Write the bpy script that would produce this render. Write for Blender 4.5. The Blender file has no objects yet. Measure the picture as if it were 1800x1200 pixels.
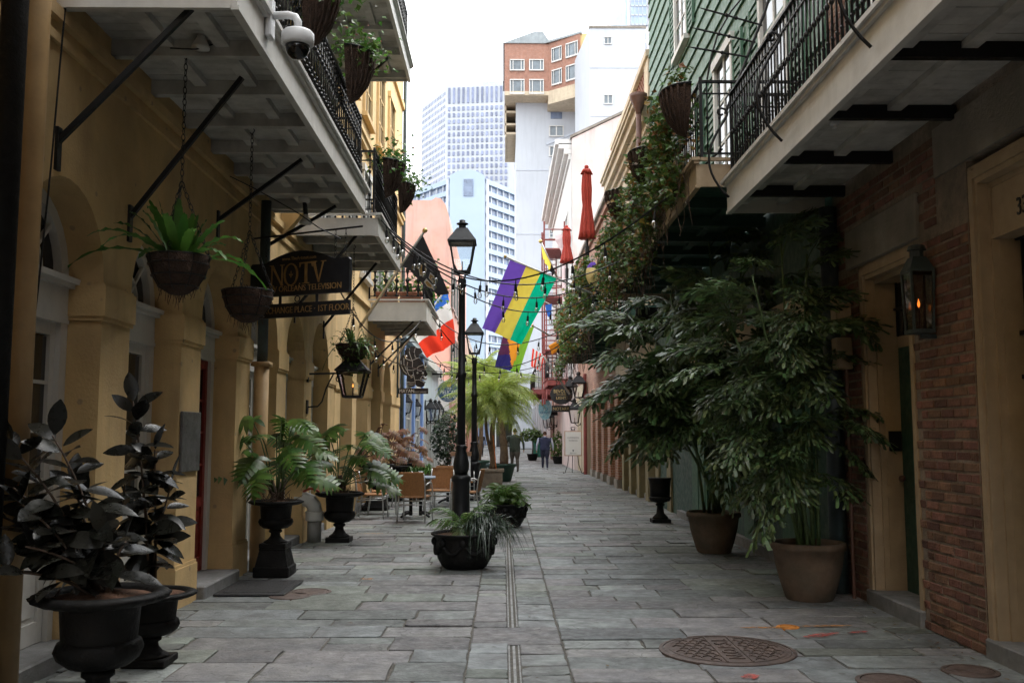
import bpy, math, random
from mathutils import Vector, Matrix, noise
R = math.radians
random.seed(7)
rnd = random.Random(11)
scene = bpy.context.scene
COL = scene.collection

# ------------------------------------------------------------------ camera
FPX = 1675.0                      # focal length in photograph pixels (1800 wide)
VPX, VPY = 885.0, 765.0           # where the alley axis (+Y) meets the picture
CAMZ = 1.5
PITCH = math.atan((VPY - 600) / FPX)
YAW = -math.atan((900 - VPX) / FPX)
cam_d = bpy.data.cameras.new("camera")
cam = bpy.data.objects.new("camera", cam_d)
COL.objects.link(cam)
cam_d.sensor_width = 36.0
cam_d.lens = 36.0 * FPX / 1800.0
cam_d.clip_end = 3000
cam_d.clip_start = 0.05
cam.location = (0, 0, CAMZ)
cam.rotation_euler = (math.pi / 2 + PITCH, 0, YAW)
scene.camera = cam

# ------------------------------------------------------------------ sky and sun (overcast)
SUN_EL, SUN_AZ = R(60), R(60)    # azimuth measured from +Y clockwise: ahead and to the right
world = bpy.data.worlds.new("World")
scene.world = world
world.use_nodes = True
wn = world.node_tree
for n in list(wn.nodes):
    wn.nodes.remove(n)
wo = wn.nodes.new("ShaderNodeOutputWorld")
bg = wn.nodes.new("ShaderNodeBackground")
sky = wn.nodes.new("ShaderNodeTexSky")
sky.sky_type = 'NISHITA'
sky.sun_disc = False
sky.sun_elevation = SUN_EL
sky.sun_rotation = SUN_AZ
sky.air_density = 1.0
sky.dust_density = 4.0
sky.ozone_density = 1.0
hs = wn.nodes.new("ShaderNodeHueSaturation")
hs.inputs["Saturation"].default_value = 0.12
wmix = wn.nodes.new("ShaderNodeMix")
wmix.data_type = 'RGBA'
wmix.inputs[0].default_value = 0.65
wmix.inputs[7].default_value = (15.5, 16.0, 16.6, 1)   # the even cloud layer over the blue
wn.links.new(sky.outputs[0], hs.inputs["Color"])
wn.links.new(hs.outputs[0], wmix.inputs[6])
wn.links.new(wmix.outputs[2], bg.inputs[0])
bg.inputs[1].default_value = 0.15
wn.links.new(bg.outputs[0], wo.inputs[0])

sun_d = bpy.data.lights.new("sun", 'SUN')
sun_d.energy = 1.5
sun_d.angle = R(30)
sun_d.color = (1.0, 0.97, 0.92)
sun = bpy.data.objects.new("sun", sun_d)
COL.objects.link(sun)
sdir = Vector((math.sin(SUN_AZ) * math.cos(SUN_EL), math.cos(SUN_AZ) * math.cos(SUN_EL), math.sin(SUN_EL)))
sun.rotation_euler = sdir.to_track_quat('Z', 'Y').to_euler()
sun.location = (0, 0, 60)

vs = scene.view_settings
vs.view_transform = 'Standard'
vs.look = 'None'
vs.exposure = 1.0
vs.gamma = 1.0
vs.use_curve_mapping = False
scene.cycles.use_denoising = True
scene.cycles.use_adaptive_sampling = True
scene.cycles.adaptive_threshold = 0.03
scene.cycles.max_bounces = 5
scene.cycles.diffuse_bounces = 3
scene.cycles.glossy_bounces = 2
scene.cycles.transparent_max_bounces = 12
scene.cycles.caustics_reflective = False
scene.cycles.caustics_refractive = False
scene.cycles.sample_clamp_indirect = 6.0

# ------------------------------------------------------------------ pixel -> place
_rot = cam.rotation_euler.to_matrix()
CP = Vector((0, 0, CAMZ))
def ray(px, py):
    return _rot @ Vector(((px - 900) / FPX, (600 - py) / FPX, -1.0))
def PY(px, py, y):
    d = ray(px, py); return CP + d * (y / d.y)
def PX(px, py, x):
    d = ray(px, py); return CP + d * (x / d.x)
def PZ(px, py, z):
    d = ray(px, py); return CP + d * ((z - CAMZ) / d.z)

# ------------------------------------------------------------------ mesh helpers
class MB:
    def __init__(s):
        s.v = []; s.f = []; s.m = []; s.cm = 0
    def add(s, vs, fs):
        o = len(s.v); s.v.extend([tuple(q) for q in vs])
        for f in fs:
            s.f.append(tuple(i + o for i in f)); s.m.append(s.cm)
        return s
    def quad(s, a, b, c, d): return s.add((a, b, c, d), ((0, 1, 2, 3),))
    def box(s, x0, x1, y0, y1, z0, z1):
        v = [(x0,y0,z0),(x1,y0,z0),(x1,y1,z0),(x0,y1,z0),(x0,y0,z1),(x1,y0,z1),(x1,y1,z1),(x0,y1,z1)]
        return s.add(v, ((0,3,2,1),(4,5,6,7),(0,1,5,4),(1,2,6,5),(2,3,7,6),(3,0,4,7)))
    def cbox(s, x0, x1, y0, y1, z0, z1, c=.01):
        """box whose edges are chamfered"""
        xs=(x0,x1); ys=(y0,y1); zs=(z0,z1); V=[]; idx={}
        for i in (0,1):
            for j in (0,1):
                for k in (0,1):
                    sx=c if i==0 else -c; sy=c if j==0 else -c; sz=c if k==0 else -c
                    for a,(dx,dy,dz) in enumerate(((0,sy,sz),(sx,0,sz),(sx,sy,0))):
                        idx[(i,j,k,a)]=len(V); V.append((xs[i]+dx,ys[j]+dy,zs[k]+dz))
        F=[]
        I=lambda i,j,k,a: idx[(i,j,k,a)]
        F+= [tuple(I(0,*q,0) for q in ((0,0),(0,1),(1,1),(1,0))), tuple(I(1,*q,0) for q in ((0,0),(1,0),(1,1),(0,1)))]
        F+= [tuple(I(q[0],0,q[1],1) for q in ((0,0),(1,0),(1,1),(0,1))), tuple(I(q[0],1,q[1],1) for q in ((0,0),(0,1),(1,1),(1,0)))]
        F+= [tuple(I(q[0],q[1],0,2) for q in ((0,0),(0,1),(1,1),(1,0))), tuple(I(q[0],q[1],1,2) for q in ((0,0),(1,0),(1,1),(0,1)))]
        for i in (0,1):
            for j in (0,1): F.append((I(i,j,0,0),I(i,j,1,0),I(i,j,1,1),I(i,j,0,1)))
            for k in (0,1): F.append((I(i,0,k,0),I(i,1,k,0),I(i,1,k,2),I(i,0,k,2)))
        for j in (0,1):
            for k in (0,1): F.append((I(0,j,k,1),I(1,j,k,1),I(1,j,k,2),I(0,j,k,2)))
        for i in (0,1):
            for j in (0,1):
                for k in (0,1): F.append((I(i,j,k,0),I(i,j,k,1),I(i,j,k,2)))
        return s.add(V,F)
    def bar(s, a, b, w, h=None, up=(0,0,1)):
        """square bar from a to b"""
        h = h or w
        a=Vector(a); b=Vector(b); d=(b-a).normalized(); u=Vector(up)
        if abs(d.dot(u))>.97: u=Vector((0,1,0)) if abs(d.y)<.9 else Vector((1,0,0))
        r=d.cross(u).normalized(); u=r.cross(d)
        V=[]
        for p in (a,b):
            for q,t in ((-1,-1),(1,-1),(1,1),(-1,1)): V.append(p+r*q*w/2+u*t*h/2)
        return s.add(V,((0,3,2,1),(4,5,6,7),(0,1,5,4),(1,2,6,5),(2,3,7,6),(3,0,4,7)))
    def tube(s, pts, r, n=8, closed=False):
        pts=[Vector(p) for p in pts]; N=len(pts)
        rr=r if isinstance(r,(list,tuple)) else [r]*N
        V=[]; F=[]; prev=None
        for i,p in enumerate(pts):
            if closed: d=pts[(i+1)%N]-pts[i-1]
            else: d=pts[min(i+1,N-1)]-pts[max(i-1,0)]
            d=d.normalized() if d.length>1e-9 else Vector((0,0,1))
            if prev is None:
                u=Vector((0,0,1)) if abs(d.z)<.9 else Vector((1,0,0))
                u=(u-d*u.dot(d)).normalized()
            else:
                u=prev-d*prev.dot(d)
                u=u.normalized() if u.length>1e-6 else d.orthogonal().normalized()
            prev=u; w=d.cross(u)
            for k in range(n):
                a=2*math.pi*k/n; V.append(p+(u*math.cos(a)+w*math.sin(a))*rr[i])
        M=N if closed else N-1
        for i in range(M):
            for k in range(n):
                j=(i+1)%N
                F.append((i*n+k,i*n+(k+1)%n,j*n+(k+1)%n,j*n+k))
        if not closed:
            F.append(tuple(range(n-1,-1,-1))); F.append(tuple((N-1)*n+k for k in range(n)))
        return s.add(V,F)
    def lathe(s, prof, n=24, c=(0,0,0), rf=None, caps=True, rot=0):
        V=[];F=[]; m=len(prof)
        for i,(r,z) in enumerate(prof):
            for k in range(n):
                a=2*math.pi*k/n+rot; q=r*(rf(a,i) if rf else 1)
                V.append((c[0]+q*math.cos(a),c[1]+q*math.sin(a),c[2]+z))
        for i in range(m-1):
            for k in range(n):
                F.append((i*n+k,i*n+(k+1)%n,(i+1)*n+(k+1)%n,(i+1)*n+k))
        if caps:
            F.append(tuple(range(n-1,-1,-1))); F.append(tuple((m-1)*n+k for k in range(n)))
        return s.add(V,F)
    def prism(s, poly, o, u, v, t):
        """polygon (2-D, ccw) in the plane o+u*a+v*b, extruded by vector t"""
        o=Vector(o);u=Vector(u);v=Vector(v);t=Vector(t);n=len(poly)
        V=[o+u*a+v*b for a,b in poly]+[o+u*a+v*b+t for a,b in poly]
        F=[tuple(range(n-1,-1,-1)),tuple(range(n,2*n))]+[(i,(i+1)%n,n+(i+1)%n,n+i) for i in range(n)]
        return s.add(V,F)
    def grid(s, fn, nu, nv):
        V=[fn(i/nu,j/nv) for j in range(nv+1) for i in range(nu+1)]
        F=[(j*(nu+1)+i,j*(nu+1)+i+1,(j+1)*(nu+1)+i+1,(j+1)*(nu+1)+i) for j in range(nv) for i in range(nu)]
        return s.add(V,F)
    def sphere(s, c, r, n=12, m=8, sz=1):
        prof=[(r*math.sin(math.pi*i/m)+1e-4, -r*sz*math.cos(math.pi*i/m)) for i in range(m+1)]
        return s.lathe(prof,n,c)
    def mesh(s, name, mats, smooth=False, off=None):
        me=bpy.data.meshes.new(name)
        if off is not None and off.length>0:
            vv=[(a-off[0],b-off[1],c-off[2]) for a,b,c in s.v]
        else: vv=s.v
        me.from_pydata(vv,[],s.f)
        if not isinstance(mats,(list,tuple)): mats=[mats]
        for q in mats: me.materials.append(q)
        if len(mats)>1: me.polygons.foreach_set("material_index", s.m)
        if smooth: me.polygons.foreach_set("use_smooth",[True]*len(me.polygons))
        me.update()
        return me

WO={}
def wo_of(p): return WO.get(p.name, Vector((0,0,0))) if p is not None else Vector((0,0,0))
def thing(name, label, cat, loc=(0,0,0), group=None):
    o=bpy.data.objects.new(name,None); COL.objects.link(o); o.location=loc
    o.empty_display_size=.2
    o['label']=label; o['category']=cat
    if group: o['group']=group
    WO[o.name]=Vector(loc); return o
def tag(o,label,cat=None,group=None,kind=None):
    if label: o['label']=label
    if cat: o['category']=cat
    if group: o['group']=group
    if kind: o['kind']=kind
    return o
def obj(name, mb, mat, parent=None, smooth=False, origin=None):
    """mesh object; vertices are given in place (world), stored about the parent's or its own origin"""
    off=wo_of(parent) if parent is not None else Vector(origin if origin is not None else (0,0,0))
    me=mb.mesh(name,mat,smooth,off)
    o=bpy.data.objects.new(name,me); COL.objects.link(o)
    if parent is not None: o.parent=parent
    else: o.location=off
    WO[o.name]=off.copy(); return o
def inst(name, me, parent, loc, rot=None, sc=None):
    o=bpy.data.objects.new(name,me); COL.objects.link(o); o.parent=parent
    o.location=Vector(loc)-wo_of(parent)
    if rot is not None:
        o.rotation_euler=rot.to_euler() if isinstance(rot,Matrix) else rot
    if sc is not None: o.scale=(sc,sc,sc) if isinstance(sc,(int,float)) else sc
    WO[o.name]=Vector(loc); return o
def dup(root, loc, rz=0, label=None, sc=1):
    def rec(o,p):
        c=o.copy(); COL.objects.link(c)
        if p is not None: c.parent=p
        for ch in KIDS.get(o.name,[]): rec(ch,c)
        return c
    KIDS={}
    def walk(o):
        KIDS[o.name]=list(o.children)
        for ch in o.children: walk(ch)
    walk(root)
    r=rec(root,None); r.location=loc; r.rotation_euler=(0,0,rz); r.scale=(sc,sc,sc)
    if label: r['label']=label
    WO[r.name]=Vector(loc); return r
def struct(name, mb, mat, smooth=False):
    o=obj(name,mb,mat,None,smooth); o['kind']='structure'; return o

# ------------------------------------------------------------------ materials
def pm(name, col, rough=.75, var=.25, sc=5, bump=.15, bsc=60, metal=0, col2=None, c2s=1.2, c2a=.5, streak=0.0,
       rand=0.0, hue=0.0, spec=.5, leaf=0.0, coat=0.0, emit=0.0, rvar=.12, spots=None, spot_sc=4.0, crack=.5):
    m=bpy.data.materials.new(name); m.use_nodes=True
    nt=m.node_tree; N=nt.nodes; L=nt.links
    b=N["Principled BSDF"]; out=N["Material Output"]
    geo=N.new("ShaderNodeNewGeometry")
    tc=geo.outputs["Position"]
    def nz(scale,detail=5,vec=None,rg=.6):
        n=N.new("ShaderNodeTexNoise"); n.inputs["Scale"].default_value=scale; n.inputs["Detail"].default_value=detail
        n.inputs["Roughness"].default_value=rg
        L.new(vec if vec else tc,n.inputs["Vector"]); return n.outputs["Fac"]
    def rng(fac,a,b_,c,d):
        n=N.new("ShaderNodeMapRange"); n.inputs[1].default_value=a; n.inputs[2].default_value=b_
        n.inputs[3].default_value=c; n.inputs[4].default_value=d; L.new(fac,n.inputs[0]); return n.outputs[0]
    def mixc(fac,a,b_,mode='MIX'):
        n=N.new("ShaderNodeMix"); n.data_type='RGBA'; n.blend_type=mode
        if isinstance(fac,(int,float)): n.inputs[0].default_value=fac
        else: L.new(fac,n.inputs[0])
        for i,q in ((6,a),(7,b_)):
            if isinstance(q,(tuple,list)): n.inputs[i].default_value=(*q[:3],1)
            else: L.new(q,n.inputs[i])
        return n.outputs[2]
    lo=tuple(c*(1-var) for c in col); hi=tuple(min(1,c*(1+var)) for c in col)
    c=mixc(rng(nz(sc,4),.3,.7,0,1),lo,hi)
    if col2 is not None:
        c=mixc(rng(nz(c2s,4),.5-.12/max(c2a,.05)*.3,.62,0,c2a),c,col2)
    if streak>0:
        mp=N.new("ShaderNodeMapping"); mp.inputs["Scale"].default_value=(3.2,3.2,.35); L.new(tc,mp.inputs["Vector"])
        c=mixc(rng(nz(1.0,4,mp.outputs[0]),.48,.72,0,streak),c,tuple(q*.35 for q in col))
    if spots is not None:
      if True:
        vo=N.new("ShaderNodeTexVoronoi"); vo.inputs["Scale"].default_value=spot_sc; L.new(tc,vo.inputs["Vector"])
        c=mixc(rng(vo.outputs["Distance"],.06,.10,.75,0),c,spots)
      if crack>0:
        v2=N.new("ShaderNodeTexVoronoi"); v2.feature='DISTANCE_TO_EDGE'; v2.inputs["Scale"].default_value=.55
        wv=N.new("ShaderNodeVectorMath"); wv.operation='ADD'; nn=N.new("ShaderNodeTexNoise"); nn.inputs["Scale"].default_value=3.0; L.new(tc,nn.inputs["Vector"])
        L.new(tc,wv.inputs[0]); L.new(nn.outputs["Color"],wv.inputs[1]); L.new(wv.outputs[0],v2.inputs["Vector"])
        c=mixc(rng(v2.outputs["Distance"],.002,.007,crack,0),c,tuple(q*.6 for q in spots))
    if rand>0 or hue>0:
        oi=N.new("ShaderNodeObjectInfo"); ad=N.new("ShaderNodeMath"); ad.operation='ADD'
        L.new(oi.outputs["Random"],ad.inputs[0]); L.new(geo.outputs["Random Per Island"],ad.inputs[1])
        fr=N.new("ShaderNodeMath"); fr.operation='FRACT'; L.new(ad.outputs[0],fr.inputs[0])
        h=N.new("ShaderNodeHueSaturation"); L.new(c,h.inputs["Color"])
        L.new(rng(fr.outputs[0],0,1,1-rand,1+rand),h.inputs["Value"])
        m2=N.new("ShaderNodeMath"); m2.operation='MULTIPLY'; m2.inputs[1].default_value=7.31; L.new(fr.outputs[0],m2.inputs[0])
        f2=N.new("ShaderNodeMath"); f2.operation='FRACT'; L.new(m2.outputs[0],f2.inputs[0])
        L.new(rng(f2.outputs[0],0,1,.5-hue,.5+hue),h.inputs["Hue"]); c=h.outputs[0]
    L.new(c,b.inputs["Base Color"])
    L.new(rng(nz(sc*2.3,2),.3,.7,max(.02,rough-rvar),min(1,rough+rvar)),b.inputs["Roughness"])
    b.inputs["Metallic"].default_value=metal
    b.inputs["Specular IOR Level"].default_value=spec
    if coat: b.inputs["Coat Weight"].default_value=coat
    if bump>0:
        bp=N.new("ShaderNodeBump"); bp.inputs["Strength"].default_value=bump; bp.inputs["Distance"].default_value=.02
        L.new(nz(bsc,3),bp.inputs["Height"]); L.new(bp.outputs[0],b.inputs["Normal"])
    if emit: 
        b.inputs["Emission Color"].default_value=(*col,1); b.inputs["Emission Strength"].default_value=emit
    if leaf>0:
        tr=N.new("ShaderNodeBsdfTranslucent"); L.new(c,tr.inputs["Color"])
        ms=N.new("ShaderNodeMixShader"); ms.inputs[0].default_value=leaf
        L.new(b.outputs[0],ms.inputs[1]); L.new(tr.outputs[0],ms.inputs[2]); L.new(ms.outputs[0],out.inputs["Surface"])
    return m
def glassmat(name, tint=(.95,.97,.97), refl=.25, rough=.05):
    m=bpy.data.materials.new(name); m.use_nodes=True
    nt=m.node_tree; N=nt.nodes; L=nt.links
    for n in list(N): N.remove(n)
    out=N.new("ShaderNodeOutputMaterial"); t=N.new("ShaderNodeBsdfTransparent"); g=N.new("ShaderNodeBsdfGlossy")
    t.inputs[0].default_value=(*tint,1); g.inputs["Roughness"].default_value=rough
    fr=N.new("ShaderNodeFresnel"); fr.inputs[0].default_value=1.5
    ad=N.new("ShaderNodeMath"); ad.operation='ADD'; ad.use_clamp=True; ad.inputs[1].default_value=refl*.3
    L.new(fr.outputs[0],ad.inputs[0])
    ms=N.new("ShaderNodeMixShader"); L.new(ad.outputs[0],ms.inputs[0]); L.new(t.outputs[0],ms.inputs[1]); L.new(g.outputs[0],ms.inputs[2])
    L.new(ms.outputs[0],out.inputs[0]); return m

MT=dict(
 yellow=pm("yellow_stucco",(.62,.43,.20),.85,.12,3,.3,45,col2=(.44,.31,.165),c2s=.9,c2a=.65,streak=.36,spots=(.30,.22,.14),crack=0),
 yellow2=pm("lightened_yellow_stucco",(.70,.49,.235),.85,.10,3,.2,45,col2=(.56,.40,.22),c2s=.8,c2a=.4,streak=.2),  # same arcade yellow, stronger light on the farther building put into the colour
 tanpipe=pm("tan_painted_pipe",(.46,.30,.14),.6,.15,4,.05,30,streak=.3),
 white=pm("white_paint",(.60,.59,.56),.55,.08,6,.08,30,streak=.22,col2=(.5,.49,.46),c2s=2,c2a=.25),
 deckw=pm("grey_white_boards",(.54,.53,.50),.6,.16,5,.18,25,streak=.25,col2=(.30,.285,.26),c2s=2.4,c2a=.75),
 iron=pm("black_iron",(.009,.009,.010),.45,.3,9,.12,80,spec=.3),
 ironr=pm("black_cast_iron",(.008,.008,.008),.6,.35,8,.3,50,col2=(.018,.015,.012),c2s=5,c2a=.3,spec=.15),
 glass=pm("dark_window_glass",(.018,.02,.022),.07,.3,1.2,.02,3,spec=.6,rvar=.03),
 curtain=pm("window_glass_pale",(.13,.16,.18),.08,.3,1.0,.0,3,spec=.6,rvar=.03),
 red=pm("red_door_paint",(.20,.018,.013),.5,.15,5,.05),
 step=pm("granite_step",(.20,.20,.20),.75,.25,9,.2,70,col2=(.12,.12,.11),c2s=3,c2a=.4),
 slate=pm("slate_flagstone",(.192,.207,.200),.62,.34,5.5,.5,34,col2=(.112,.106,.108),c2s=2.6,c2a=.55,spots=(.10,.10,.095),spot_sc=3.3,rand=.32,hue=.10,rvar=.2,spec=.4),
 slatep=pm("purple_slate_flagstone",(.198,.190,.184),.62,.32,6.0,.5,30,col2=(.11,.11,.12),c2s=3.2,c2a=.5,spots=(.10,.10,.095),spot_sc=3.3,rand=.30,hue=.06,rvar=.2,spec=.4),
 slateg=pm("greenish_slate_flagstone",(.190,.206,.180),.64,.34,5.0,.55,32,col2=(.12,.125,.11),c2s=2.1,c2a=.5,spots=(.10,.10,.095),spot_sc=3.3,rand=.32,hue=.05,rvar=.2,spec=.4),
 bed=pm("mortar_bed",(.115,.105,.088),.95,.35,20,.5,90),
 ground=pm("ground_asphalt",(.07,.07,.07),.9,.25,2,.2,40),
 steel=pm("galvanised_steel",(.42,.42,.42),.45,.2,14,.1,60,metal=.75),
 brick=pm("red_brick",(.195,.098,.066),.88,.25,14,.45,50,rand=.36,hue=.015,col2=(.085,.048,.036),c2s=5,c2a=.5),
 mortar=pm("brick_mortar",(.25,.20,.155),.95,.3,18,.4,80,col2=(.09,.075,.06),c2s=1.4,c2a=.6),
 tan=pm("tan_paint",(.40,.30,.19),.6,.12,7,.1,30,streak=.3,col2=(.27,.20,.12),c2s=2,c2a=.3),
 stucco=pm("grey_stucco_lintel",(.26,.235,.20),.9,.2,3,.3,40,streak=.35,col2=(.14,.12,.10),c2s=1.2,c2a=.5),
 green=pm("green_paint",(.055,.135,.085),.6,.15,5,.08,20,streak=.15),
 dgreen=pm("dark_green_paint",(.020,.060,.042),.55,.2,5,.05,20),
 cream=pm("cream_stucco",(.55,.46,.33),.85,.12,3,.2,40,streak=.3,col2=(.42,.34,.25),c2s=1,c2a=.4),
 olive=pm("olive_tan_paint",(.22,.185,.10),.7,.15,4,.1,30,streak=.2),
 pink=pm("weathered_pink_stucco",(.68,.56,.53),.9,.10,1.2,.2,20,col2=(.50,.44,.42),c2s=.5,c2a=.6,streak=.3),
 salmon=pm("salmon_stucco",(.60,.315,.245),.9,.14,.8,.2,20,col2=(.52,.36,.31),c2s=.45,c2a=.7,streak=.35),
 blue=pm("blue_stucco",(.22,.33,.58),.85,.10,2,.1,30,streak=.12),
 paleblue=pm("pale_blue_stucco",(.46,.55,.60),.85,.10,2,.1,30,streak=.2),
 greyw=pm("grey_white_stucco",(.58,.58,.56),.85,.10,2,.1,30,streak=.2),
 bldwhite=pm("white_concrete",(.50,.525,.56),.85,.06,.12,.05,3,streak=.12,col2=(.42,.44,.47),c2s=.15,c2a=.4),
 bldwhite2=pm("pale_concrete",(.48,.51,.56),.85,.05,.1,.05,3),
 bldblue=pm("pale_blue_concrete",(.36,.44,.55),.8,.05,.1,.05,3),
 bglass=pm("tower_window_glass",(.19,.22,.33),.12,.3,.35,0,3,rvar=.05,rand=.3),
 bglass2=pm("banded_window_glass",(.15,.19,.27),.15,.4,.9,0,3,rvar=.05),
 bbrick=pm("penthouse_brick",(.31,.17,.125),.9,.18,3,.2,12,col2=(.30,.13,.08),c2s=4,c2a=.5),
 slateroof=pm("grey_metal_roof",(.26,.29,.30),.5,.15,1.5,.1,8,streak=.3),
 terracotta=pm("terracotta",(.30,.12,.07),.85,.25,9,.3,50,col2=(.16,.08,.05),c2s=4,c2a=.5),
 potclay=pm("mossy_clay_pot",(.155,.105,.070),.85,.25,7,.3,40,col2=(.07,.065,.045),c2s=3,c2a=.6,streak=.3),
 coco=pm("coconut_basket_liner",(.055,.032,.022),.95,.4,18,.9,60),
 soil=pm("soil_mulch",(.10,.045,.022),.95,.5,30,.8,90),
 copper=pm("oxidised_downpipe",(.035,.045,.05),.5,.4,7,.15,30,col2=(.10,.17,.17),c2s=1.5,c2a=.35),
 brownmetal=pm("brown_metal",(.11,.05,.035),.6,.2,6,.1,40),
 redmetal=pm("red_painted_iron",(.21,.045,.04),.6,.2,6,.1,40),
 clear=glassmat("clear_glass"),
 bulb=glassmat("bulb_glass",(.97,.97,.95),.4),
)
def text_mb(s, size=1.0, ext=.004, align='CENTER', sx=1.0):
    """flat lettering as (verts, faces) in the XY plane, baseline on y=0"""
    cu=bpy.data.curves.new("t",'FONT'); cu.body=s; cu.size=size; cu.align_x=align; cu.extrude=ext; cu.resolution_u=3
    cu.offset=.0
    o=bpy.data.objects.new("t",cu); me=o.to_mesh()
    V=[(v.co.x*sx,v.co.y,v.co.z) for v in me.vertices]; F=[tuple(p.vertices) for p in me.polygons]
    o.to_mesh_clear(); bpy.data.objects.remove(o); bpy.data.curves.remove(cu)
    return V,F
def put_text(mb, s, size, o, u, v, ext=.004, align='CENTER', sx=1.0):
    V,F=text_mb(s,size,ext,align,sx); o=Vector(o);u=Vector(u).normalized();v=Vector(v).normalized();n=u.cross(v)
    mb.add([o+u*a+v*b+n*c for a,b,c in V],F); return mb
# ================================================================== ground and paving
g=MB(); g.quad((-900,-300,-.06),(900,-300,-.06),(900,1500,-.06),(-900,1500,-.06))
struct("ground",g,MT['ground'])
g=MB(); g.box(-3.6,3.9,-32,104,-.055,-.011)
pav=struct("alley_pavement",g,MT['bed'])
tag(pav,"grey slate flagstones paving the whole alley")
def stone(mb,x0,x1,y0,y1,rz=.006,fine=False):
    gp=rnd.uniform(.001,.005); c=rnd.uniform(.004,.008); z=rnd.uniform(-rz,rz*.7); tx=rnd.uniform(-.004,.004); ty=rnd.uniform(-.004,.004)
    j=lambda: abs(rnd.uniform(-.005,.005))
    q=[(x0+gp+j(),y0+gp+j()),(x1-gp-j(),y0+gp+j()),(x1-gp-j(),y1-gp-j()),(x0+gp+j(),y1-gp-j())]
    cx=sum(p[0] for p in q)/4; cy=sum(p[1] for p in q)/4
    if fine:                                   # chipped corners and wavering edges
        o=[]
        for k in range(4):
            p=Vector(q[k]).to_3d(); a=Vector(q[k-1]).to_3d(); b=Vector(q[(k+1)%4]).to_3d()
            cut=rnd.choice((.004,.006,.010,.016)) if rnd.random()<.85 else rnd.uniform(.03,.07)
            o.append(p+(a-p).normalized()*cut*rnd.uniform(.6,1)); o.append(p+(b-p).normalized()*cut*rnd.uniform(.6,1))
            for f in (.36,.68):
                e=p.lerp(b,f+rnd.uniform(-.1,.1)); e+=(Vector((cx,cy,0))-e).normalized()*rnd.choice((0,.002,.004,.009)); o.append(e)
        q=[(e.x,e.y) for e in o]
    n=len(q); V=[]
    wx,wy=max(.05,x1-x0),max(.05,y1-y0)
    for (a,b) in q:
        zz=z+tx*2*(a-cx)/wx+ty*2*(b-cy)/wy; d=Vector((cx-a,cy-b)); d.normalize()
        V.append((a+d.x*c*1.2,b+d.y*c*1.2,zz))
    for k,(a,b) in enumerate(q): V.append((a,b,V[k][2]-c*.6))
    for a,b in q: V.append((a,b,-.05))
    F=[tuple(range(n))]+[(n+i,n+(i+1)%n,(i+1)%n,i) for i in range(n)]+[(2*n+i,2*n+(i+1)%n,n+(i+1)%n,n+i) for i in range(n)]
    mb.add(V,F)
SM=[MT['slate'],MT['slatep'],MT['slateg']]
stones=[]
def field(x0,x1,y0,y1,hmin,hmax,wmin,wmax):
    y=y0
    while y<y1:
        h=min(rnd.uniform(hmin,hmax),y1-y+.05); x=x0
        while x<x1-.05:
            w=rnd.uniform(wmin,wmax)
            if x1-(x+w)<wmin*.6: w=x1-x
            if h>.42 and w<.9 and rnd.random()<.18:
                stones.append((x,x+w,y,y+h*.5)); stones.append((x,x+w,y+h*.5,y+h))
            elif w>.8 and rnd.random()<.12:
                stones.append((x,x+w*.55,y,y+h)); stones.append((x+w*.55,x+w,y,y+h))
            else: stones.append((x,x+w,y,y+h))
            x+=w
        y+=h
field(-3.4,-.24,-4,100,.24,.50,.38,1.12)
field(.43,3.8,-4,100,.24,.50,.38,1.12)
for a,b in ((-4,7.04),(7.68,100)):
    field(-.24,.036,a,b,.18,.46,.3,.4)
    field(.114,.43,a,b,.22,.5,.3,.4)
stones.append((-.24,.43,7.04,7.68))
nearst=sorted([s for s in stones if s[3]>5.5 and abs((s[0]+s[1])/2)<.6*s[3]+.4],key=lambda s:s[2])[:300]
ns=set(nearst)
for s_ in nearst:
    m=MB(); stone(m,*s_,fine=True); obj("flagstone",m,SM[1 if s_[2]==7.04 and s_[3]==7.68 else rnd.choice((0,0,0,1,1,2))],pav)
m=MB()
for s_ in stones:
    if s_ in ns: continue
    m.cm=rnd.choice((0,0,0,1,1,2)); stone(m,*s_)
o=obj("far_flagstones",m,SM,pav); o['kind']='stuff'
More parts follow.
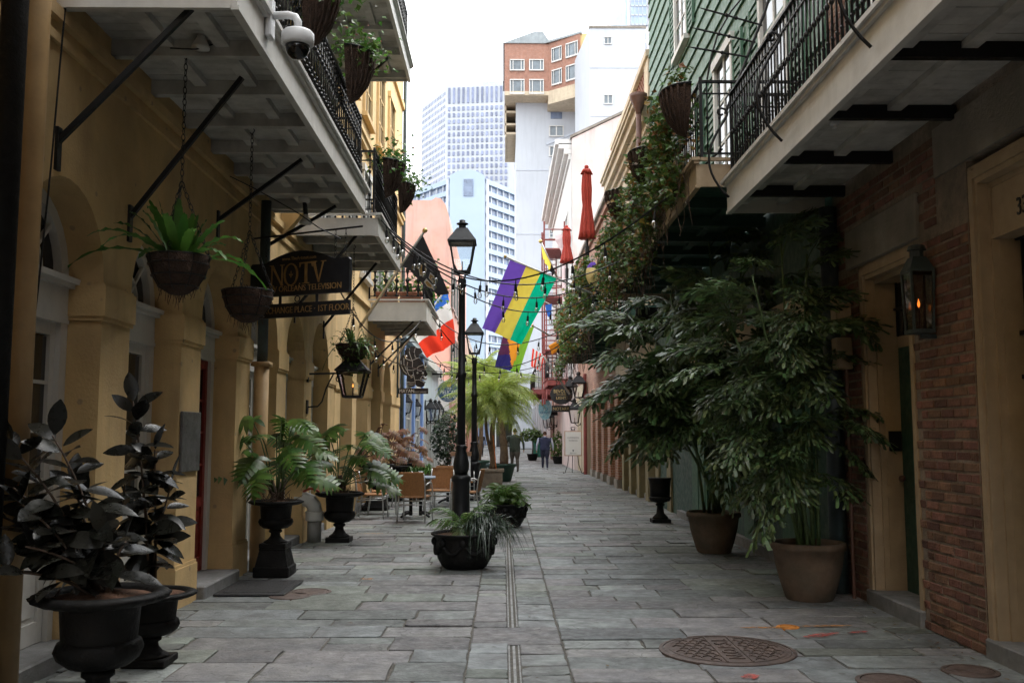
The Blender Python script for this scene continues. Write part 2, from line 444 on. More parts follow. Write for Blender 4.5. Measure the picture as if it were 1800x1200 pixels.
# slot drain, in two lengths either side of the cover stone
dsteel=pm("worn_drain_steel",(.26,.26,.25),.5,.3,14,.1,60,metal=.5,col2=(.10,.09,.08),c2s=9,c2a=.5)
for a,b,l in ((3.5,7.03,"slot drain of steel strips in front of the purple cover slab"),(7.69,46,"long steel slot drain running up the middle of the alley")):
    t=thing("slot_drain",l,"drain",(.075,a,0),"slot drains")
    m=MB(); m.box(.02,.13,a,b,-.06,-.035); obj("channel",m,MT['iron'],t)
    for x in (.036,.104):
        m=MB(); m.box(x,x+.010,a,b,-.035,.001); obj("rail",m,dsteel,t)
    m=MB(); m.box(.066,.084,a,b,-.035,-.003); obj("grate",m,dsteel,t)
rust=pm("rusty_cast_iron",(.105,.072,.058),.62,.3,9,.3,50,col2=(.06,.045,.04),c2s=5,c2a=.5)
def manhole(px,py,rad,label,lettered=False,mat=rust):
    p=PZ(px,py,0); t=thing("manhole_cover",label,"manhole cover",(p.x,p.y,0),"covers let into the paving")
    m=MB(); m.lathe([(rad+.035,-.02),(rad+.035,.005),(rad+.025,.009),(rad+.006,.009),(rad+.006,-.01)],40,(p.x,p.y,0),caps=False); obj("ring",m,mat,t)
    m=MB(); m.lathe([(rad,-.02),(rad,.006),(rad-.008,.0085)],40,(p.x,p.y,0)); obj("lid",m,mat,t)
    if lettered:
        m=MB()
        k=.10
        for i in range(-6,7):
            for j in range(-6,7):
                x=i*k*.75+(.5*k*.75 if j%2 else 0); y=j*k*.8
                if abs(x)<.10: continue
                if math.hypot(x,y)<rad-.07:
                    cx,cy=p.x+x,p.y+y
                    for (a,b) in (((-.03,0),(0,.035)),((0,.035),(.03,0)),((.03,0),(.03,-.03))):
                        m.bar((cx+a[0],cy+a[1],.011),(cx+b[0],cy+b[1],.011),.008,.008)
        for x in (-.085,.085): m.bar((p.x+x,p.y-rad*.9,.011),(p.x+x,p.y+rad*.9,.011),.012,.01)
        m.lathe([(rad-.03,.0105),(rad-.03,.0125),(rad-.04,.0125),(rad-.04,.0105)],40,(p.x,p.y,0),caps=False)
        obj("relief",m,mat,t)
        m=MB(); put_text(m,"N.O.P.S.I.",.16,(p.x+.055,p.y,.010),(0,1,0),(-1,0,0),.006); obj("lettering",m,mat,t)
    return t
manhole(1278,1142,.44,"large round rusty manhole cover with raised lettering",True)
manhole(1562,1197,.16,"small plain round cover at the bottom edge of the picture")
manhole(1706,1179,.14,"small plain round cover nearest the tan door frame")
manhole(545,1040,.17,"round brown cover beside the square urn pedestal")
manhole(1000,866,.30,"far round cover on the right beyond the brick piers")
manhole(510,1047,.16,"thin round cover just right of the black doormat")
orange=pm("orange_marking_paint",(.55,.20,.03),.7,.3,20,.1,60)
redp=pm("red_marking_paint",(.42,.045,.035),.75,.35,16,.1,60)
manhole(1385,1102,.055,"tiny orange painted valve cap",False,orange)
def worn(mt):
    nt=mt.node_tree; N=nt.nodes; L=nt.links; out=N["Material Output"]; b=N["Principled BSDF"]
    tr=N.new("ShaderNodeBsdfTransparent"); ms=N.new("ShaderNodeMixShader"); nz=N.new("ShaderNodeTexNoise"); nz.inputs["Scale"].default_value=22; nz.inputs["Detail"].default_value=5
    g=N.new("ShaderNodeNewGeometry"); L.new(g.outputs["Position"],nz.inputs["Vector"]); mr=N.new("ShaderNodeMapRange"); mr.inputs[1].default_value=.40; mr.inputs[2].default_value=.62; mr.inputs[3].default_value=.3; mr.inputs[4].default_value=.92
    L.new(nz.outputs[0],mr.inputs[0]); L.new(mr.outputs[0],ms.inputs[0]); L.new(tr.outputs[0],ms.inputs[1]); L.new(b.outputs[0],ms.inputs[2]); L.new(ms.outputs[0],out.inputs[0])
orange_w=pm("worn_orange_paint",(.48,.22,.05),.8,.3,20,.1,60); redp=pm("worn_red_paint",(.42,.07,.05),.8,.35,16,.1,60); worn(orange_w); worn(redp)
def splash(px,py,L,W,ang,mat,label):
    p=PZ(px,py,0); m=MB(); pts=[]
    n=26
    for i in range(n):
        a=2*math.pi*i/n; k=.72+.5*noise.noise(Vector((px*.1+math.cos(a)*2,py*.1+math.sin(a)*2,0)))
        x=math.cos(a)*L/2*(.9+.2*k); y=math.sin(a)*W/2*k*1.4
        pts.append((p.x+x*math.cos(ang)-y*math.sin(ang),p.y+x*math.sin(ang)+y*math.cos(ang),.009))
    m.add(pts,(tuple(range(n)),)); o=obj("paint_mark",m,mat,None,origin=(p.x,p.y,.009)); tag(o,label,"paint mark","utility marks sprayed on the paving")
splash(1345,1104,.36,.055,0,orange_w,"short orange sprayed line left of the valve cap")
splash(1450,1101,.44,.055,R(4),orange_w,"orange sprayed line right of the valve cap")
splash(1444,1117,.34,.09,R(28),redp,"bold red sprayed dash right of the big manhole")
splash(1508,1112,.18,.06,R(20),redp,"small red sprayed dash farthest right")
splash(1318,1190,.13,.10,R(60),redp,"faint red sprayed blot below the big manhole")
splash(655,938,.5,.04,R(0),orange_w,"faint orange sprayed line beside the second urn")
splash(645,1018,.13,.10,R(0),orange_w,"orange sprayed spot on the left paving")

LIT=pm("dry_litter",(.13,.085,.04),.9,.4,30,.3,80,rand=.5,hue=.03)
m=MB(); r_=random.Random(99)
for i in range(420):
    k=r_.random(); y=5.6+22*r_.random()**1.6
    x=(-2.80+abs(r_.gauss(0,.13))) if k<.42 else ((3.22-abs(r_.gauss(0,.15))) if k<.84 else r_.uniform(-2.6,3.0))
    s0=r_.uniform(.008,.03); a=r_.uniform(0,6.3); c_,s1=math.cos(a)*s0,math.sin(a)*s0; z=.008
    m.add([(x-c_,y-s1,z),(x+s1*.45,y-c_*.45,z+.003),(x+c_,y+s1,z+r_.uniform(0,.012)),(x-s1*.45,y+c_*.45,z+.002)],((0,1,2,3),))
o=obj("fallen_litter",m,LIT,None); tag(o,"dry leaf scraps and grit scattered along the wall feet","litter",None,"stuff")
# ================================================================== building pieces
def arch_pts(y0,y1,zs,n=14,k=1.0):
    c=(y0+y1)/2; r=(y1-y0)/2
    return [(c-r*math.cos(math.pi*i/n), zs+r*k*math.sin(math.pi*i/n)) for i in range(n+1)]
def pillar(t,xf,y0,y1,zs,mat,dep=.4,lab=None):
    m=MB(); m.box(xf-dep,xf,y0,y1,0,zs-.24)
    m.box(xf-dep+.01,xf+.022,y0-.022,y1+.022,-.03,.34); m.box(xf-dep+.012,xf+.012,y0-.012,y1+.012,.34,.37)
    m.box(xf-dep+.01,xf+.03,y0-.03,y1+.03,zs-.24,zs-.02); m.box(xf-dep+.012,xf+.018,y0-.018,y1+.018,zs-.27,zs-.24)
    m.box(xf-dep+.01,xf+.015,y0-.012,y1+.012,zs-.02,zs)
    return obj("pillar",m,mat,t)
def spandrel(t,xf,ops,ya,yb,zs,ztop,mat,dep=.4):
    m=MB(); y=ya
    for (a,b) in ops:
        m.quad((xf,y,zs),(xf,a,zs),(xf,a,ztop),(xf,y,ztop))
        P=arch_pts(a,b,zs)
        for i in range(len(P)-1):
            (p,q),(u,v)=P[i],P[i+1]
            m.quad((xf,p,q),(xf,u,v),(xf,u,ztop),(xf,p,ztop))
            m.quad((xf,p,q),(xf-dep,p,q),(xf-dep,u,v),(xf,u,v))
        y=b
    m.quad((xf,y,zs),(xf,yb,zs),(xf,yb,ztop),(xf,y,ztop))
    return obj("arcade_wall",m,mat,t)
PANE={}
def pane_mesh(w,h,mat):
    k=(round(w,3),round(h,3),mat.name)
    if k not in PANE:
        m=MB(); m.box(-.004,.004,-w/2,w/2,-h/2,h/2); PANE[k]=m.mesh("pane",mat)
    return PANE[k]
def arch_door(t,xf,y0,y1,zs,rec=.26,leaf='white',panes=True,kind="door"):
    """white casing with fanlight; two glazed leaves"""
    x=xf-rec; W=MT['white']; LM=MT[leaf]
    m=MB()
    m.box(x-.08,x+.02,y0,y0+.10,.1,zs-.30); m.box(x-.08,x+.02,y1-.10,y1,.1,zs-.30)
    m.box(x-.08,x+.03,y0,y1,zs-.30,zs-.05); m.box(x-.08,x+.075,y0+.001,y1-.001,zs-.05,zs-.02); m.box(x-.08,x+.10,y0+.002,y1-.002,zs-.02,zs+.02)
    P=arch_pts(y0,y1,zs+.02); Q=arch_pts(y0+.11,y1-.11,zs+.02)
    for i in range(len(P)-1):
        a,b,c,d=P[i],P[i+1],Q[i+1],Q[i]
        m.add([(x+.015,*a),(x+.015,*b),(x+.015,*c),(x+.015,*d),(x-.06,*d),(x-.06,*c)],((0,1,2,3),(3,2,5,4)))
    c=(y0+y1)/2; r=(y1-y0)/2-.11
    for ang in (45,90,135): m.bar((x-.02,c,zs+.02),(x-.02,c+r*math.cos(R(ang)),zs+.02+r*math.sin(R(ang))),.026,.03,up=(1,0,0))
    for i in range(8):
        a,b=R(180*i/8),R(180*(i+1)/8); m.bar((x-.02,c+r*.5*math.cos(a),zs+.02+r*.5*math.sin(a)),(x-.02,c+r*.5*math.cos(b),zs+.02+r*.5*math.sin(b)),.026,.03,up=(1,0,0))
    d=obj(kind,m,W,t)
    m=MB(); pts=[(x-.045,*q) for q in Q]; m.add(pts,(tuple(range(len(pts))),)); obj("fanlight_pane",m,MT['glass'],d)
    zt=zs-.30; zb=.12
    ya,yb=y0+.10,y1-.10; mid=(ya+yb)/2
    for (a,b) in ((ya,mid-.003),(mid+.003,yb)):
        m=MB(); st=.075; z1=zt-.09; z0=zb+.75
        m.box(x-.06,x-.015,a,a+st,zb,zt); m.box(x-.06,x-.015,b-st,b,zb,zt); m.box(x-.06,x-.017,a+st,b-st,z1,zt)
        m.box(x-.06,x-.017,a+st,b-st,zb,zb+.14); m.box(x-.06,x-.017,a+st,b-st,z0-.1,z0)
        m.box(x-.055,x-.035,a+st,b-st,zb+.14,z0-.1); m.box(x-.05,x-.026,a+st+.04,b-st-.04,zb+.18,z0-.14)
        nr=4; hh=(z1-z0)/nr
        for i in range(1,nr): m.box(x-.055,x-.02,a+st,b-st,z0+i*hh-.012,z0+i*hh+.012)
        lf=obj("door_leaf",m,LM,d)
        pm_=pane_mesh(b-a-2*st,hh-.024,MT['glass'])
        for i in range(nr):
            inst("pane",pm_,d,(x-.045,(a+b)/2,z0+(i+.5)*hh))
    return d
def upper_window(t,xf,s,y0,y1,z0,z1,trim,glass,shutter=None,rows=3):
    """s=+1 faces +x"""
    m=MB(); X=lambda d: xf+s*d
    def bx(d0,d1,*r): m.box(min(X(d0),X(d1)),max(X(d0),X(d1)),*r)
    bx(.004,.06,y0-.09,y0,z0,z1); bx(.004,.06,y1,y1+.09,z0,z1); bx(.004,.075,y0-.13,y1+.13,z1,z1+.14); bx(.004,.11,y0-.14,y1+.14,z0-.09,z0)
    bx(.006,.03,(y0+y1)/2-.025,(y0+y1)/2+.025,z0,z1)
    for i in range(1,rows): z=z0+(z1-z0)*i/rows; bx(.006,.026,y0,y1,z-.018,z+.018)
    w=obj("window",m,trim,t)
    m=MB(); bx2=(min(X(.002),X(.012)),max(X(.002),X(.012)))
    m.box(*bx2,y0,y1,z0,z1); obj("pane",m,glass,w)
    if shutter:
        wd=(y1-y0)/2
        for a in (y0-.1-wd,y1+.1):
            m=MB(); n=int((z1-z0)/.11)
            for q in (a,a+wd-.05): m.box(min(X(.01),X(.05)),max(X(.01),X(.05)),q,q+.05,z0,z1)
            for i in range(n):
                z=z0+(z1-z0)*i/n; m.box(min(X(.012),X(.04)),max(X(.012),X(.04)),a+.05,a+wd-.05,z,z+.06)
            obj("shutter",m,shutter,w)
    return w
BAL={}
def baluster_mesh(kind,h):
    k=(kind,round(h,2))
    if k in BAL: return BAL[k]
    m=MB()
    if kind=='knot':
        m.tube([(0,0,0),(0,0,h)],.0085,6)
        for z,r in ((.22,.022),(.30,.017),(.58,.022),(.66,.017),(.84,.020)): m.sphere((0,0,z*h/.9),r,6,4,1.3)
    elif kind=='plain':
        m.tube([(0,0,0),(0,0,h)],.0085,6); m.sphere((0,0,.5*h),.018,6,4,1.4)
    elif kind=='vee':
        m.add([(-.006,-.022,0),(.006,-.022,0),(.006,.022,0),(-.006,.022,0),(-.006,-.005,h*.5),(.006,-.005,h*.5),(.006,.005,h*.5),(-.006,.005,h*.5),
               (-.006,-.020,h),(.006,-.020,h),(.006,.020,h),(-.006,.020,h)],
              ((0,1,5,4),(1,2,6,5),(2,3,7,6),(3,0,4,7),(4,5,9,8),(5,6,10,9),(6,7,11,10),(7,4,8,11),(0,3,2,1),(8,9,10,11)))
        m.sphere((0,0,h*.5),.021,7,5,1.3); m.sphere((0,0,h*.86),.017,6,4); m.sphere((0,0,h*.16),.017,6,4)
    elif kind=='cast':
        pr=[(.03,0),(.03,.03),(.014,.05),(.02,.12),(.045,.2),(.02,.28),(.03,.31),(.012,.36),(.028,.42),(.055,.47),(.028,.52),(.012,.57),(.016,.66),(.03,.72),(.045,.79),(.02,.85),(.03,.9)]
        m.lathe([(r,z*h/.9) for r,z in pr],8)
    BAL[k]=m.mesh("baluster",MT['iron'],True); return BAL[k]
def railing(par,pts,z0,h,kind,sp,post=True):
    """rails along the path pts [(x,y)..], balusters between"""
    m=MB()
    for (a,b) in zip(pts[:-1],pts[1:]):
        m.bar((*a,z0+h),(*b,z0+h),.045,.022); m.bar((*a,z0+.07),(*b,z0+.07),.03,.016); m.bar((*a,z0+h-.13),(*b,z0+h-.13),.025,.012)
    r=obj("handrail",m,MT['iron'],par)
    for a in pts:
        mp=MB(); mp.bar((*a,z0),(*a,z0+h+.05),.032,.032,up=(0,1,0)); obj("railing_post",mp,MT['iron'],par)
    me=baluster_mesh(kind,h-.085)
    for (a,b) in zip(pts[:-1],pts[1:]):
        L=math.hypot(b[0]-a[0],b[1]-a[1]); n=max(1,int(L/sp)); ang=math.atan2(b[1]-a[1],b[0]-a[0])-math.pi/2
        for i in range(n):
            f=(i+.5)/n; inst("baluster",me,par,(a[0]+(b[0]-a[0])*f,a[1]+(b[1]-a[1])*f,z0+.078),(0,0,ang+rnd.uniform(-.05,.05)))
    return r
def balcony(t,s,xw,xo,y0,y1,zu,joists,rail='knot',rh=.88,sp=.115,fascm='white',jmat='deckw',stringers=(.35,.7),braces=(),inset=.07,jh=.12,jw=.075,fh=.26,drop=.03,deckmat='deckw',rb=None):
    """s=+1: juts towards +x from the wall xw to xo. zu = underside of the joists"""
    lo,hi=min(xw,xo),max(xw,xo)
    m=MB(); y=y0
    while y<y1-.01:
        w=min(.118,y1-y); dz=rnd.uniform(0,.004); m.box(lo+.004,hi-.03,y+.002,y+w-.004,zu+jh+dz,zu+jh+.03); y+=w
    m.box(lo+.004,hi-.005,y0+.01,y1-.01,zu+jh+.03,zu+jh+.07)
    d=obj("balcony",m,MT[deckmat],t)
    for j in joists:
        m=MB(); m.box(min(xw,xo-s*.035),max(xw,xo-s*.035),j-jw/2,j+jw/2,zu,zu+jh); obj("joist",m,MT[jmat],d)
    for f in stringers:
        x=xw+(xo-xw)*f; m=MB(); m.box(x-.05,x+.05,y0+.02,y1-.02,zu+jh*.55,zu+jh-.002); obj("stringer",m,MT[deckmat],d)
    # fascia: outer board with a moulded cap, and the two ends
    m=MB(); a,b=sorted((xo-s*.035,xo)); m.box(a,b,y0,y1,zu-drop,zu+fh-.05)
    a,b=sorted((xo-s*.03,xo+s*.03)); m.box(a,b,y0-.03,y1+.03,zu+fh-.05,zu+fh-.02)
    a,b=sorted((xo-s*.03,xo+s*.055)); m.box(a,b,y0-.05,y1+.05,zu+fh-.02,zu+fh+.015)
    a,b=sorted((xo-s*.04,xo+s*.012)); m.box(a,b,y0+.001,y1-.001,zu-drop-.012,zu-drop+.02)
    obj("fascia",m,MT[fascm],d)
    for yy in (y0,y1):
        m=MB(); q=sorted((yy,yy+(.035 if yy==y0 else -.035))); m.box(lo+.003,hi-.036 if s>0 else hi-.003,q[0]+.001,q[1],zu-drop,zu+fh-.05) if s>0 else m.box(lo+.036,hi-.003,q[0]+.001,q[1],zu-drop,zu+fh-.05)
        e=-.04 if yy==y0 else .04; q2=sorted((yy-(-.03 if e>0 else .03)*0-e*.0,yy+e)); m.box(lo+.003 if s>0 else lo+.04,hi-.04 if s>0 else hi-.003,q2[0],q2[1],zu+fh-.02,zu+fh+.012)
        obj("end_board",m,MT[fascm],d)
    xr=xo-s*inset; zr=zu+fh+.01
    if rail: railing(d,[(xw+s*.02,y0+.05),(xr,y0+.05),(xr,y1-.05),(xw+s*.02,y1-.05)],zr,rh,rail,sp)
    for (yb,zb,f) in braces:
        m=MB(); m.bar((xw,yb,zb),(xw+(xo-xw)*f,yb,zu+.01),.035,.035); m.box(min(xw,xw+s*.02),max(xw,xw+s*.02),yb-.03,yb+.03,zb-.18,zb+.10); obj("brace",m,MT['iron'],d)
    return d

# ================================================================== left: near yellow arcade
XL=-2.85
LA=thing("arcade_building","yellow stucco arcade building nearest on the left with white fanlight doors","building",(XL,10,0),"yellow arcade buildings")
PL=[(3.4,3.9),(5.05,5.55),(6.74,7.25),(8.42,8.97),(10.18,10.72),(12.0,12.5),(13.64,14.17),(15.5,16.1)]
ZS=2.58; ZA=4.30
for a,b in PL: pillar(LA,XL,a,b,ZS,MT['yellow'])
ops=[(PL[i][1],PL[i+1][0]) for i in range(len(PL)-1)]
spandrel(LA,XL,ops,3.4,16.1,ZS,ZA,MT['yellow'])
m=MB(); m.box(XL-.5,XL,-30,3.4,0,ZA); m.box(XL-6,XL,-30,16.1,ZA,13.0); m.box(XL-6,XL-.44,-30,16.08,0,ZA-.01)
m.box(XL-.3,XL+.03,3.4,16.1,3.98,4.04)
m.box(XL-.4,XL-.002,16.02,16.1,ZS,ZA)
obj("wall",m,MT['yellow'],LA)
m=MB(); m.box(XL-.1,XL+.05,3.4,16.1,4.12,4.2); obj("string_course",m,MT['yellow'],LA)
for i,(a,b) in enumerate(ops):
    arch_door(LA,XL,a,b,ZS,leaf='red' if i==3 else 'white')
    m=MB(); m.cbox(XL-.38,XL+.10 if i==3 else XL-.01,a+.024,b-.024,-.03,.115,.012); obj("doorstep",m,MT['step'],LA)
for i,(a,b) in enumerate(ops): 
    upper_window(LA,XL,1,a+.1,b-.1,4.75,7.0,MT['white'],MT['glass'],None)
    upper_window(LA,XL,1,a+.1,b-.1,8.4,10.4,MT['white'],MT['glass'],None)
XB=-1.70
bal1=balcony(LA,1,XL,XB,5.85,11.5,4.24,[5.95+.79*i for i in range(7)]+[11.44],braces=[(5.95,PX(60,225,XL).z,.72),(7.15,PX(220,380,XL).z,.72),(9.35,PX(398,400,XL).z,.72),(11.3,PX(483,445,XL).z,.72)])
bal2=balcony(LA,1,XL,XB,12.7,15.5,4.22,[12.75+.67*i for i in range(5)],braces=[(12.9,3.2,.72),(15.0,3.2,.72)])
bal3=balcony(LA,1,XL,-1.62,7.0,16.0,7.62,[7.1+.98*i for i in range(10)],braces=[(12.0,6.6,.8),(15.0,6.6,.8)])
shade_bal=balcony(LA,1,XL,XB,-8,4.7,4.24,[-7.9+1.0*i for i in range(13)],sp=.4)  # out of view, added to cut the light on the near walls
tag(shade_bal,"unseen balcony added over the camera to shade the near walls")
tag(bal1,"long near balcony with white board underside"); tag(bal2,"second balcony hung with flower baskets"); tag(bal3,"upper floor balcony")
# corbel beside the first balcony's end
m=MB(); m.prism([(0,0),(.28,.34),(.28,.42),(0,.42)],(XL,12.0,4.0),(1,0,0),(0,0,1),(0,.14,0)); obj("corbel",m,MT['yellow'],LA)

LB=thing("arcade_building","yellow arcade building beyond the first, tinted brighter for stronger light, with tall upper wall","building",(XL,21,0),"yellow arcade buildings")
PL2=[(16.12,16.7),(18.0,18.5),(20.05,20.55),(22.1,22.6),(24.15,26.2)]
for a,b in PL2: pillar(LB,XL,a,b,ZS-.05,MT['yellow2'])
ops2=[(PL2[i][1],PL2[i+1][0]) for i in range(len(PL2)-1)]
spandrel(LB,XL,ops2,16.12,26.2,ZS-.05,4.3,MT['yellow2'])
m=MB(); m.box(XL-6,XL,16.12,26.2,4.3,12.6); m.box(XL-6,XL-.44,16.12,26.18,0,4.29); m.box(XL-.4,XL-.002,26.12,26.2,ZS-.05,4.3); obj("wall",m,MT['yellow2'],LB)
for z0,z1,d in ((4.15,4.25,.06),(7.3,7.42,.07),(7.42,7.5,.11),(10.6,10.75,.07)):
    m=MB(); m.box(XL-.1,XL+d,16.2,26.2,z0,z1); obj("string_course",m,MT['yellow2'],LB)
for a,b in ops2:
    arch_door(LB,XL,a,b,ZS-.05,panes=False)
    m=MB(); m.cbox(XL-.38,XL-.01,a+.024,b-.024,-.03,.115,.012); obj("doorstep",m,MT['step'],LB)
    upper_window(LB,XL,1,a+.3,b-.3,4.7,6.8,MT['white'],MT['glass']); upper_window(LB,XL,1,a+.3,b-.3,8.0,9.8,MT['yellow2'],MT['glass']); upper_window(LB,XL,1,a+.3,b-.3,11.0,12.3,MT['yellow2'],MT['glass'])
m=MB(); m.tube([(XL+.07,26.12,0),(XL+.07,26.12,12.9)],.05,8); obj("downpipe",m,MT['copper'],LB)
bal4=balcony(LB,1,XL,-1.62,19.9,22.9,3.92,[20.0+.7*i for i in range(5)],rail='cast',rh=.72,sp=.19,fh=.42,braces=[(20.3,3.0,.75),(21.6,3.0,.75)])
tag(bal4,"short balcony with heavy cast iron balusters")
# pipes on the near wall
m=MB(); m.tube([(XL+.09,5.42,.0),(XL+.09,5.42,9)],.085,12); tag(obj("downpipe",m,MT['tanpipe'],None,True,(XL+.09,5.42,0)),"tan painted downpipe at the left edge of the picture","pipe","downpipes")
m=MB(); m.tube([(XL+.13,5.12,0),(XL+.13,5.12,9)],.07,12); tag(obj("downpipe",m,MT['ironr'],None,True,(XL+.13,5.12,0)),"dark downpipe at the extreme left edge of the picture","pipe","downpipes")
t=thing("downpipe","downpipe by the hanging sign, black above and tan painted below","pipe",(XL+.1,10.8,0),"downpipes")
m=MB(); m.tube([(XL+.1,10.86,2.3),(XL+.1,10.86,4.2)],.06,12); obj("upper_pipe",m,MT['copper'],t,True)
m=MB(); m.tube([(XL+.1,10.84,0),(XL+.1,10.84,2.32)],.085,12); m.box(XL,XL+.2,10.74,10.94,2.28,2.33); obj("lower_pipe",m,MT['tanpipe'],t,True)
# bronze wall plaque on pillar
a=PX(317,722,XL+.02); b=PX(352,826,XL+.02)
t=thing("plaque","dark weathered metal plaque on the yellow pillar","plaque",(XL,(a.y+b.y)/2,b.z))
m=MB(); m.cbox(XL+.003,XL+.028,8.44,8.95,b.z,a.z,.006)
obj("plate",m,pm("weathered_bronze",(.12,.115,.11),.5,.3,9,.3,60,metal=.4,col2=(.22,.22,.23),c2s=6,c2a=.4,streak=.3),t)
m=MB()
for i in range(8):
    z=a.z-.07-i*(a.z-b.z-.1)/8; m.box(XL+.028,XL+.0295,8.52+rnd.uniform(0,.05),8.86-rnd.uniform(0,.08),z-.010,z)
obj("raised_text_lines",m,bpy.data.materials["weathered_bronze"],t)
# doormat
p=PZ(430,1034,0); t=thing("doormat","black rubber doormat before the red door","doormat",(XL+.45,9.55,0))
m=MB(); m.cbox(XL+.13,XL+.80,9.12,10.02,.004,.026,.01); obj("border",m,pm("black_rubber",(.015,.015,.016),.6,.3,20,.3,120),t)
m=MB(); m.box(XL+.20,XL+.73,9.19,9.95,.026,.029); obj("pile",m,pm("mat_pile",(.028,.027,.027),.95,.3,40,.8,200),t)
# grey pvc outlet with white elbow
p=PZ(552,952,0); t=thing("drain_pipe_outlet","grey plastic pipe with a white elbow cap between two urns","pipe",(p.x,p.y,0))
m=MB(); m.lathe([(.10,0),(.10,.30)],20,p); obj("pipe",m,pm("grey_pvc",(.30,.30,.29),.5,.1,8,.05),t,True)
wp=pm("white_pvc",(.66,.66,.64),.45,.08,8,.03,col2=(.4,.39,.36),c2s=4,c2a=.3)
m=MB(); m.lathe([(.125,.30),(.13,.31),(.13,.42),(.125,.43)],20,p); m.tube([(p.x,p.y,.42),(p.x-.01,p.y,.5),(p.x-.06,p.y,.57),(p.x-.14,p.y,.60),(p.x-.28,p.y,.61)],[.105,.105,.105,.105,.105],14); obj("elbow",m,wp,t,True)
m=MB(); m.tube([(p.x+.06+.02*math.cos(a*.5),p.y-.06+.0*a,.50+.0*a) if 0 else (p.x-.05+.12*math.cos(R(30*a)),p.y-.02,.66+.09*math.sin(R(30*a))) for a in range(0,7)],.018,8); obj("hose",m,pm("red_hose",(.45,.06,.03),.5,.1,8,0),t,True)
# ================================================================== right: near brick house
def brickmat(name,c1,c2,mc,scale=1.0):
    m=bpy.data.materials.new(name); m.use_nodes=True; nt=m.node_tree; N=nt.nodes; L=nt.links; b=N["Principled BSDF"]
    geo=N.new("ShaderNodeNewGeometry"); sp=N.new("ShaderNodeSeparateXYZ"); L.new(geo.outputs["Position"],sp.inputs[0])
    ad=N.new("ShaderNodeMath"); ad.operation='ADD'; L.new(sp.outputs[0],ad.inputs[0]); L.new(sp.outputs[1],ad.inputs[1])
    cb=N.new("ShaderNodeCombineXYZ"); L.new(ad.outputs[0],cb.inputs[0]); L.new(sp.outputs[2],cb.inputs[1])
    br=N.new("ShaderNodeTexBrick"); L.new(cb.outputs[0],br.inputs["Vector"]); br.inputs["Scale"].default_value=1/scale
    br.inputs["Brick Width"].default_value=.215; br.inputs["Row Height"].default_value=.075; br.inputs["Mortar Size"].default_value=.008
    br.inputs["Color1"].default_value=(*c1,1); br.inputs["Color2"].default_value=(*c2,1); br.inputs["Mortar"].default_value=(*mc,1)
    nz=N.new("ShaderNodeTexNoise"); nz.inputs["Scale"].default_value=1.3; nz.inputs["Detail"].default_value=8; L.new(geo.outputs["Position"],nz.inputs["Vector"])
    mx=N.new("ShaderNodeMix"); mx.data_type='RGBA'; mx.blend_type='MULTIPLY'; mx.inputs[0].default_value=.6
    rp=N.new("ShaderNodeMapRange"); rp.inputs[1].default_value=.3; rp.inputs[2].default_value=.7; rp.inputs[3].default_value=.5; rp.inputs[4].default_value=1.3; L.new(nz.outputs[0],rp.inputs[0])
    L.new(br.outputs["Color"],mx.inputs[6]); L.new(rp.outputs[0],mx.inputs[7]); L.new(mx.outputs[2],b.inputs["Base Color"]); b.inputs["Roughness"].default_value=.9
    bp=N.new("ShaderNodeBump"); bp.inputs["Strength"].default_value=.6; bp.inputs["Distance"].default_value=.01; bp.invert=True
    L.new(br.outputs["Fac"],bp.inputs["Height"]); L.new(bp.outputs[0],b.inputs["Normal"]); return m
MT['brickwall']=brickmat("far_brick_wall",(.33,.15,.09),(.24,.10,.065),(.33,.28,.22))
MT['brickpale']=brickmat("pale_brick_wall",(.40,.24,.17),(.30,.16,.11),(.42,.37,.30))
XR=3.3
RA=thing("brick_house","dark red brick house at the right edge with tan door frames","building",(XR,6,0))
m=MB(); w0=XR+.008
m.box(w0,8,-30,5.0,0,13); m.box(w0,8,6.64,7.6,0,3.06); m.box(w0,8,8.75,9.38,0,3.06); m.box(w0,8,7.1,9.38,3.06,13); m.box(w0+.001,8,6.64,7.1,3.06,13); m.box(w0,8,5.0,6.64,3.45,13)
m.box(XR+.75,8,5.0,8.75,0,3.45)
obj("wall",m,MT['mortar'],RA)
BRL,BRH=.200,.059; CH=.0775
def brick_me(L,dep=.05):
    me=[]
    for k in range(4):
        m=MB(); c=.005
        y0,y1=-L/2,L/2; V=[]
        for yy,zz in ((y0,0),(y1,0),(y1,BRH),(y0,BRH)):
            V.append((-.0+rnd.uniform(-.003,.003),yy+(c if yy<0 else -c)+rnd.uniform(-.003,.003),zz+(c if zz==0 else -c)+rnd.uniform(-.003,.003)))
        for yy,zz in ((y0,0),(y1,0),(y1,BRH),(y0,BRH)): V.append((c,yy,zz))
        for yy,zz in ((y0,0),(y1,0),(y1,BRH),(y0,BRH)): V.append((dep,yy,zz))
        m.add(V,[(3,2,1,0)]+[(i,(i+1)%4,4+(i+1)%4,4+i) for i in range(4)]+[(4+i,4+(i+1)%4,8+(i+1)%4,8+i) for i in range(4)])
        me.append(m)
    return me
BM=[q.mesh("brick",MT['brick']) for q in brick_me(BRL)]; BH=[q.mesh("brick",MT['brick']) for q in brick_me(.098)]
BMM=brick_me(BRL); BHM=brick_me(.098)
nb=0; rest=MB()
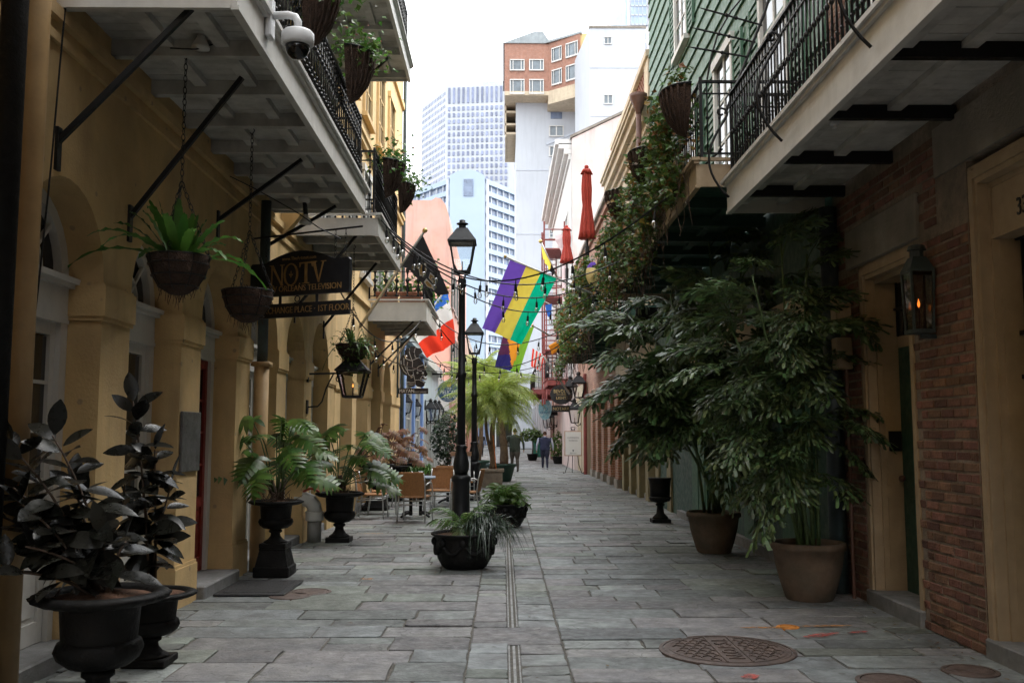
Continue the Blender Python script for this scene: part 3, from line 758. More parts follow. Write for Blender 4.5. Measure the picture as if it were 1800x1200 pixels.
def wallbricks(y0,y1,z0,z1,single,skip=None):
    global nb
    k=int(round(z0/CH))
    while k*CH+BRH<=z1+.01:
        z=k*CH+.005; y=y0+.004; first=(k%2==1)
        while y<y1-.03:
            hd=first or (y1-y<.19); L=.098 if hd else BRL
            if y1-y<L-.02: break
            first=False; yc=y+L/2
            if not(skip and skip(yc,z)):
                dx=rnd.uniform(-.004,.005)
                if single and nb<300:
                    inst("brick",rnd.choice(BH if hd else BM),RA,(XR+dx,yc,z),(0,0,0)); nb+=1
                else:
                    src=rnd.choice(BHM if hd else BMM); rest.add([(a+XR+dx,b+yc,c+z) for a,b,c in src.v],src.f)
            y+=L+.016
        k+=1
wallbricks(6.645,7.595,0,3.03,True)
wallbricks(8.76,9.36,0,3.03,True)
wallbricks(7.12,9.36,3.08,3.84,False,lambda y,z: 7.4<y<9.0 and 3.0<z<3.44)
wallbricks(2.5,4.98,0,3.7,False)
wallbricks(2.5,9.36,3.95,8.4,False)
# returns of the pier (faces looking at the camera)
k=0
while k*CH<3.0:
    for j in range(3): 
        L=.2; m0=MB(); x=XR+.012+j*.213; y=6.645; m0.box(x,min(x+L,XR+.34),y-.006,y+.02,k*CH+.005,k*CH+.005+BRH) if x<XR+.3 else None
        rest.add(m0.v,m0.f)
    k+=1
o=obj("upper_bricks",rest,MT['brick'],RA); o['kind']='stuff'
m=MB(); m.cbox(XR-.03,XR+.3,7.42,8.98,3.062,3.43,.01); obj("lintel",m,MT['stucco'],RA)
m=MB(); m.box(XR-.012,XR+.3,4.6,7.10,3.452,3.83); obj("stucco_lintel",m,MT['stucco'],RA)
# door 1
T=MT['tan']
def cased(y0,y1,ztop,name,dx,zstep,zt,lab=None):
    m=MB(); x=XR
    for (a,b) in ((y1-.12,y1-.001),(y0+.001,y0+.12)):
        m.box(x+.02,x+.10,a,b,zstep,ztop-.001)
    for (a,b) in ((y1-.09,y1-.03),(y0+.03,y0+.09)): m.box(x+.002,x+.02,a,b,zstep,ztop-.03)
    m.box(x+.02,x+.10,y0+.12,y1-.12,ztop-.14,ztop-.002); m.box(x+.002,x+.02,y0+.09,y1-.09,ztop-.10,ztop-.04)
    m.box(x+.10,x+dx,y1-.14,y1-.10,zstep,ztop-.1); m.box(x+.10,x+dx,y0+.10,y0+.14,zstep,ztop-.1)
    m.box(x+.10,x+dx,y0+.14,y1-.14,ztop-.18,ztop-.13)
    for (za,zb) in ((zstep+.2,.95),(1.05,zt-.12),(zt+.1,ztop-.28)):
        if zb-za>.2: m.box(x+.15,x+dx-.05,y1-.146,y1-.139,za,zb)
    m.box(x+dx-.05,x+dx,y0+.14,y1-.14,zt-.05,zt+.05)
    return obj(name,m,T,RA)
d1=cased(7.6,8.75,3.06,"door",.34,.13,2.34)
m=MB(); m.box(XR+.29,XR+.33,7.75,8.60,.13,2.29); 
for z0,z1 in ((.25,.95),(1.05,2.2)): m.box(XR+.278,XR+.291,7.9,8.45,z0,z1)
obj("door_leaf",m,MT['dgreen'],d1)
m=MB(); m.box(XR+.30,XR+.31,7.75,8.60,2.40,2.88); obj("transom_pane",m,MT['glass'],d1)
m=MB()
for y in (7.85,8.1,8.35,8.55): m.bar((XR+.27,y,2.39),(XR+.27,y,2.88),.016)
m.bar((XR+.268,7.75,2.64),(XR+.268,8.6,2.64),.02); obj("transom_bars",m,MT['iron'],d1)
m=MB(); m.sphere((XR+.25,8.53,1.12),.03); obj("door_knob",m,MT['brownmetal'],d1,True)
m=MB(); m.cbox(XR-.03,XR+.6,7.61,8.74,-.03,.13,.012); obj("doorstep",m,MT['step'],RA)
m=MB(); m.cbox(XR+.17,XR+.28,8.575,8.602,1.36,1.54,.004); obj("keypad",m,MT['iron'],d1)
# door 2 with iron grille and its street number
d2=cased(5.0,6.64,3.40,"door",.42,.13,2.62)
m=MB(); m.box(XR+.38,XR+.41,5.14,6.5,.13,2.57)
obj("door_leaf",m,MT['dgreen'],d2)
m=MB(); m.box(XR+.11,XR+.40,5.15,6.498,2.86,3.22); m.box(XR+.10,XR+.11,5.15,6.498,2.86,2.89); obj("number_board",m,T,d2)
m=MB()
put_text(m,"333",.17,(XR+.104,6.18,2.95),(0,-1,0),(0,0,1),.004,'LEFT',.8); obj("number",m,MT['iron'],d2)
m=MB()
for i in range(9): m.bar((XR+.26,5.25+i*.145,.15),(XR+.26,5.25+i*.145,2.88),.018)
for z in (.3,1.2,1.9,2.2,2.86): m.bar((XR+.262,5.15,z),(XR+.262,6.49,z),.022,.03)
obj("grille",m,MT['iron'],d2)
m=MB(); m.cbox(XR-.02,XR+.6,5.0,6.63,-.03,.13,.012); obj("doorstep",m,MT['step'],RA)
balR=balcony(RA,-1,XR,2.30,-3.0,9.6,3.80,[9.02-1.13*i for i in range(11)],rail='vee',rh=.90,sp=.095,fh=.30,jmat='iron',jw=.06,jh=.10,stringers=(.45,.85),inset=.05)
tag(balR,"long right balcony with black beams and tapered railing bars")
# S shaped outer brackets of that railing
for y in (9.45,7.6,5.7):
    pts=[]
    for i in range(15):
        f=i/14; z=3.90+.86*f; x=2.285-.20*math.sin(math.pi*min(1,f*1.02))**.9*(1.15-.35*f); pts.append((x,y,z))
    for i in range(8):
        a=R(45*i); r=.06*(1-i/10); pts.append((2.285-.06+r*math.cos(a),y,4.78+r*math.sin(a)))
    m=MB(); m.tube(pts,.013,6); obj("scroll_bracket",m,MT['iron'],balR,True)
m=MB(); c=PX(1290,180,2.3)
for y,a in ((5.5,3.3),(7.3,3.3),(9.3,3.3)): pass
upper_window(RA,XR,-1,6.9,8.0,4.3,6.8,MT['white'],MT['glass'],MT['green'],4); upper_window(RA,XR,-1,3.9,5.0,4.3,6.8,MT['white'],MT['glass'],MT['green'],4)
# fan of spikes between the two right balconies
t=thing("spike_guard","fan of black iron spikes barring the gap between two right balconies","railing",(2.3,9.66,4.2))
m=MB()
for px0,py0,px1,py1 in ((1333,0,1228,-15),(1340,45,1226,13),(1328,75,1212,48),(1312,100,1206,82)):
    a=PY(px0,py0,9.66); b=PY(px1,py1,9.66); m.tube([a,a.lerp(b,.85),b],[.011,.011,.002],6)
    for f in (.4,.55): m.sphere(a.lerp(b,f),.022,6,4)
obj("spikes",m,MT['iron'],t)
m=MB(); m.tube([PY(q[0],q[1],9.66) for q in ((1243,140),(1250,100),(1262,60),(1285,20),(1310,-10))],.010,6); obj("hoop",m,MT['iron'],t)
m=MB(); m.tube([PY(1275,200,9.66),PY(1345,20,9.66),PY(1360,-30,9.66)],.016,6); obj("stay",m,MT['iron'],t)

# ================================================================== right: green building
RB=thing("green_house","green house with clapboard upper wall behind the potted palms","building",(XR,15,0))
m=MB(); m.box(XR+.03,9,9.4,20.9,0,11.4); obj("wall",m,MT['dgreen'],RB)
z=4.6
while z<11.3:
    m=MB(); m.prism([(0,0),(.045,0),(.012,.33),(0,.33)],(XR+.03,9.42,z),(-1,0,0),(0,0,1),(0,11.46,0)); obj("siding_board",m,MT['green'],RB); z+=.318
for y0 in (10.2,12.0,13.8,15.6): 
    m=MB(); m.box(XR-.02,XR+.05,y0-.15,y0+1.35,2.75,3.05); obj("lintel",m,MT['cream'],RB)
    m=MB(); m.box(XR+.0,XR+.04,y0,y0+1.2,.1,2.75)
    for zz in (.2,1.5): m.box(XR-.012,XR+.004,y0+.1,y0+.55,zz,zz+1.1); m.box(XR-.012,XR+.004,y0+.65,y0+1.1,zz,zz+1.1)
    obj("shutter_door",m,MT['green'],RB)
m=MB(); m.box(XR-.06,XR+.2,9.4,18.0,-.03,.12); obj("doorstep",m,MT['step'],RB)
for y in (10.6,13.2,15.8): upper_window(RB,XR,-1,y,y+1.0,4.6,7.1,MT['white'],MT['glass'],MT['green'],4)
for y in (12.2,16.4): 
    upper_window(RB,XR,-1,y,y+1.0,8.6,10.8,MT['white'],MT['glass'],MT['green'],4)
balG=balcony(RB,-1,XR,2.02,9.75,18.2,4.12,[9.9+.95*i for i in range(9)],rail='plain',rh=.85,sp=.12,fascm='tan',jmat='dgreen',stringers=(.5,),deckmat='dgreen')
tag(balG,"dark balcony draped in trailing ivy")
m=MB(); m.tube([(XR-.08,9.28,0),(XR-.08,9.28,3.75)],.085,12); m.box(XR-.18,XR,9.2,9.36,1.9,1.95); tag(obj("downpipe",m,MT['copper'],None,True,(XR-.08,9.28,0)),"dark oxidised downpipe where brick house meets green house","pipe","downpipes")
t=thing("meter_boxes","two small tan junction boxes on conduit beside the downpipe","electrical box",(XR-.1,8.98,2.1))
for z0,z1 in ((2.12,2.42),(2.48,2.83)):
    m=MB(); m.cbox(XR-.16,XR-.012,8.9,9.06,z0,z1,.01); obj("box",m,MT['tan'],t)
m=MB(); m.tube([(XR-.05,8.98,0),(XR-.05,8.98,2.12)],.018,8); obj("conduit",m,MT['brownmetal'],t)

# ================================================================== right: cream parapet house, then brick
RC=thing("parapet_house","cream house with pierced brick lattice parapet over olive openings","building",(XR,24,0))
m=MB(); m.box(XR,9,20.95,28.0,3.0,8.9); m.box(XR+.45,9,18.3,28.0,0,3.0); obj("wall",m,MT['cream'],RC)
for i in range(6):
    y=18.9+i*1.46; m=MB(); m.box(XR,XR+.46,y,y+.5,0,3.1); m.box(XR-.015,XR+.03,y-.02,y+.06,0,3.0); obj("pier",m,MT['olive'],RC)
    if i<5:
        m=MB(); m.box(XR+.36,XR+.42,y+.5,y+1.46,.1,3.0); m.box(XR+.3,XR+.37,y+.95,y+1.0,.1,3.0); obj("door_panel",m,MT['olive'],RC)
        m=MB(); m.box(XR+.1,XR+.5,y+.5,y+1.46,-.03,.12); obj("doorstep",m,MT['step'],RC)
for z0,z1,d in ((8.45,8.6,.06),(8.6,8.75,.16),(8.75,8.95,.28),(8.95,9.05,.36),(9.05,9.12,.40)):
    m=MB(); m.box(XR-d,XR+.3,20.97-d*.1,28.0+d*.3,z0,z1); obj("cornice",m,MT['cream'],RC)
m=MB(); m.box(XR-.02,XR+.3,21.0,28.2,9.12,9.3); m.box(XR-.06,XR+.34,20.98,28.26,10.12,10.27)
y=21.0
while y<28.2:
    m.box(XR-.01,XR+.28,y,min(y+.62,28.2),9.3,10.12); y+=2.16
obj("parapet",m,MT['cream'],RC)
for i in range(3):
    y0=21.62+i*2.16; y1=y0+1.54; m=MB(); k=0; z=9.3
    while z<10.1:
        y=y0+(.11 if k%2 else 0)
        while y<y1-.02: m.box(XR+.03,XR+.22,y,min(y+.12,y1),z,z+.075); y+=.22
        z+=.082; k+=1
    obj("brick_lattice",m,MT['terracotta'],RC)
m=MB(); m.lathe([(.05,0),(.07,.1),(.2,.42),(.2,.5)],12,(XR-.28,20.7,8.6)); m.tube([(XR-.28,20.7,4),(XR-.28,20.7,8.65)],.06,8); tag(obj("rain_hopper",m,MT['brownmetal'],None,True,(XR-.28,20.7,4)),"brown rain hopper and pipe beside the green clapboards","pipe")
for y in (22.2,25.2): upper_window(RC,XR,-1,y,y+1.0,4.8,7.2,MT['white'],MT['glass'],MT['dgreen'])
RD=thing("brick_row_building","brick building with tall ground floor piers beyond the olive openings","building",(XR,33,0))
m=MB(); m.box(XR,10,28.05,42,3.0,8.6); m.box(XR+.5,10,26.6,42,0,3.0); obj("wall",m,MT['brickwall'],RD)
for z0,z1,d in ((8.6,8.8,.1),(8.8,8.92,.2),(8.92,9.1,.12)):
    m=MB(); m.box(XR-d,XR+.5,28.3,42,z0,z1); obj("cornice",m,MT['brickwall'] if d<.2 else MT['stucco'],RD)
for i in range(5):
    y=27.4+i*1.95; m=MB(); m.box(XR-.02,XR+.5,y,y+.75,.25,3.1); obj("pier",m,MT['brickwall'],RD)
    m=MB(); m.box(XR-.06,XR+.52,y-.03,y+.78,-.03,.25); obj("plinth",m,MT['stucco'],RD)
    m=MB(); m.box(XR+.30,XR+.36,y+.75,y+1.95,.1,3.0); m.box(XR+.2,XR+.31,y+.75,y+.85,.1,3.0); obj("door_panel",m,MT['cream'],RD)
balD=balcony(RC,-1,XR,2.02,20.3,34.0,4.08,[20.6+1.2*i for i in range(12)],rail='plain',rh=.9,sp=.16,fascm='dgreen',jmat='dgreen',stringers=(),deckmat='dgreen')
tag(balD,"dark green far balcony with umbrellas and climbers")
t=thing("downpipe","red downpipe where brick piers meet the cream house","pipe",(XR-.12,37.2,0),"downpipes")
m=MB(); m.tube([(XR-.12,37.2,0),(XR-.12,37.2,3.9)],.07,8); obj("pipe",m,MT['redmetal'],t)
RE=thing("cream_shop","cream shop front beyond the red downpipe hung with lanterns","building",(XR,40,0))
m=MB(); m.box(XR-.05,XR+.46,37.4,42,0,3.6); obj("wall",m,MT['cream'],RE)
for y in (38.0,39.5,41.0):
    m=MB(); m.box(XR-.09,XR-.04,y,y+.16,0,3.1); m.box(XR-.14,XR-.04,y-.05,y+.22,2.85,3.1); obj("pilaster",m,MT['cream'],RE)
RF=thing("pink_house","tall house with a peeling pink stucco side wall","building",(3.1,50,0))
a=PY(1008,243,42.05); b=PY(1092,203,42.05)
sl=(b.z-a.z)/(b.x-a.x)
m=MB(); x1=10; x0=3.1
m.prism([(x0,0),(x1,0),(x1,a.z+sl*(x1-a.x)),(x0,a.z)],(0,42.05,0),(1,0,0),(0,0,1),(0,16,0)); obj("wall",m,[MT['pink']],RF)
m=MB(); m.box(3.04,3.1,42.2,58,3.6,a.z-.8); obj("facade",m,MT['greyw'],RF)
for dz,d in ((-.9,.15),(-.65,.35),(-.4,.6),(-.2,.75)):
    m=MB(); m.box(3.1-d,3.1,42.3,58,a.z+dz,a.z+dz+.24); obj("cornice",m,MT['greyw'],RF)
m=MB(); m.prism([(-.08,0),(x1-x0,sl*(x1-x0)),(x1-x0,sl*(x1-x0)+.12),(-.08,.12)],(x0,41.98,a.z),(1,0,0),(0,0,1),(0,.5,0)); obj("coping",m,MT['stucco'],RF)
for y in (44,48,52):
    upper_window(RF,3.04,-1,y,y+1.2,9.3,11.8,MT['white'],MT['curtain']); upper_window(RF,3.04,-1,y,y+1.2,5.3,7.9,MT['white'],MT['curtain'])
m=MB(); m.lathe([(.05,0),(.32,.55),(.34,.75)],10,(2.7,43.2,9.9)); m.tube([(2.85,43.2,4),(2.75,43.2,10)],.09,8); obj("downpipe",m,pm("pink_pipe",(.6,.46,.46),.7,.1),RF)
RG=thing("white_house","white painted house on the far right of the alley","building",(3.1,80,0))
m=MB(); m.box(3.1,14,62,104,0,8.5)
for i in range(8): m.box(3.06,3.1,62.01,103.9,.9*i+.6,.9*i+.64)
obj("wall",m,MT['bldwhite'],RG)
for y in range(66,102,6):
    upper_window(RG,3.05,-1,y,y+1.4,4.6,7.2,MT['greyw'],MT['curtain'])
    m=MB(); m.box(2.95,3.06,y+2.6,y+3.2,0,4.2); obj("pilaster",m,MT['bldwhite'],RG)
RH=thing("brown_shop","dark brown shop front between cream shop and white house","building",(3.1,60,0))
m=MB(); m.box(3.15,9,58.1,61.9,0,7); obj("wall",m,MT['brickwall'],RH)
m=MB(); m.box(3.02,3.16,58.3,60,0,3); m.box(3.02,3.16,60.4,61.8,0,3); obj("shop_front",m,MT['brownmetal'],RH)
# fire escape and red balconies
t=thing("fire_escape","rusty red iron fire escape on the pale house","fire escape",(2.4,47,3.5))
RM=MT['redmetal']
for z in (5.6,8.2,10.6):
    m=MB(); m.box(2.0,3.05,46.2,48.8,z,z+.07); 
    for q in ((2.0,46.2),(2.0,48.8),(2.0,47.5)): m.bar((*q,z),(*q,z+1.0),.06)
    for zz in (.5,1.0): m.bar((2.0,46.2,z+zz),(2.0,48.8,z+zz),.05); m.bar((2.0,46.2,z+zz),(3.05,46.2,z+zz),.05); m.bar((2.0,48.8,z+zz),(3.05,48.8,z+zz),.05)
    obj("platform",m,RM,t)
m=MB()
for z in (3.2,5.6,8.2):
    for x in (2.1,2.6): m.bar((x,46.4,z),(x+.1,48.4,z+2.5),.06,.1)
    for i in range(9): m.bar((2.1,46.4+i*.22,z+.28*i),(2.65,46.4+i*.22,z+.28*i),.04)
obj("stairs",m,RM,t)
m=MB()
for q in ((2.0,46.2),(2.0,48.8),(3.0,46.2)): m.bar((*q,3),(*q,12),.08)
obj("posts",m,RM,t)
balE=balcony(RF,-1,3.04,1.95,42.2,46.0,3.75,[42.4+.9*i for i in range(4)],rail='plain',rh=.9,sp=.2,fascm='redmetal',jmat='redmetal',deckmat='redmetal')
tag(balE,"red painted balcony of the pink house")
balE2=balcony(RF,-1,3.04,1.55,49.0,57,3.65,[49.4+1.5*i for i in range(5)],rail='plain',rh=1.0,sp=.3,fascm='redmetal',jmat='redmetal',deckmat='redmetal')

# ================================================================== left: blue and pale shops, salmon house
LC=thing("blue_shop","low blue stucco shop just beyond the yellow arcade","building",(XL,30,0))
m=MB(); m.box(XL-5,XL,26.25,33.5,0,4.45); obj("wall",m,MT['blue'],LC)
m=MB(); m.box(XL-.3,XL+.16,26.25,33.5,4.2,4.45); m.box(XL-.3,XL+.24,26.22,33.55,4.45,4.58); obj("cornice",m,MT['paleblue'],LC)
for y in (27.6,30.6):
    upper_window(LC,XL,1,y,y+1.3,.5,3.0,MT['white'],MT['curtain'],None,5)
for y in (26.6,29.6,32.7): 
    m=MB(); m.box(XL,XL+.09,y,y+.35,0,4.2); obj("pilaster",m,MT['blue'],LC)
LD=thing("pale_blue_shop","low pale grey blue shop with small arched windows","building",(XL,37,0))
m=MB(); m.box(XL-5,XL,33.55,41.5,0,4.2); obj("wall",m,MT['paleblue'],LD)
m=MB(); m.box(XL-.3,XL+.2,33.6,41.5,4.0,4.3); obj("cornice",m,MT['greyw'],LD)
for y in (34.3,36.2,38.1,40.0):
    m=MB(); P=arch_pts(y,y+.8,2.4); m.add([(XL+.012,*q) for q in P]+[(XL+.012,y+.8,.2),(XL+.012,y,.2)],(tuple(range(len(P)+2)),)); obj("window",m,MT['glass'],LD)
    m=MB(); 
    for q in (y-.1,y+.8): m.box(XL,XL+.06,q,q+.1,0,2.4)
    obj("window_frame",m,MT['greyw'],LD)
LE=thing("grey_shop","low grey shop before the salmon house","building",(XL,46,0))
m=MB(); m.box(XL-5,XL,41.55,50,0,4.1); m.box(XL-.1,XL+.35,43,49,2.6,2.75); obj("wall",m,MT['greyw'],LE)
for y in (42.5,44.5,46.5,48.3): upper_window(LE,XL,1,y,y+1.0,.3,2.4,MT['white'],MT['curtain'])
LF=thing("salmon_house","tall salmon stucco house with a blank side wall","building",(XL,60,0))
zt=PY(745,352,50.05).z
m=MB(); m.prism([(-14,0),(XL,0),(XL,zt-1.5),(XL-.08,zt-.8),(XL-.25,zt-.25),(XL-.5,zt+.1),(XL-.8,zt+.15),(XL-1.0,zt),(-14,zt)],(0,50.05,0),(1,0,0),(0,0,1),(0,22,0)); obj("wall",m,MT['salmon'],LF)
for y in (52,55,58,61,64,67):
    upper_window(LF,XL,1,y,y+1.2,4.5,7,MT['pink'],MT['glass'],MT['dgreen']); upper_window(LF,XL,1,y,y+1.2,8.5,10.6,MT['pink'],MT['glass'],MT['dgreen'])
m=MB(); m.box(XL-.05,XL+.1,51,71,0,3.4); obj("shop_front",m,MT['salmon'],LF)
LG=thing("brick_end_house","brown brick house at the far left end of the alley","building",(XL,88,0))
m=MB(); m.box(-15,XL,72.1,104,0,9.4); obj("wall",m,MT['brickpale'],LG)
for y in (75,79,83,87,91,95,99): upper_window(LG,XL,1,y,y+1.4,4.6,7.0,MT['white'],MT['glass'],MT['dgreen'])
m=MB(); m.box(XL,XL+.12,73,103,0,3.2); obj("shop_front",m,MT['terracotta'],LG)
# building across the street closing the view
RI=thing("street_end_building","grey building with a garage opening across the far street","building",(2,135,0))
m=MB(); m.box(-30,34,132,146,4.3,9); m.box(-30,-1,132,146,0,4.3); m.box(1.2,34,132,146,0,4.3); m.box(-2,4,138,146,0,5); obj("wall",m,MT['greyw'],RI)
m=MB(); m.box(-6,8,131.2,132,3.3,4.6); obj("canopy",m,pm("grey_canopy",(.2,.2,.21),.6,.1),RI)
for a,b in ((2.2,6),(-8,-2)):
    m=MB(); m.box(a,b,131.8,131.98,.2,3.1); obj("window",m,MT['bglass2'],RI)
for i in range(8):
    m=MB(); m.box(-14+i*3.6,-12+i*3.6,131.85,131.98,5.2,7.6); obj("window",m,MT['bglass2'],RI)

# ================================================================== far towers
WB=MT['bldwhite']
# white hotel tower with brick penthouse
D=112.0
def P2(px,py): return PY(px,py,D)
T1=thing("hotel_tower","white hotel tower topped by a brick penthouse","tower",(P2(960,765).x,D,0),"far towers")
x0=P2(907,500).x; x1=P2(1030,500).x; zs_=P2(950,178).z; zt=P2(950,92).z
m=MB(); m.box(x0,x1,D,D+14,0,zs_); obj("shaft",m,WB,T1)
for y in (300,412,520): 
    z=P2(930,y).z; m=MB(); m.box(x0-.02,P2(1000,y).x,D-.06,D,z,z+.12); obj("floor_line",m,MT['bldwhite2'],T1)
m=MB(); 
for py in (190,212,228): 
    z=P2(895,py).z; m.box(P2(888,py).x,x0,D+1,D+13,z-.25,z)
m.box(P2(888,200).x,P2(890,200).x,D+1,D+12,P2(895,236).z,zs_); obj("side_balconies",m,MT['cream'],T1)
xa=P2(887,130).x; xb=P2(962,130).x; xc=P2(1014,130).x; zb1=P2(920,174).z
zbe=P2(1014,164).z-.1
m=MB(); m.box(xa,xb,D-2.5,D+14,zb1,zt); obj("penthouse_front",m,MT['bbrick'],T1)
yb=D-2.5; yc=D-5.5
m=MB(); m.prism([(xb,yb),(xc,yc),(xc,D+14),(xb,D+14)],(0,0,zb1),(1,0,0),(0,1,0),(0,0,zt-zb1)); obj("penthouse_wing",m,MT['bbrick'],T1)
m=MB(); m.prism([(xb,yb-.1),(xc,yc-.1),(xc,D),(xb,D)],(0,0,zb1-1.6),(1,0,0),(0,1,0),(0,0,1.6)); m.box(xa,xb,D-2.6,D+12,zb1-.5,zb1); obj("slab",m,MT['cream'],T1)
m=MB(); m.box(xc,xc+3.4,yc+.3,D+14,zb1-1.4,zt+.1); obj("yellow_side",m,MT['yellow2'],T1)
m=MB(); m.prism([(xa-.2,zt),(xb+.3,zt),(xb-.6,zt+1.4),(xa+3.5,zt+1.4)],(0,D-2.7,0),(1,0,0),(0,0,1),(0,16,0)); m.prism([(xb-.3,yb-.2),(xc+.2,yc-.2),(xc+.2,D+13),(xb-.3,D+13)],(0,0,zt),(1,0,0),(0,1,0),(0,0,.25)); obj("roof",m,MT['slateroof'],T1)
m=MB(); m.box(P2(905,80).x,P2(964,80).x,D+2,D+8,zt+1,zt+2.6); m.lathe([(.3,0),(.3,.9),(.6,.9),(.6,1.2)],10,(P2(938,75).x,D+4,zt+2.5)); obj("roof_room",m,MT['bbrick'],T1)
def far_window(t,x0,x1,z0,z1,y0,y1=None,trim=MT['white'],glass=MT['curtain'],cols=3,th=.18):
    y1=y0 if y1 is None else y1
    f=lambda q: y0+(y1-y0)*q
    m=MB(); X=lambda q:x0+(x1-x0)*q
    for (a,b) in ((0,.06),(.94,1),(.2,.25),(.75,.8)) if cols==3 else ((0,.08),(.92,1),(.46,.54)):
        m.add([(X(a),f(a)-th,z0),(X(b),f(b)-th,z0),(X(b),f(b)-th,z1),(X(a),f(a)-th,z1),(X(a),f(a)+.1,z0),(X(b),f(b)+.1,z0),(X(b),f(b)+.1,z1),(X(a),f(a)+.1,z1)],((0,1,2,3),(0,3,7,4),(1,5,6,2)))
    h=(z1-z0)*.05
    for (a,b) in ((z0-h,z0+h),(z1-h,z1+h*.5)):
        m.add([(x0,y0-th*1.3,a),(x1,y1-th*1.3,a),(x1,y1-th*1.3,b),(x0,y0-th*1.3,b),(x0,y0,a),(x1,y1,a),(x1,y1,b),(x0,y0,b)],((0,1,2,3),(0,4,5,1),(3,2,6,7)))
    w=obj("window",m,trim,t)
    m=MB(); m.quad((x0,y0-.05,z0),(x1,y1-.05,z0),(x1,y1-.05,z1),(x0,y0-.05,z1)); obj("pane",m,glass,w)
for (pa,pb) in ((896,922),(930,956)):
    for (ya,yb_) in ((125,106),(166,141)):
        far_window(T1,PY(pa,ya,yb).x,PY(pb,ya,yb).x,PY(pa,ya,yb).z+.05,PY(pa,yb_,yb).z,yb)
for (f0,f1) in ((.10,.42),(.54,.92)):
    for (zf0,zf1) in ((.10,.40),(.58,.86)):
        X=lambda q: xb+(xc-xb)*q; Y=lambda q: yb+(yc-yb)*q; H=zt-zb1
        far_window(T1,X(f0),X(f1),zb1+H*zf0,zb1+H*zf1,Y(f0),Y(f1))
for py0,py1 in ((240,222),(275,258),(310,294),(346,330),(382,366),(418,402),(454,438)):
    far_window(T1,P2(965,py0).x,P2(991,py0).x,P2(965,py0).z,P2(965,py1).z,D,cols=2)
m=MB(); m.box(P2(968,200).x,P2(988,200).x,D-.1,D+.02,P2(968,209).z,P2(968,198).z); obj("vent",m,MT['bglass2'],T1)
m=MB(); m.bar(P2(960,254),P2(1015,231),.25); obj("slanted_pipe",m,MT['bldwhite2'],T1)
# white blank slab
D2=98.0
def P3(px,py): return PY(px,py,D2)
T2=thing("white_block","blank white block with two small windows right of the hotel","tower",(P3(1085,765).x,D2,0),"far towers")
xl=P3(1037,150).x; xr=P3(1136,150).x; zt=P3(1085,50).z
m=MB(); m.box(xl,xr,D2,D2+12,0,zt); m.prism([(xl,D2),(xl,D2+9),(P3(1022,150).x,D2+9)],(0,0,0),(1,0,0),(0,1,0),(0,0,zt)); obj("wall",m,WB,T2)
m=MB(); m.box(xl-.05,xr+.05,D2-.1,D2+12,zt,zt+.25); obj("coping",m,MT['stucco'],T2)
for (pa,pb,ya,yb_) in ((1062,1075,78,66),(1061,1077,183,167)):
    far_window(T2,P3(pa,ya).x,P3(pb,ya).x,P3(pa,ya).z,P3(pa,yb_).z,D2,cols=2,th=.1)
for py in (120,205,290): 
    m=MB(); z=P3(1080,py).z; m.box(xl-.03,xr+.02,D2-.05,D2+.0,z,z+.10); obj("panel_joint",m,MT['bldwhite2'],T2)
m=MB()
for px,r in ((1055,.5),(1088,.6)): m.lathe([(r,0),(r*.9,.4),(.1,.6)],10,(P3(px,50).x,D2+3,zt+.2))
obj("roof_vents",m,MT['ironr'],T2)
# glass tower at top right
D3=300.0
def P4(px,py): return PY(px,py,D3)
T3=thing("glass_tower","glass and stone tower at the top right behind the white block","tower",(P4(1130,765).x,D3,0),"far towers")
xa=P4(1082,30).x; xb=P4(1098,30).x; xc=P4(1230,30).x; zt=P4(1100,-160).z
m=MB(); m.box(xa+1.5,xc,D3+1,D3+40,0,zt); obj("body",m,pm("beige_stone_panels",(.66,.62,.62),.8,.05,.05,0),T3)
m=MB(); m.lathe([(3.0,0),(3.0,zt)],16,(xb-1.2,D3+3,0)); obj("glass_corner",m,pm("sky_glass",(.45,.55,.62),.12,.15,.15,0),T3)
m=MB(); m.box(xb+2,P4(1138,0).x,D3+.4,D3+1.2,P4(1110,44).z,zt); obj("glass_bay",m,pm("bay_glass",(.30,.38,.50),.12,.25,.12,0),T3)
m=MB()
for i in range(14): z=P4(1100,44).z+i*3.2; m.box(xb+1.9,P4(1138,0).x+.1,D3+.2,D3+.5,z,z+.5)
for i in range(6): x=xb+2+i*1.3; m.box(x,x+.2,D3+.2,D3+.5,P4(1110,44).z,zt)
obj("bay_bars",m,MT['bldwhite2'],T3)
wm=MB(); wm.box(-.85,.85,-.2,.2,-1.0,1.0); wme=wm.mesh("window",MT['bglass'])
for i in range(5):
    for j in range(9): inst("window",wme,T3,(P4(1104+i*14,60).x,D3+.95,P4(1104,62).z-j*3.2+ (j==99)))
for i in range(2):
    for j in range(1,8): inst("window",wme,T3,(P4(1146+i*14,60).x,D3+.95,P4(1104,62).z+j*3.2))
# office tower with a grid of windows
D4=380.0
T4=thing("office_tower","tall white office tower with a grid of small windows","tower",(PY(830,765,D4).x,D4,0),"far towers")
c=PY(784,147,D4); lft=PY(742,181,D4); zt=c.z
k=(765-181)/(765-147)
DL=D4/k; lft=PY(742,181,DL)
A=Vector((c.x,D4,0)); Bx=PY(1010,150,D4-6); Bv=Vector((Bx.x,D4-6,0)); Lv=Vector((lft.x,DL,0)); Cv=Bv+(Lv-A)
m=MB(); m.prism([(A.x,A.y),(Bv.x,Bv.y),(Cv.x,Cv.y),(Lv.x,Lv.y)],(0,0,0),(1,0,0),(0,1,0),(0,0,zt)); 
q=A.lerp(Cv,.5); m.box(q.x-14,q.x+12,q.y-4,q.y+4,zt,zt+2.4)
for dx,h in ((2,13),(6,6),(-3,4)): m.bar((q.x+dx,q.y-3,zt),(q.x+dx,q.y-3,zt+h+4),.25)
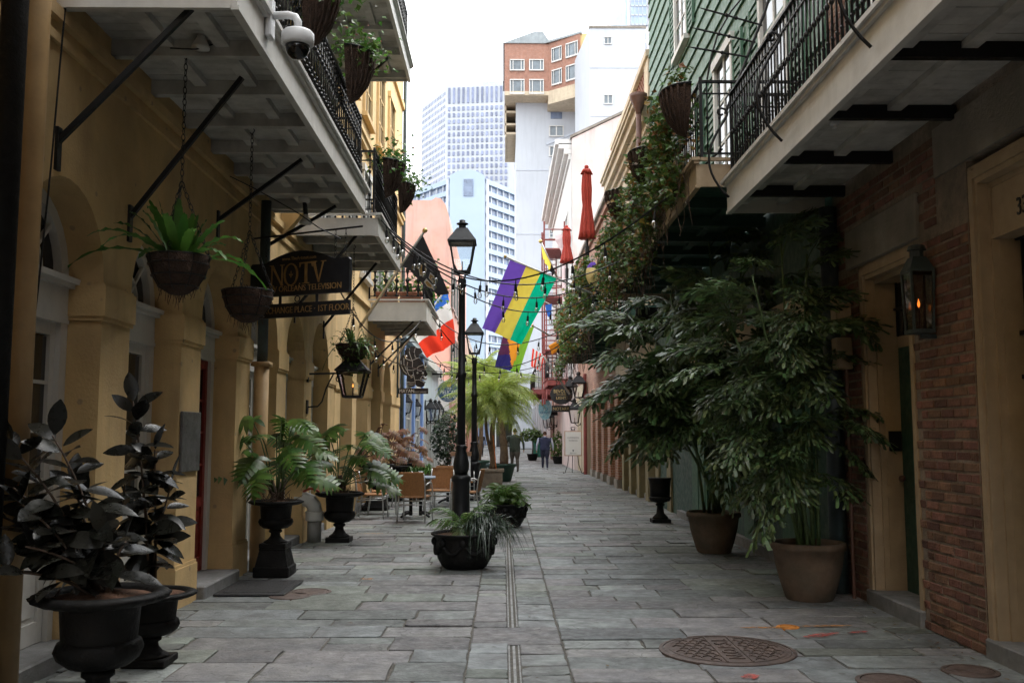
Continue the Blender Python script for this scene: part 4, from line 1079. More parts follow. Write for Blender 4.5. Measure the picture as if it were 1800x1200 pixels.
obj("body",m,MT['bldwhite'],T4)
pit=(PY(808.5,300,D4).x-PY(800.1,300,D4).x)
rowp=(zt-PY(784,430,D4).z)/25.0
fd=(Bv-A).normalized(); ang=math.atan2(fd.y,fd.x)
wm=MB(); wm.box(-pit*.24,pit*.24,-.35,.2,-rowp*.30,rowp*.30); wme=wm.mesh("window",MT['bglass'])
wm=MB(); wm.box(-pit*.24,pit*.24,-.35,.2,-rowp*1.2,rowp*1.25); wmt=wm.mesh("window",MT['bglass'])
ribs=MB()
for i in range(15):
    p=A+fd*(pit*(i+.75)); inst("window",wmt,T4,(p.x,p.y,zt-rowp*2.0),(0,0,ang))
    if i<13:
        for j in range(20): inst("window",wme,T4,(p.x,p.y,zt-rowp*(4.05+j)),(0,0,ang))
ld=(Lv-A); n=16; side=MB(); ribs=MB(); ln=ld.length/n; lu=ld.normalized(); nrm=Vector((-lu.y,lu.x,0)); nrm=nrm if nrm.x<0 else -nrm
for i in range(n):
    p=A+lu*(ln*(i+.6))
    for j in range(24):
        z=zt-rowp*(1.5+j); side.bar((p.x-lu.x*ln*.2+nrm.x*.05,p.y-lu.y*ln*.2,z),(p.x+lu.x*ln*.2+nrm.x*.05,p.y+lu.y*ln*.2,z),.3,rowp*.5)
o=obj("side_windows",side,MT['bglass'],T4); o['kind']='stuff'
# pale blue hotel with banded wings
D5=190.0
T5=thing("banded_hotel","pale blue hotel with a blank centre and banded window wings","tower",(PY(820,765,D5).x,D5,0),"far towers")
BB=MT['bldblue']
xl=PY(790,400,D5).x; xr=PY(852,400,D5).x; zt=PY(800,309,D5).z; zm=PY(820,298,D5).z
m=MB(); P=[(xl,0),(xr,0),(xr,zt)]
for i in range(1,10): f=i/10; P.append((xr-(xr-xl)*f, zt+(zm-zt)*math.sin(math.pi*f)**.8))
P.append((xl,zt)); m.prism(P,(0,D5,0),(1,0,0),(0,0,1),(0,10,0)); obj("centre_block",m,BB,T5)
m=MB(); m.box(PY(815,330,D5).x,PY(832,330,D5).x,D5-.15,D5+.05,PY(815,345,D5).z,PY(815,315,D5).z); obj("centre_window",m,MT['bglass2'],T5)
def wing(px0,px1,dd,lab):
    a=PY(px0,400,D5+.6); b=PY(px1,400,D5+dd); u=Vector((b.x-a.x,dd-.6,0)); L=u.length; u.normalize()
    ztw=PY(px0,313,D5).z; fl=(ztw-PY(px0,620,D5).z)/15.0
    nv=Vector((u.y,-u.x,0)); nv=nv if nv.y<0 else -nv
    sp=MB(); gl=MB(); mu=MB()
    def slab(mb,z0,z1,off,d0=0,d1=L):
        p=Vector((a.x,D5+.6,0))+u*d0+nv*off; q=Vector((a.x,D5+.6,0))+u*d1+nv*off; k=-nv*6
        mb.add([(p.x,p.y,z0),(q.x,q.y,z0),(q.x,q.y,z1),(p.x,p.y,z1),(p.x+k.x,p.y+k.y,z0),(q.x+k.x,q.y+k.y,z0),(q.x+k.x,q.y+k.y,z1),(p.x+k.x,p.y+k.y,z1)],((0,1,2,3),(4,7,6,5),(0,4,5,1),(3,2,6,7),(1,5,6,2),(0,3,7,4)))
    slab(gl,0,ztw-.5,-.3)
    z=ztw
    for i in range(26):
        if z-fl*.45<0: break
        slab(sp,z-fl*.42,z,.25); z-=fl
    n=int(L/2.2)
    for i in range(n+1): slab(mu,0,ztw-.5,0,L*i/n-.12,L*i/n+.12)
    slab(mu,0,ztw,.28,0,.9); slab(mu,0,ztw,.28,L-.7,L)
    obj("spandrel_bands",sp,BB,T5); obj("glazing",gl,MT['bglass2'],T5); obj("mullions",mu,MT['bldwhite2'],T5)
wing(790,700,16,""); wing(853,935,16,"")
# ================================================================== plants
def leafm(name,col,rough=.4,rand=.3,hue=.02,tr=.22,spec=.5,var=.25):
    return pm(name,col,rough,var,9,.12,25,rand=rand,hue=hue,leaf=tr,spec=spec,rvar=.08)
LV=dict(
 rubber=leafm("rubber_plant_leaf",(.013,.013,.010),.30,.6,.05,.06,.26),
 fern=leafm("birds_nest_fern_leaf",(.055,.15,.022),.45,.3,.015,.28),
 philo=leafm("philodendron_leaf",(.070,.135,.024),.36,.45,.025,.28),
 philob=leafm("dry_brown_leaf",(.15,.062,.022),.6,.45,.02,.2),
 fish=leafm("fishtail_palm_leaf",(.066,.106,.036),.38,.6,.04,.2,.5),
 palm=leafm("yellow_green_palm_leaf",(.27,.34,.06),.5,.35,.02,.4),
 ivy=leafm("ivy_leaf",(.075,.135,.030),.42,.5,.03,.28),
 ivyr=leafm("autumn_ivy_leaf",(.20,.12,.03),.5,.5,.04,.25),
 basket=leafm("basket_flower_leaf",(.075,.19,.03),.5,.4,.02,.3),
 grass=leafm("mondo_grass_leaf",(.028,.050,.026),.35,.5,.02,.15,.7),
 bushd=leafm("dark_bush_leaf",(.020,.045,.016),.42,.5,.02,.12),
 pinkf=leafm("pink_flower",(.6,.16,.16),.6,.2,.02,.2),
)
STEM=pm("brown_stem",(.07,.045,.03),.8,.3,20,.3,60)
GSTEM=pm("green_stem",(.06,.10,.03),.6,.3,20,.2,60)
TRUNK=pm("palm_trunk_bark",(.17,.11,.065),.9,.35,12,.8,30)
def frame(d,n):
    x=Vector(d).normalized(); z=Vector(n); z=(z-x*z.dot(x))
    z=z.normalized() if z.length>1e-5 else x.orthogonal().normalized()
    y=z.cross(x); return Matrix((x,y,z)).transposed()
def sph(az,el): return Vector((math.cos(el)*math.cos(az),math.cos(el)*math.sin(az),math.sin(el)))
def oval_leaf(L,W,droop,fold,name,mat,n=6):
    m=MB(); V=[];F=[]
    for i in range(n+1):
        t=i/n; w=W/2*math.sin(math.pi*min(1,t*.97+.02))**.75*(1-.12*t); x=L*t; z=-droop*L*t*t
        V+=[(x,-w,z+fold*w),(x,0,z),(x,w,z+fold*w)]
    for i in range(n):
        a=i*3; F+=[(a,a+1,a+4,a+3),(a+1,a+2,a+5,a+4)]
    m.add(V,F); return m.mesh(name,mat,True)
RUBL=[oval_leaf(.225,.118,dr,f,"leaf",LV['rubber']) for dr,f in ((.15,.2),(.35,.15),(.05,.3))]
def rubber_plant(t,base,tops):
    for tp in tops:
        b=Vector(base)+Vector((rnd.uniform(-.07,.07),rnd.uniform(-.07,.07),0)); tp=Vector(tp)
        mid=b.lerp(tp,.5)+Vector(((b.x-tp.x)*.2,(b.y-tp.y)*.1,.06)); P=[]
        for i in range(9):
            f=i/8; P.append(b*(1-f)**2+mid*2*f*(1-f)+tp*f*f)
        m=MB(); m.tube(P,[.011-.006*i/8 for i in range(9)],6); obj("stem",m,STEM,t,True)
        L=(tp-b).length; n=max(6,int(L/.043)); az=rnd.uniform(0,6.3)
        for i in range(n):
            f=.22+.78*(i+.5)/n; k=min(7,int(f*8)); q=P[k].lerp(P[k+1],f*8-k); az+=2.4+rnd.uniform(-.4,.4)
            el=R(55)*f**3+R(rnd.uniform(-40,10))*(1-f*.7)
            if i==n-1: el=R(78)
            d=sph(az,el); nn=Vector((0,0,1)) if abs(d.z)<.9 else sph(az+math.pi,.3)
            inst("leaf",rnd.choice(RUBL),t,q+d*.02,frame(d,nn+Vector((rnd.uniform(-.7,.7),rnd.uniform(-1.5,.2),0))),rnd.uniform(.78,1.15)*(1.08-.25*f))
def fillet_urn(mb_mat,t,c,prof,n=28,flute=None,name="urn"):
    m=MB(); m.lathe(prof,n,c,rf=flute); return obj(name,m,mb_mat,t,True)
def urn(c,rad,h,label,ped=0,group="cast iron urns"):
    """classical cast iron urn: square foot, stem, fluted bowl, wide gadrooned rim"""
    x,y=c; t=thing("urn_plant",label,"potted plant",(x,y,0),group)
    z0=0; I=MT['ironr']
    if ped:
        m=MB(); s=rad*.62
        m.cbox(x-s*1.12,x+s*1.12,y-s*1.12,y+s*1.12,0,ped*.36,.01)
        a,b=s*1.02,s*.80
        m.add([(x-a,y-a,ped*.36),(x+a,y-a,ped*.36),(x+a,y+a,ped*.36),(x-a,y+a,ped*.36),(x-b,y-b,ped*.95),(x+b,y-b,ped*.95),(x+b,y+b,ped*.95),(x-b,y+b,ped*.95)],((0,1,5,4),(1,2,6,5),(2,3,7,6),(3,0,4,7)))
        m.cbox(x-b*1.06,x+b*1.06,y-b*1.06,y+b*1.06,ped*.93,ped,.008); obj("pedestal",m,I,t); z0=ped
    H=h-ped; r=rad
    m=MB(); s=r*.52; m.cbox(x-s,x+s,y-s,y+s,z0,z0+H*.10,.006); obj("foot",m,I,t)
    pr=[(.46,.10),(.44,.13),(.30,.17),(.20,.24),(.18,.30),(.26,.33),(.26,.36),(.20,.38)]
    m=MB(); m.lathe([(r*a,H*b) for a,b in pr],24,(x,y,z0)); obj("stem",m,I,t,True)
    pr=[(.20,.38),(.45,.41),(.60,.47),(.66,.54),(.62,.60),(.58,.62)]
    m=MB(); m.lathe([(r*a,H*b) for a,b in pr],48,(x,y,z0),rf=lambda a,i: 1+.045*abs(math.sin(a*9)) if 0<i<5 else 1); obj("lower_bowl",m,I,t,True)
    pr=[(.58,.62),(.60,.75),(.62,.88),(.70,.92)]
    m=MB(); m.lathe([(r*a,H*b) for a,b in pr],32,(x,y,z0),caps=False); obj("bowl",m,I,t,True)
    pr=[(.66,.89),(.86,.915),(1.0,.95),(1.02,.975),(.97,1.0),(.86,1.0),(.80,.97),(.74,.9)]
    m=MB(); m.lathe([(r*a,H*b) for a,b in pr],64,(x,y,z0),rf=lambda a,i: 1+.07*abs(math.sin(a*12)) if i in(1,2,3) else 1,caps=False); obj("rim",m,I,t,True)
    m=MB(); m.lathe([(r*.80,H*.955),(r*.4,H*.99),(.01,H*1.01)],20,(x,y,z0),caps=False); obj("soil",m,MT['soil'],t,True)
    return t,Vector((x,y,z0+H*.98))
c=PY(178,1045,5.3)
t,b=urn((c.x,c.y),.335,.66,"rubber plant with glossy dark leaves in the largest black urn, bottom left")
rubber_plant(t,b,[PY(*q) for q in ((92,765,5.3),(15,780,5.2),(30,880,5.1),(178,940,5.2),(140,880,5.45),(5,1005,5.0),(222,950,5.35),(45,960,5.0),(-40,890,5.25),(125,845,5.6),(-10,835,5.3))])
c=PY(268,1030,6.5)
t,b=urn((c.x,c.y),.27,.47,"rubber plant in the smaller black urn tucked behind the largest one")
rubber_plant(t,b,[PY(*q) for q in ((234,705,6.5),(272,790,6.5),(215,880,6.45),(302,850,6.6),(250,870,6.7))])
# philodendron
def philo_leaf(mat,seed,L=.40):
    r=random.Random(seed); m=MB(); n=7
    def mid(t): return Vector((L*t,0,.10*L*math.sin(t*2.2)-.28*L*t*t))
    for i in range(n):
        t0=i/n; t1=(i+1)/n; w=.10*L*(1-.6*t0)+.012
        a,b=mid(t0),mid(t1); m.add([a+Vector((0,-w,0)),b+Vector((0,-w*.9,0)),b+Vector((0,w*.9,0)),a+Vector((0,w,0))],((0,1,2,3),))
    for i in range(7):
        t=-.02+i/7.2; ll=L*(.50*math.sin(math.pi*min(1,.26+.70*t))+.04)*r.uniform(.88,1.1); w=L*.082*(1-.35*t)
        for s in (-1,1):
            a=R(92-50*t)+R(r.uniform(-6,6)) if i>0 else R(125); d=Vector((math.cos(a),s*math.sin(a),0)); p=mid(max(0,min(1,t+.05))); q=Vector((-d.y,d.x,0))*s
            dz=[0,-.04*ll,-.16*ll,-.34*ll]; ws=[w*.8,w*1.15,w*.95,.002]
            V=[]
            for k in range(4):
                c_=p+d*ll*k/3+Vector((0,0,dz[k]+.02*L)); V+=[c_-q*ws[k],c_+q*ws[k]]
            m.add(V,((0,2,3,1),(2,4,5,3),(4,6,7,5)))
    t=1.0; p=mid(1); m.add([p+Vector((-.02*L,-.04*L,0)),p+Vector((.18*L,0,-.1*L)),p+Vector((-.02*L,.04*L,0))],((0,1,2),))
    return m.mesh("leaf",mat,True)
PHG=[philo_leaf(LV['philo'],k) for k in range(3)]; PHB=[philo_leaf(LV['philob'],k+9,.34) for k in range(3)]
def philodendron(t,b,n,hmin,hmax,spread,meshes,sc=1.0,lean=(0,0),stemm=GSTEM,seed=1,mass=True):
    r=random.Random(seed)
    if mass:
        for i in range(4):
            a=r.uniform(0,6.3); e=b+Vector((math.cos(a)*.10,math.sin(a)*.10,r.uniform(.14,.26))); m=MB()
            m.tube([b+Vector((math.cos(a)*.05,math.sin(a)*.05,-.03)),b.lerp(e,.5)+Vector((.01,0,0)),e],[.028,.024,.016],7); obj("trunk",m,STEM,t,True)
        m=MB()
        for i in range(60):
            a=r.uniform(0,6.3); q=b+Vector((math.cos(a)*r.uniform(.03,.2),math.sin(a)*r.uniform(.03,.2),0)); d=Vector((r.uniform(-.1,.1),r.uniform(-.1,.1),r.uniform(.02,.12))); m.tube([q,q+d*.6,q+d],.0035,3)
        o=obj("roots",m,STEM,t); o['kind']='stuff'
    for i in range(n):
        az=i*2.399+r.uniform(-.4,.4); f=(i+.5)/n; h=hmin+(hmax-hmin)*f*r.uniform(.85,1.08); sp=spread*(1-.45*f)*r.uniform(.75,1.15)
        tip=b+Vector((math.cos(az)*sp+lean[0]*f,math.sin(az)*sp*.9+lean[1]*f,h)); o0=b+Vector((math.cos(az)*.06,math.sin(az)*.06,.10))
        midp=o0.lerp(tip,.5)+Vector((-math.cos(az)*.05,-math.sin(az)*.05,.09)); P=[o0*(1-k/5)**2+midp*2*(k/5)*(1-k/5)+tip*(k/5)**2 for k in range(6)]
        m=MB(); m.tube(P,.0085*sc,5); obj("petiole",m,stemm,t,True)
        d=sph(az+r.uniform(-.4,.4),R(r.uniform(-38,6))); inst("leaf",r.choice(meshes),t,tip-d*.05*sc,frame(d,Vector((r.uniform(-.35,.35),r.uniform(-1.3,-.2),1))),sc*r.uniform(.8,1.15))
c=PZ(495,1003,0); t,b=urn((c.x,10.5),.275,.80,"split leaf philodendron in an urn raised on a square pedestal",ped=.30)
philodendron(t,b,20,.22,.92,.50,PHG,.82,seed=3)
c=PZ(602,948,0); t,b=urn((c.x,13.75),.325,.70,"split leaf philodendron in a footed urn right of the white elbow pipe")
philodendron(t,b,23,.10,.98,.58,PHG,.92,(.22,0),seed=5)
for (px,d,n,sd,hh,lab) in ((664,19.6,16,11,.8,"brown leaved plant in the urn behind the two pulled out chairs"),(692,22.3,14,12,.75,"brown leaved plant in a low bowl urn against the yellow wall"),(722,25.0,14,13,.9,"farthest brown leaved plant beside the blue shop")):
    x=(px-885)*d/FPX; t,b=urn((x,d),.36,.92 if d<21 else .80,lab,ped=.2)
    philodendron(t,b,n,.1,hh,.45,PHB,.8,(.1,0),STEM,seed=sd)
# big fishtail palms
def fish_frond(seed,L=.95):
    r=random.Random(seed); m=MB()
    def mid(t): return Vector((L*t*(1-.10*t),0,.30*L*t-.50*L*t*t))
    m.tube([mid(k/6) for k in range(7)],[.009*(1-.75*k/6)+.002 for k in range(7)],4)
    def leaflet(p,d,l,w):
        n=Vector((r.uniform(-.6,.6),r.uniform(-.6,.6),1)); q=d.cross(n).normalized(); k=l*r.uniform(.75,1.25); e=p+d*k-Vector((0,0,r.uniform(.1,.4)*k)); mid_=p+d*k*.55-Vector((0,0,.03*k))
        m.add([p-q*.003,mid_-q*w*.42,mid_+q*w*.42,e-q*w*.5+d*.02*r.uniform(-1,1),e+q*w*.05+d*l*.25*r.uniform(0,1),e+q*w*.4+d*l*.1*r.uniform(-1,.5)],((0,1,2),(1,3,4,2),(2,4,5)))
    for i in range(8):
        t=.30+.68*i/7.; p=mid(t); T=(mid(min(1,t+.02))-mid(t-.02)).normalized()
        for s in (-1,1):
            pl=L*(.30*math.sin(math.pi*min(1,.35+.6*(t-.2)))+.02)*r.uniform(.8,1.15)
            a=R(60-22*t)+r.uniform(-.15,.15); d=(T*math.cos(a)+Vector((0,s,0))*math.sin(a)+Vector((0,0,r.uniform(-.25,.15)))).normalized()
            up=Vector((0,0,1)); nl=4
            for k in range(nl):
                f=(k+.7)/nl; q=p+d*pl*f-Vector((0,0,.25*pl*f*f))
                for s2 in (-1,1):
                    aa=R(32+r.uniform(-8,8)); sd=d.cross(up).normalized()*s2
                    leaflet(q,(d*math.cos(aa)+sd*math.sin(aa)+Vector((0,0,r.uniform(-.5,.35)))).normalized(),.125*(1.1-.25*f),.040)
            leaflet(p+d*pl-Vector((0,0,.25*pl)),d,.15,.055)
    return m.mesh("frond",LV['fish'],False)
FISH=[fish_frond(k) for k in range(4)]
def clay_pot(c,r,h,label,mat='potclay'):
    t=thing("potted_palm",label,"potted plant",(c[0],c[1],0),"potted fishtail palms")
    pr=[(.62,0),(.66,.03),(.80,.30),(.92,.60),(.98,.86),(1.05,.88),(1.07,.96),(1.03,1.0),(.93,1.0),(.90,.90)]
    m=MB(); m.lathe([(r*a,h*b) for a,b in pr],32,(c[0],c[1],0),caps=False); obj("pot",m,MT[mat],t,True)
    m=MB(); m.lathe([(r*.92,h*.9),(.02,h*.93)],20,(c[0],c[1],0),caps=False); obj("soil",m,MT['soil'],t)
    return t,Vector((c[0],c[1],h*.92))
def fishtail(t,b,canes,seed,fr_sc=1.0):
    """canes: list of (tip, number of fronds, start fraction, preferred azimuth, azimuth spread)"""
    r=random.Random(seed)
    for tip,nf,f0,paz,psp in canes:
        o0=b+Vector((r.uniform(-.12,.12),r.uniform(-.12,.12),-.03)); tip=Vector(tip); mid=o0.lerp(tip,.5)+Vector((0,0,.12)); mid.x=o0.x*.6+tip.x*.4
        P=[o0*(1-k/8)**2+mid*2*(k/8)*(1-k/8)+tip*(k/8)**2 for k in range(9)]
        m=MB(); m.tube(P,[.020-.010*k/8 for k in range(9)],6); obj("cane",m,GSTEM,t,True)
        nf=int(nf*.84+.5)
        for i in range(nf):
            f=f0+(1-f0)*(i+.5)/nf; k=min(7,int(f*8)); q=P[k].lerp(P[k+1],f*8-k)
            az=paz+psp*r.uniform(-1,1); el=R(-12+60*((f-f0)/(1-f0))**1.6+r.uniform(-14,14)); d=sph(az,el)
            inst("frond",r.choice(FISH),t,q,frame(d,Vector((r.uniform(-.35,.35),r.uniform(-.35,.35),1))),fr_sc*r.uniform(.7,1.1))
W_=math.pi
c=PZ(1400,1040,0); t,b=clay_pot((c.x,8.95),.325,.52,"tall fishtail palm in the nearest big clay pot")
xs=c.x
fishtail(t,b,[((xs-.10,9.2,3.4),11,.52,W_*.9,3.1),((xs-.40,9.15,3.05),10,.50,W_,2.0),((xs+.12,9.1,3.25),10,.50,W_*.5,3.1),((xs-.62,9.1,2.5),10,.48,W_,1.7),((xs-.05,8.95,2.6),10,.48,-W_*.6,2.2),((xs-.45,8.95,1.75),8,.50,W_*1.1,1.6),((xs+.22,9.3,2.7),9,.48,W_*.6,2.0),((xs+.12,9.0,1.9),7,.5,-W_*.65,1.7),((xs-.1,8.9,1.45),7,.5,W_*1.25,1.4)],21,.72)
c=PZ(1241,962,0); t,b=clay_pot((c.x,12.5),.33,.52,"tallest fishtail palm leaning over the alley from the farther clay pot")
xs=c.x
fishtail(t,b,[((xs-.05,12.2,4.0),14,.50,W_,3.1),((xs-.55,12.3,3.35),14,.48,W_,2.2),((xs-1.0,12.2,2.8),14,.48,W_*1.02,1.8),((xs+.35,12.1,3.7),13,.48,W_*1.2,3.1),((xs+.15,11.9,3.0),13,.45,-W_/2,2.4),((xs-.7,12.0,2.25),11,.48,W_*1.1,1.7),((xs+.5,11.8,2.5),12,.45,-W_/2,2.6),((xs-.95,12.6,2.3),10,.5,W_,1.6),((xs+.65,12.0,3.2),12,.48,W_*1.4,3.1),((xs-.15,11.9,1.75),8,.5,W_*1.3,1.9)],22,1.0)
# hanging bird's nest fern and baskets
def chain(mb,a,b,ln=.042,r=.0045,w=.013):
    a=Vector(a);b=Vector(b);L=(b-a).length;n=max(2,int(L/ln)); d=(b-a).normalized(); u=d.orthogonal().normalized(); v=d.cross(u)
    for i in range(n):
        c=a+d*(i+.5)*L/n; q=u if i%2 else v
        mb.tube([c+d*(L/n*.62)*math.cos(k*math.pi/4)+q*w*math.sin(k*math.pi/4) for k in range(8)],r*.75,4,closed=True)
def coco_basket(t,c,r,h,name="basket"):
    rr=random.Random(int(c[0]*1000))
    m=MB(); n=36
    pr=[(.05,-h),(.32*r/.2*.2,-h*.97),(.60*r,-h*.80),(.82*r,-h*.52),(.95*r,-h*.22),(1.0*r,0),(.93*r,.01),(.85*r,-.04)]
    pr=[(max(.01,a),b) for a,b in pr]
    m.lathe(pr,n,c,rf=lambda a,i: 1+.05*math.sin(a*7+i*2)+.03*rr.uniform(-1,1)); o=obj(name,m,MT['coco'],t,True)
    m=MB()
    for z,q in ((0,1.02),(-.22*h,.98),(-.52*h,.86),(-.8*h,.64)): m.tube([(c[0]+r*q*math.cos(a*math.pi/14),c[1]+r*q*math.sin(a*math.pi/14),c[2]+z) for a in range(28)],.006,5,closed=True)
    for k in range(8):
        a=k*math.pi/4; m.tube([(c[0]+r*q*math.cos(a),c[1]+r*q*math.sin(a),c[2]+z) for z,q in ((0,1.02),(-.25*h,.97),(-.52*h,.86),(-.8*h,.64),(-h,.2))],.004,4)
    obj("wire_frame",m,MT['iron'],t)
    m=MB()
    for k in range(50):
        a=rr.uniform(0,6.3); f=rr.uniform(0,1); q=Vector((c[0]+r*.75*f*math.cos(a),c[1]+r*.75*f*math.sin(a),c[2]-h*(1-.35*f))); m.tube([q,q+Vector((rr.uniform(-.03,.03),rr.uniform(-.03,.03),-rr.uniform(.02,.12)))],.002,3)
    o=obj("trailing_fibres",m,MT['coco'],t); o['kind']='stuff'
def hung(c,r,h,ztop,label,cat="hanging basket"):
    t=thing("hanging_basket",label,cat,(c[0],c[1],c[2]-h),"hanging coconut baskets")
    coco_basket(t,c,r,h)
    top=Vector((c[0],c[1],ztop)); jn=Vector((c[0],c[1],c[2]+min(.55,(ztop-c[2])*.55)))
    m=MB(); chain(m,jn,top); obj("chain",m,MT['iron'],t)
    for k in range(3):
        a=k*2.094+.5; m=MB(); chain(m,(c[0]+r*math.cos(a),c[1]+r*math.sin(a),c[2]),jn); obj("chain",m,MT['iron'],t)
    m=MB(); m.tube([top+Vector((.0,0,.06)),top+Vector((.02,0,.03)),top+Vector((0,0,-.01)),top+Vector((-.02,0,.01))],.005,5); obj("hook",m,MT['iron'],t)
    return t
def strap(b,az,L,el,w,sag,mat,t,name="frond",wav=1.0,seed=0):
    m=MB(); d=Vector((math.cos(az),math.sin(az),0)); s=Vector((-d.y,d.x,0)); n=14; P=[];
    for i in range(n+1):
        f=i/n; P.append(Vector(b)+d*L*f*math.cos(el)*(1-.08*f)+Vector((0,0,L*f*math.sin(el)-sag*L*f*f*f)))
    V=[];F=[]
    for i,p in enumerate(P):
        f=i/n; ww=w*(.25+.75*math.sin(math.pi*min(1,.12+f*.86)))*.5*(1.0 if f<.97 else .5)
        k=.16*w*wav*math.sin(i*2.6+seed)
        V+=[p-s*ww+Vector((0,0,.25*ww+k)),p,p+s*ww+Vector((0,0,.25*ww-k))]
    for i in range(n): a=i*3; F+=[(a,a+1,a+4,a+3),(a+1,a+2,a+5,a+4)]
    m.add(V,F); return obj(name,m,mat,t,True)
c=PY(315,452,6.75); t=hung(c,.215,.27,4.24,"bird's nest fern with arching green fronds in the nearest hanging basket")
rr=random.Random(4)
for i in range(30):
    az=i*2.399+rr.uniform(-.3,.3); f=i/30; el=R(82-72*f+rr.uniform(-8,8)); L=.44+.38*f*rr.uniform(.7,1.1) if i>5 else .48*rr.uniform(.9,1.1)
    if math.cos(az)>.35: L*=.8
    strap(c+Vector((math.cos(az)*.05,math.sin(az)*.05,-.02)),az,L,el,.070,.10+.42*f*rr.uniform(.5,1.1),LV['fern'],t,seed=i)
c=PY(436,512,8.5); t=hung(c,.225,.28,4.24,"bare coconut hanging basket in front of the black hanging sign")
m=MB()
for k in range(40):
    a=rr.uniform(0,6.3); q=Vector((c.x+.15*rr.random()*math.cos(a),c.y+.15*rr.random()*math.sin(a),c.z-.02)); m.tube([q,q+Vector((rr.uniform(-.05,.05),rr.uniform(-.05,.05),rr.uniform(.02,.08)))],.003,3)
o=obj("dry_stems",m,STEM,t); o['kind']='stuff'
c=PY(620,606,13.8); t=hung(c,.24,.24,4.22,"leafy hanging basket above the bracket lantern")
for i in range(26):
    az=i*2.399; strap(c+Vector((.05*math.cos(az),.05*math.sin(az),0)),az,rr.uniform(.3,.55),R(rr.uniform(5,75)),.03,rr.uniform(.3,.9),LV['philo'],t,seed=i)
def leafblob(name,t,fn,n,size,mats,seed=1,up=.3,wts=None,stuff=True):
    """n small lobed leaves at points returned by fn(r)"""
    r=random.Random(seed); m=MB()
    for i in range(n):
        p=fn(r)
        if p is None: continue
        d=Vector((r.uniform(-1,1),r.uniform(-1,1),r.uniform(-.9,.5))).normalized(); nn=Vector((r.uniform(-.7,.7),r.uniform(-1,.4),up+r.random())); M=frame(d,nn); s=size*r.uniform(.6,1.3)
        m.cm=r.choices(range(len(mats)),wts)[0] if wts else r.randrange(len(mats))
        L=[(0,0,0),(.35,-.42,.06),(.55,-.16,.02),(1,0,-.1),(.55,.16,.02),(.35,.42,.06)]
        V=[Vector(p)+M@(Vector(q)*s) for q in L]; m.add(V,((0,1,2),(0,2,3,4),(0,4,5)))
    o=obj(name,m,mats,t); 
    if stuff: o['kind']='stuff'
    return o
leafblob("trailing_leaves",t,lambda r: c+Vector((r.gauss(.08,.12),r.gauss(-.12,.1),-abs(r.gauss(0,.22))+.08)),260,.06,[LV['philo'],LV['ivy']],7)
# wall baskets on the left railings
def hay_basket(t,c,out,r=.30,h=.48):
    """half cone basket on the outer side of a railing; out=+1 towards +x"""
    m=MB(); n=12; prof=[(.06,-h),(.35,-h*.9),(.70,-h*.62),(.92,-h*.28),(1.0,0)]
    V=[];F=[]
    for a,z in prof:
        for k in range(n+1):
            th=-math.pi/2+math.pi*k/n; V.append((c[0]+out*r*a*.92*math.cos(th),c[1]+r*a*1.15*math.sin(th),c[2]+z))
    for i in range(len(prof)-1):
        for k in range(n): F.append((i*(n+1)+k,i*(n+1)+k+1,(i+1)*(n+1)+k+1,(i+1)*(n+1)+k))
    m.add(V,F); m.add([(c[0]+out*r*a*.92*math.cos(-math.pi/2+math.pi*k/n),c[1]+r*1.15*a*math.sin(-math.pi/2+math.pi*k/n),c[2]-.05) for a in (.95,) for k in range(n+1)],(tuple(range(n+1)),))
    obj("liner",m,MT['coco'],t,True)
    for k in range(1,n,1):
        th=-math.pi/2+math.pi*k/n; m=MB(); m.tube([(c[0]+out*(r*a*.92+.012)*math.cos(th+.35*(1-a)),c[1]+(r*a*1.15+.012)*math.sin(th+.35*(1-a)),c[2]+z) for a,z in prof],.012,5); obj("rib",m,MT['coco'],t,True)
    m=MB(); m.tube([(c[0]+out*(r*.92+.01)*math.cos(-math.pi/2+math.pi*k/n),c[1]+(r*1.15+.01)*math.sin(-math.pi/2+math.pi*k/n),c[2]) for k in range(n+1)],.014,6); obj("hoop",m,MT['iron'],t,True)
def flower_basket(px,py,x,label,seed,r=.28,h=.46,n=420,spill=.25):
    c=PX(px,py,x); t=thing("railing_basket",label,"planter",(c.x,c.y,c.z-h),"baskets on the balcony railings"); hay_basket(t,c,1,r,h)
    leafblob("foliage",t,lambda q: c+Vector((q.gauss(.12,.14),q.gauss(0,.19),abs(q.gauss(0,.14))-(spill*q.random() if q.random()<.35 else 0))),n,.075,[LV['basket'],LV['philo']],seed)
    leafblob("flowers",t,lambda q: c+Vector((q.gauss(.15,.15),q.gauss(0,.2),q.uniform(.15,.36))),16,.045,[LV['pinkf']],seed+1)
flower_basket(614,100,XB+.02,"largest flower basket on the near left railing",31,.29,.5)
flower_basket(542,-12,XB+.02,"flower basket cut off by the top edge on the near left railing",32)
flower_basket(678,290,XB+.02,"flower basket at the near corner of the second left balcony",33)
flower_basket(703,328,XB+.02,"lower flower basket farther along the second left balcony",34,.26,.42)
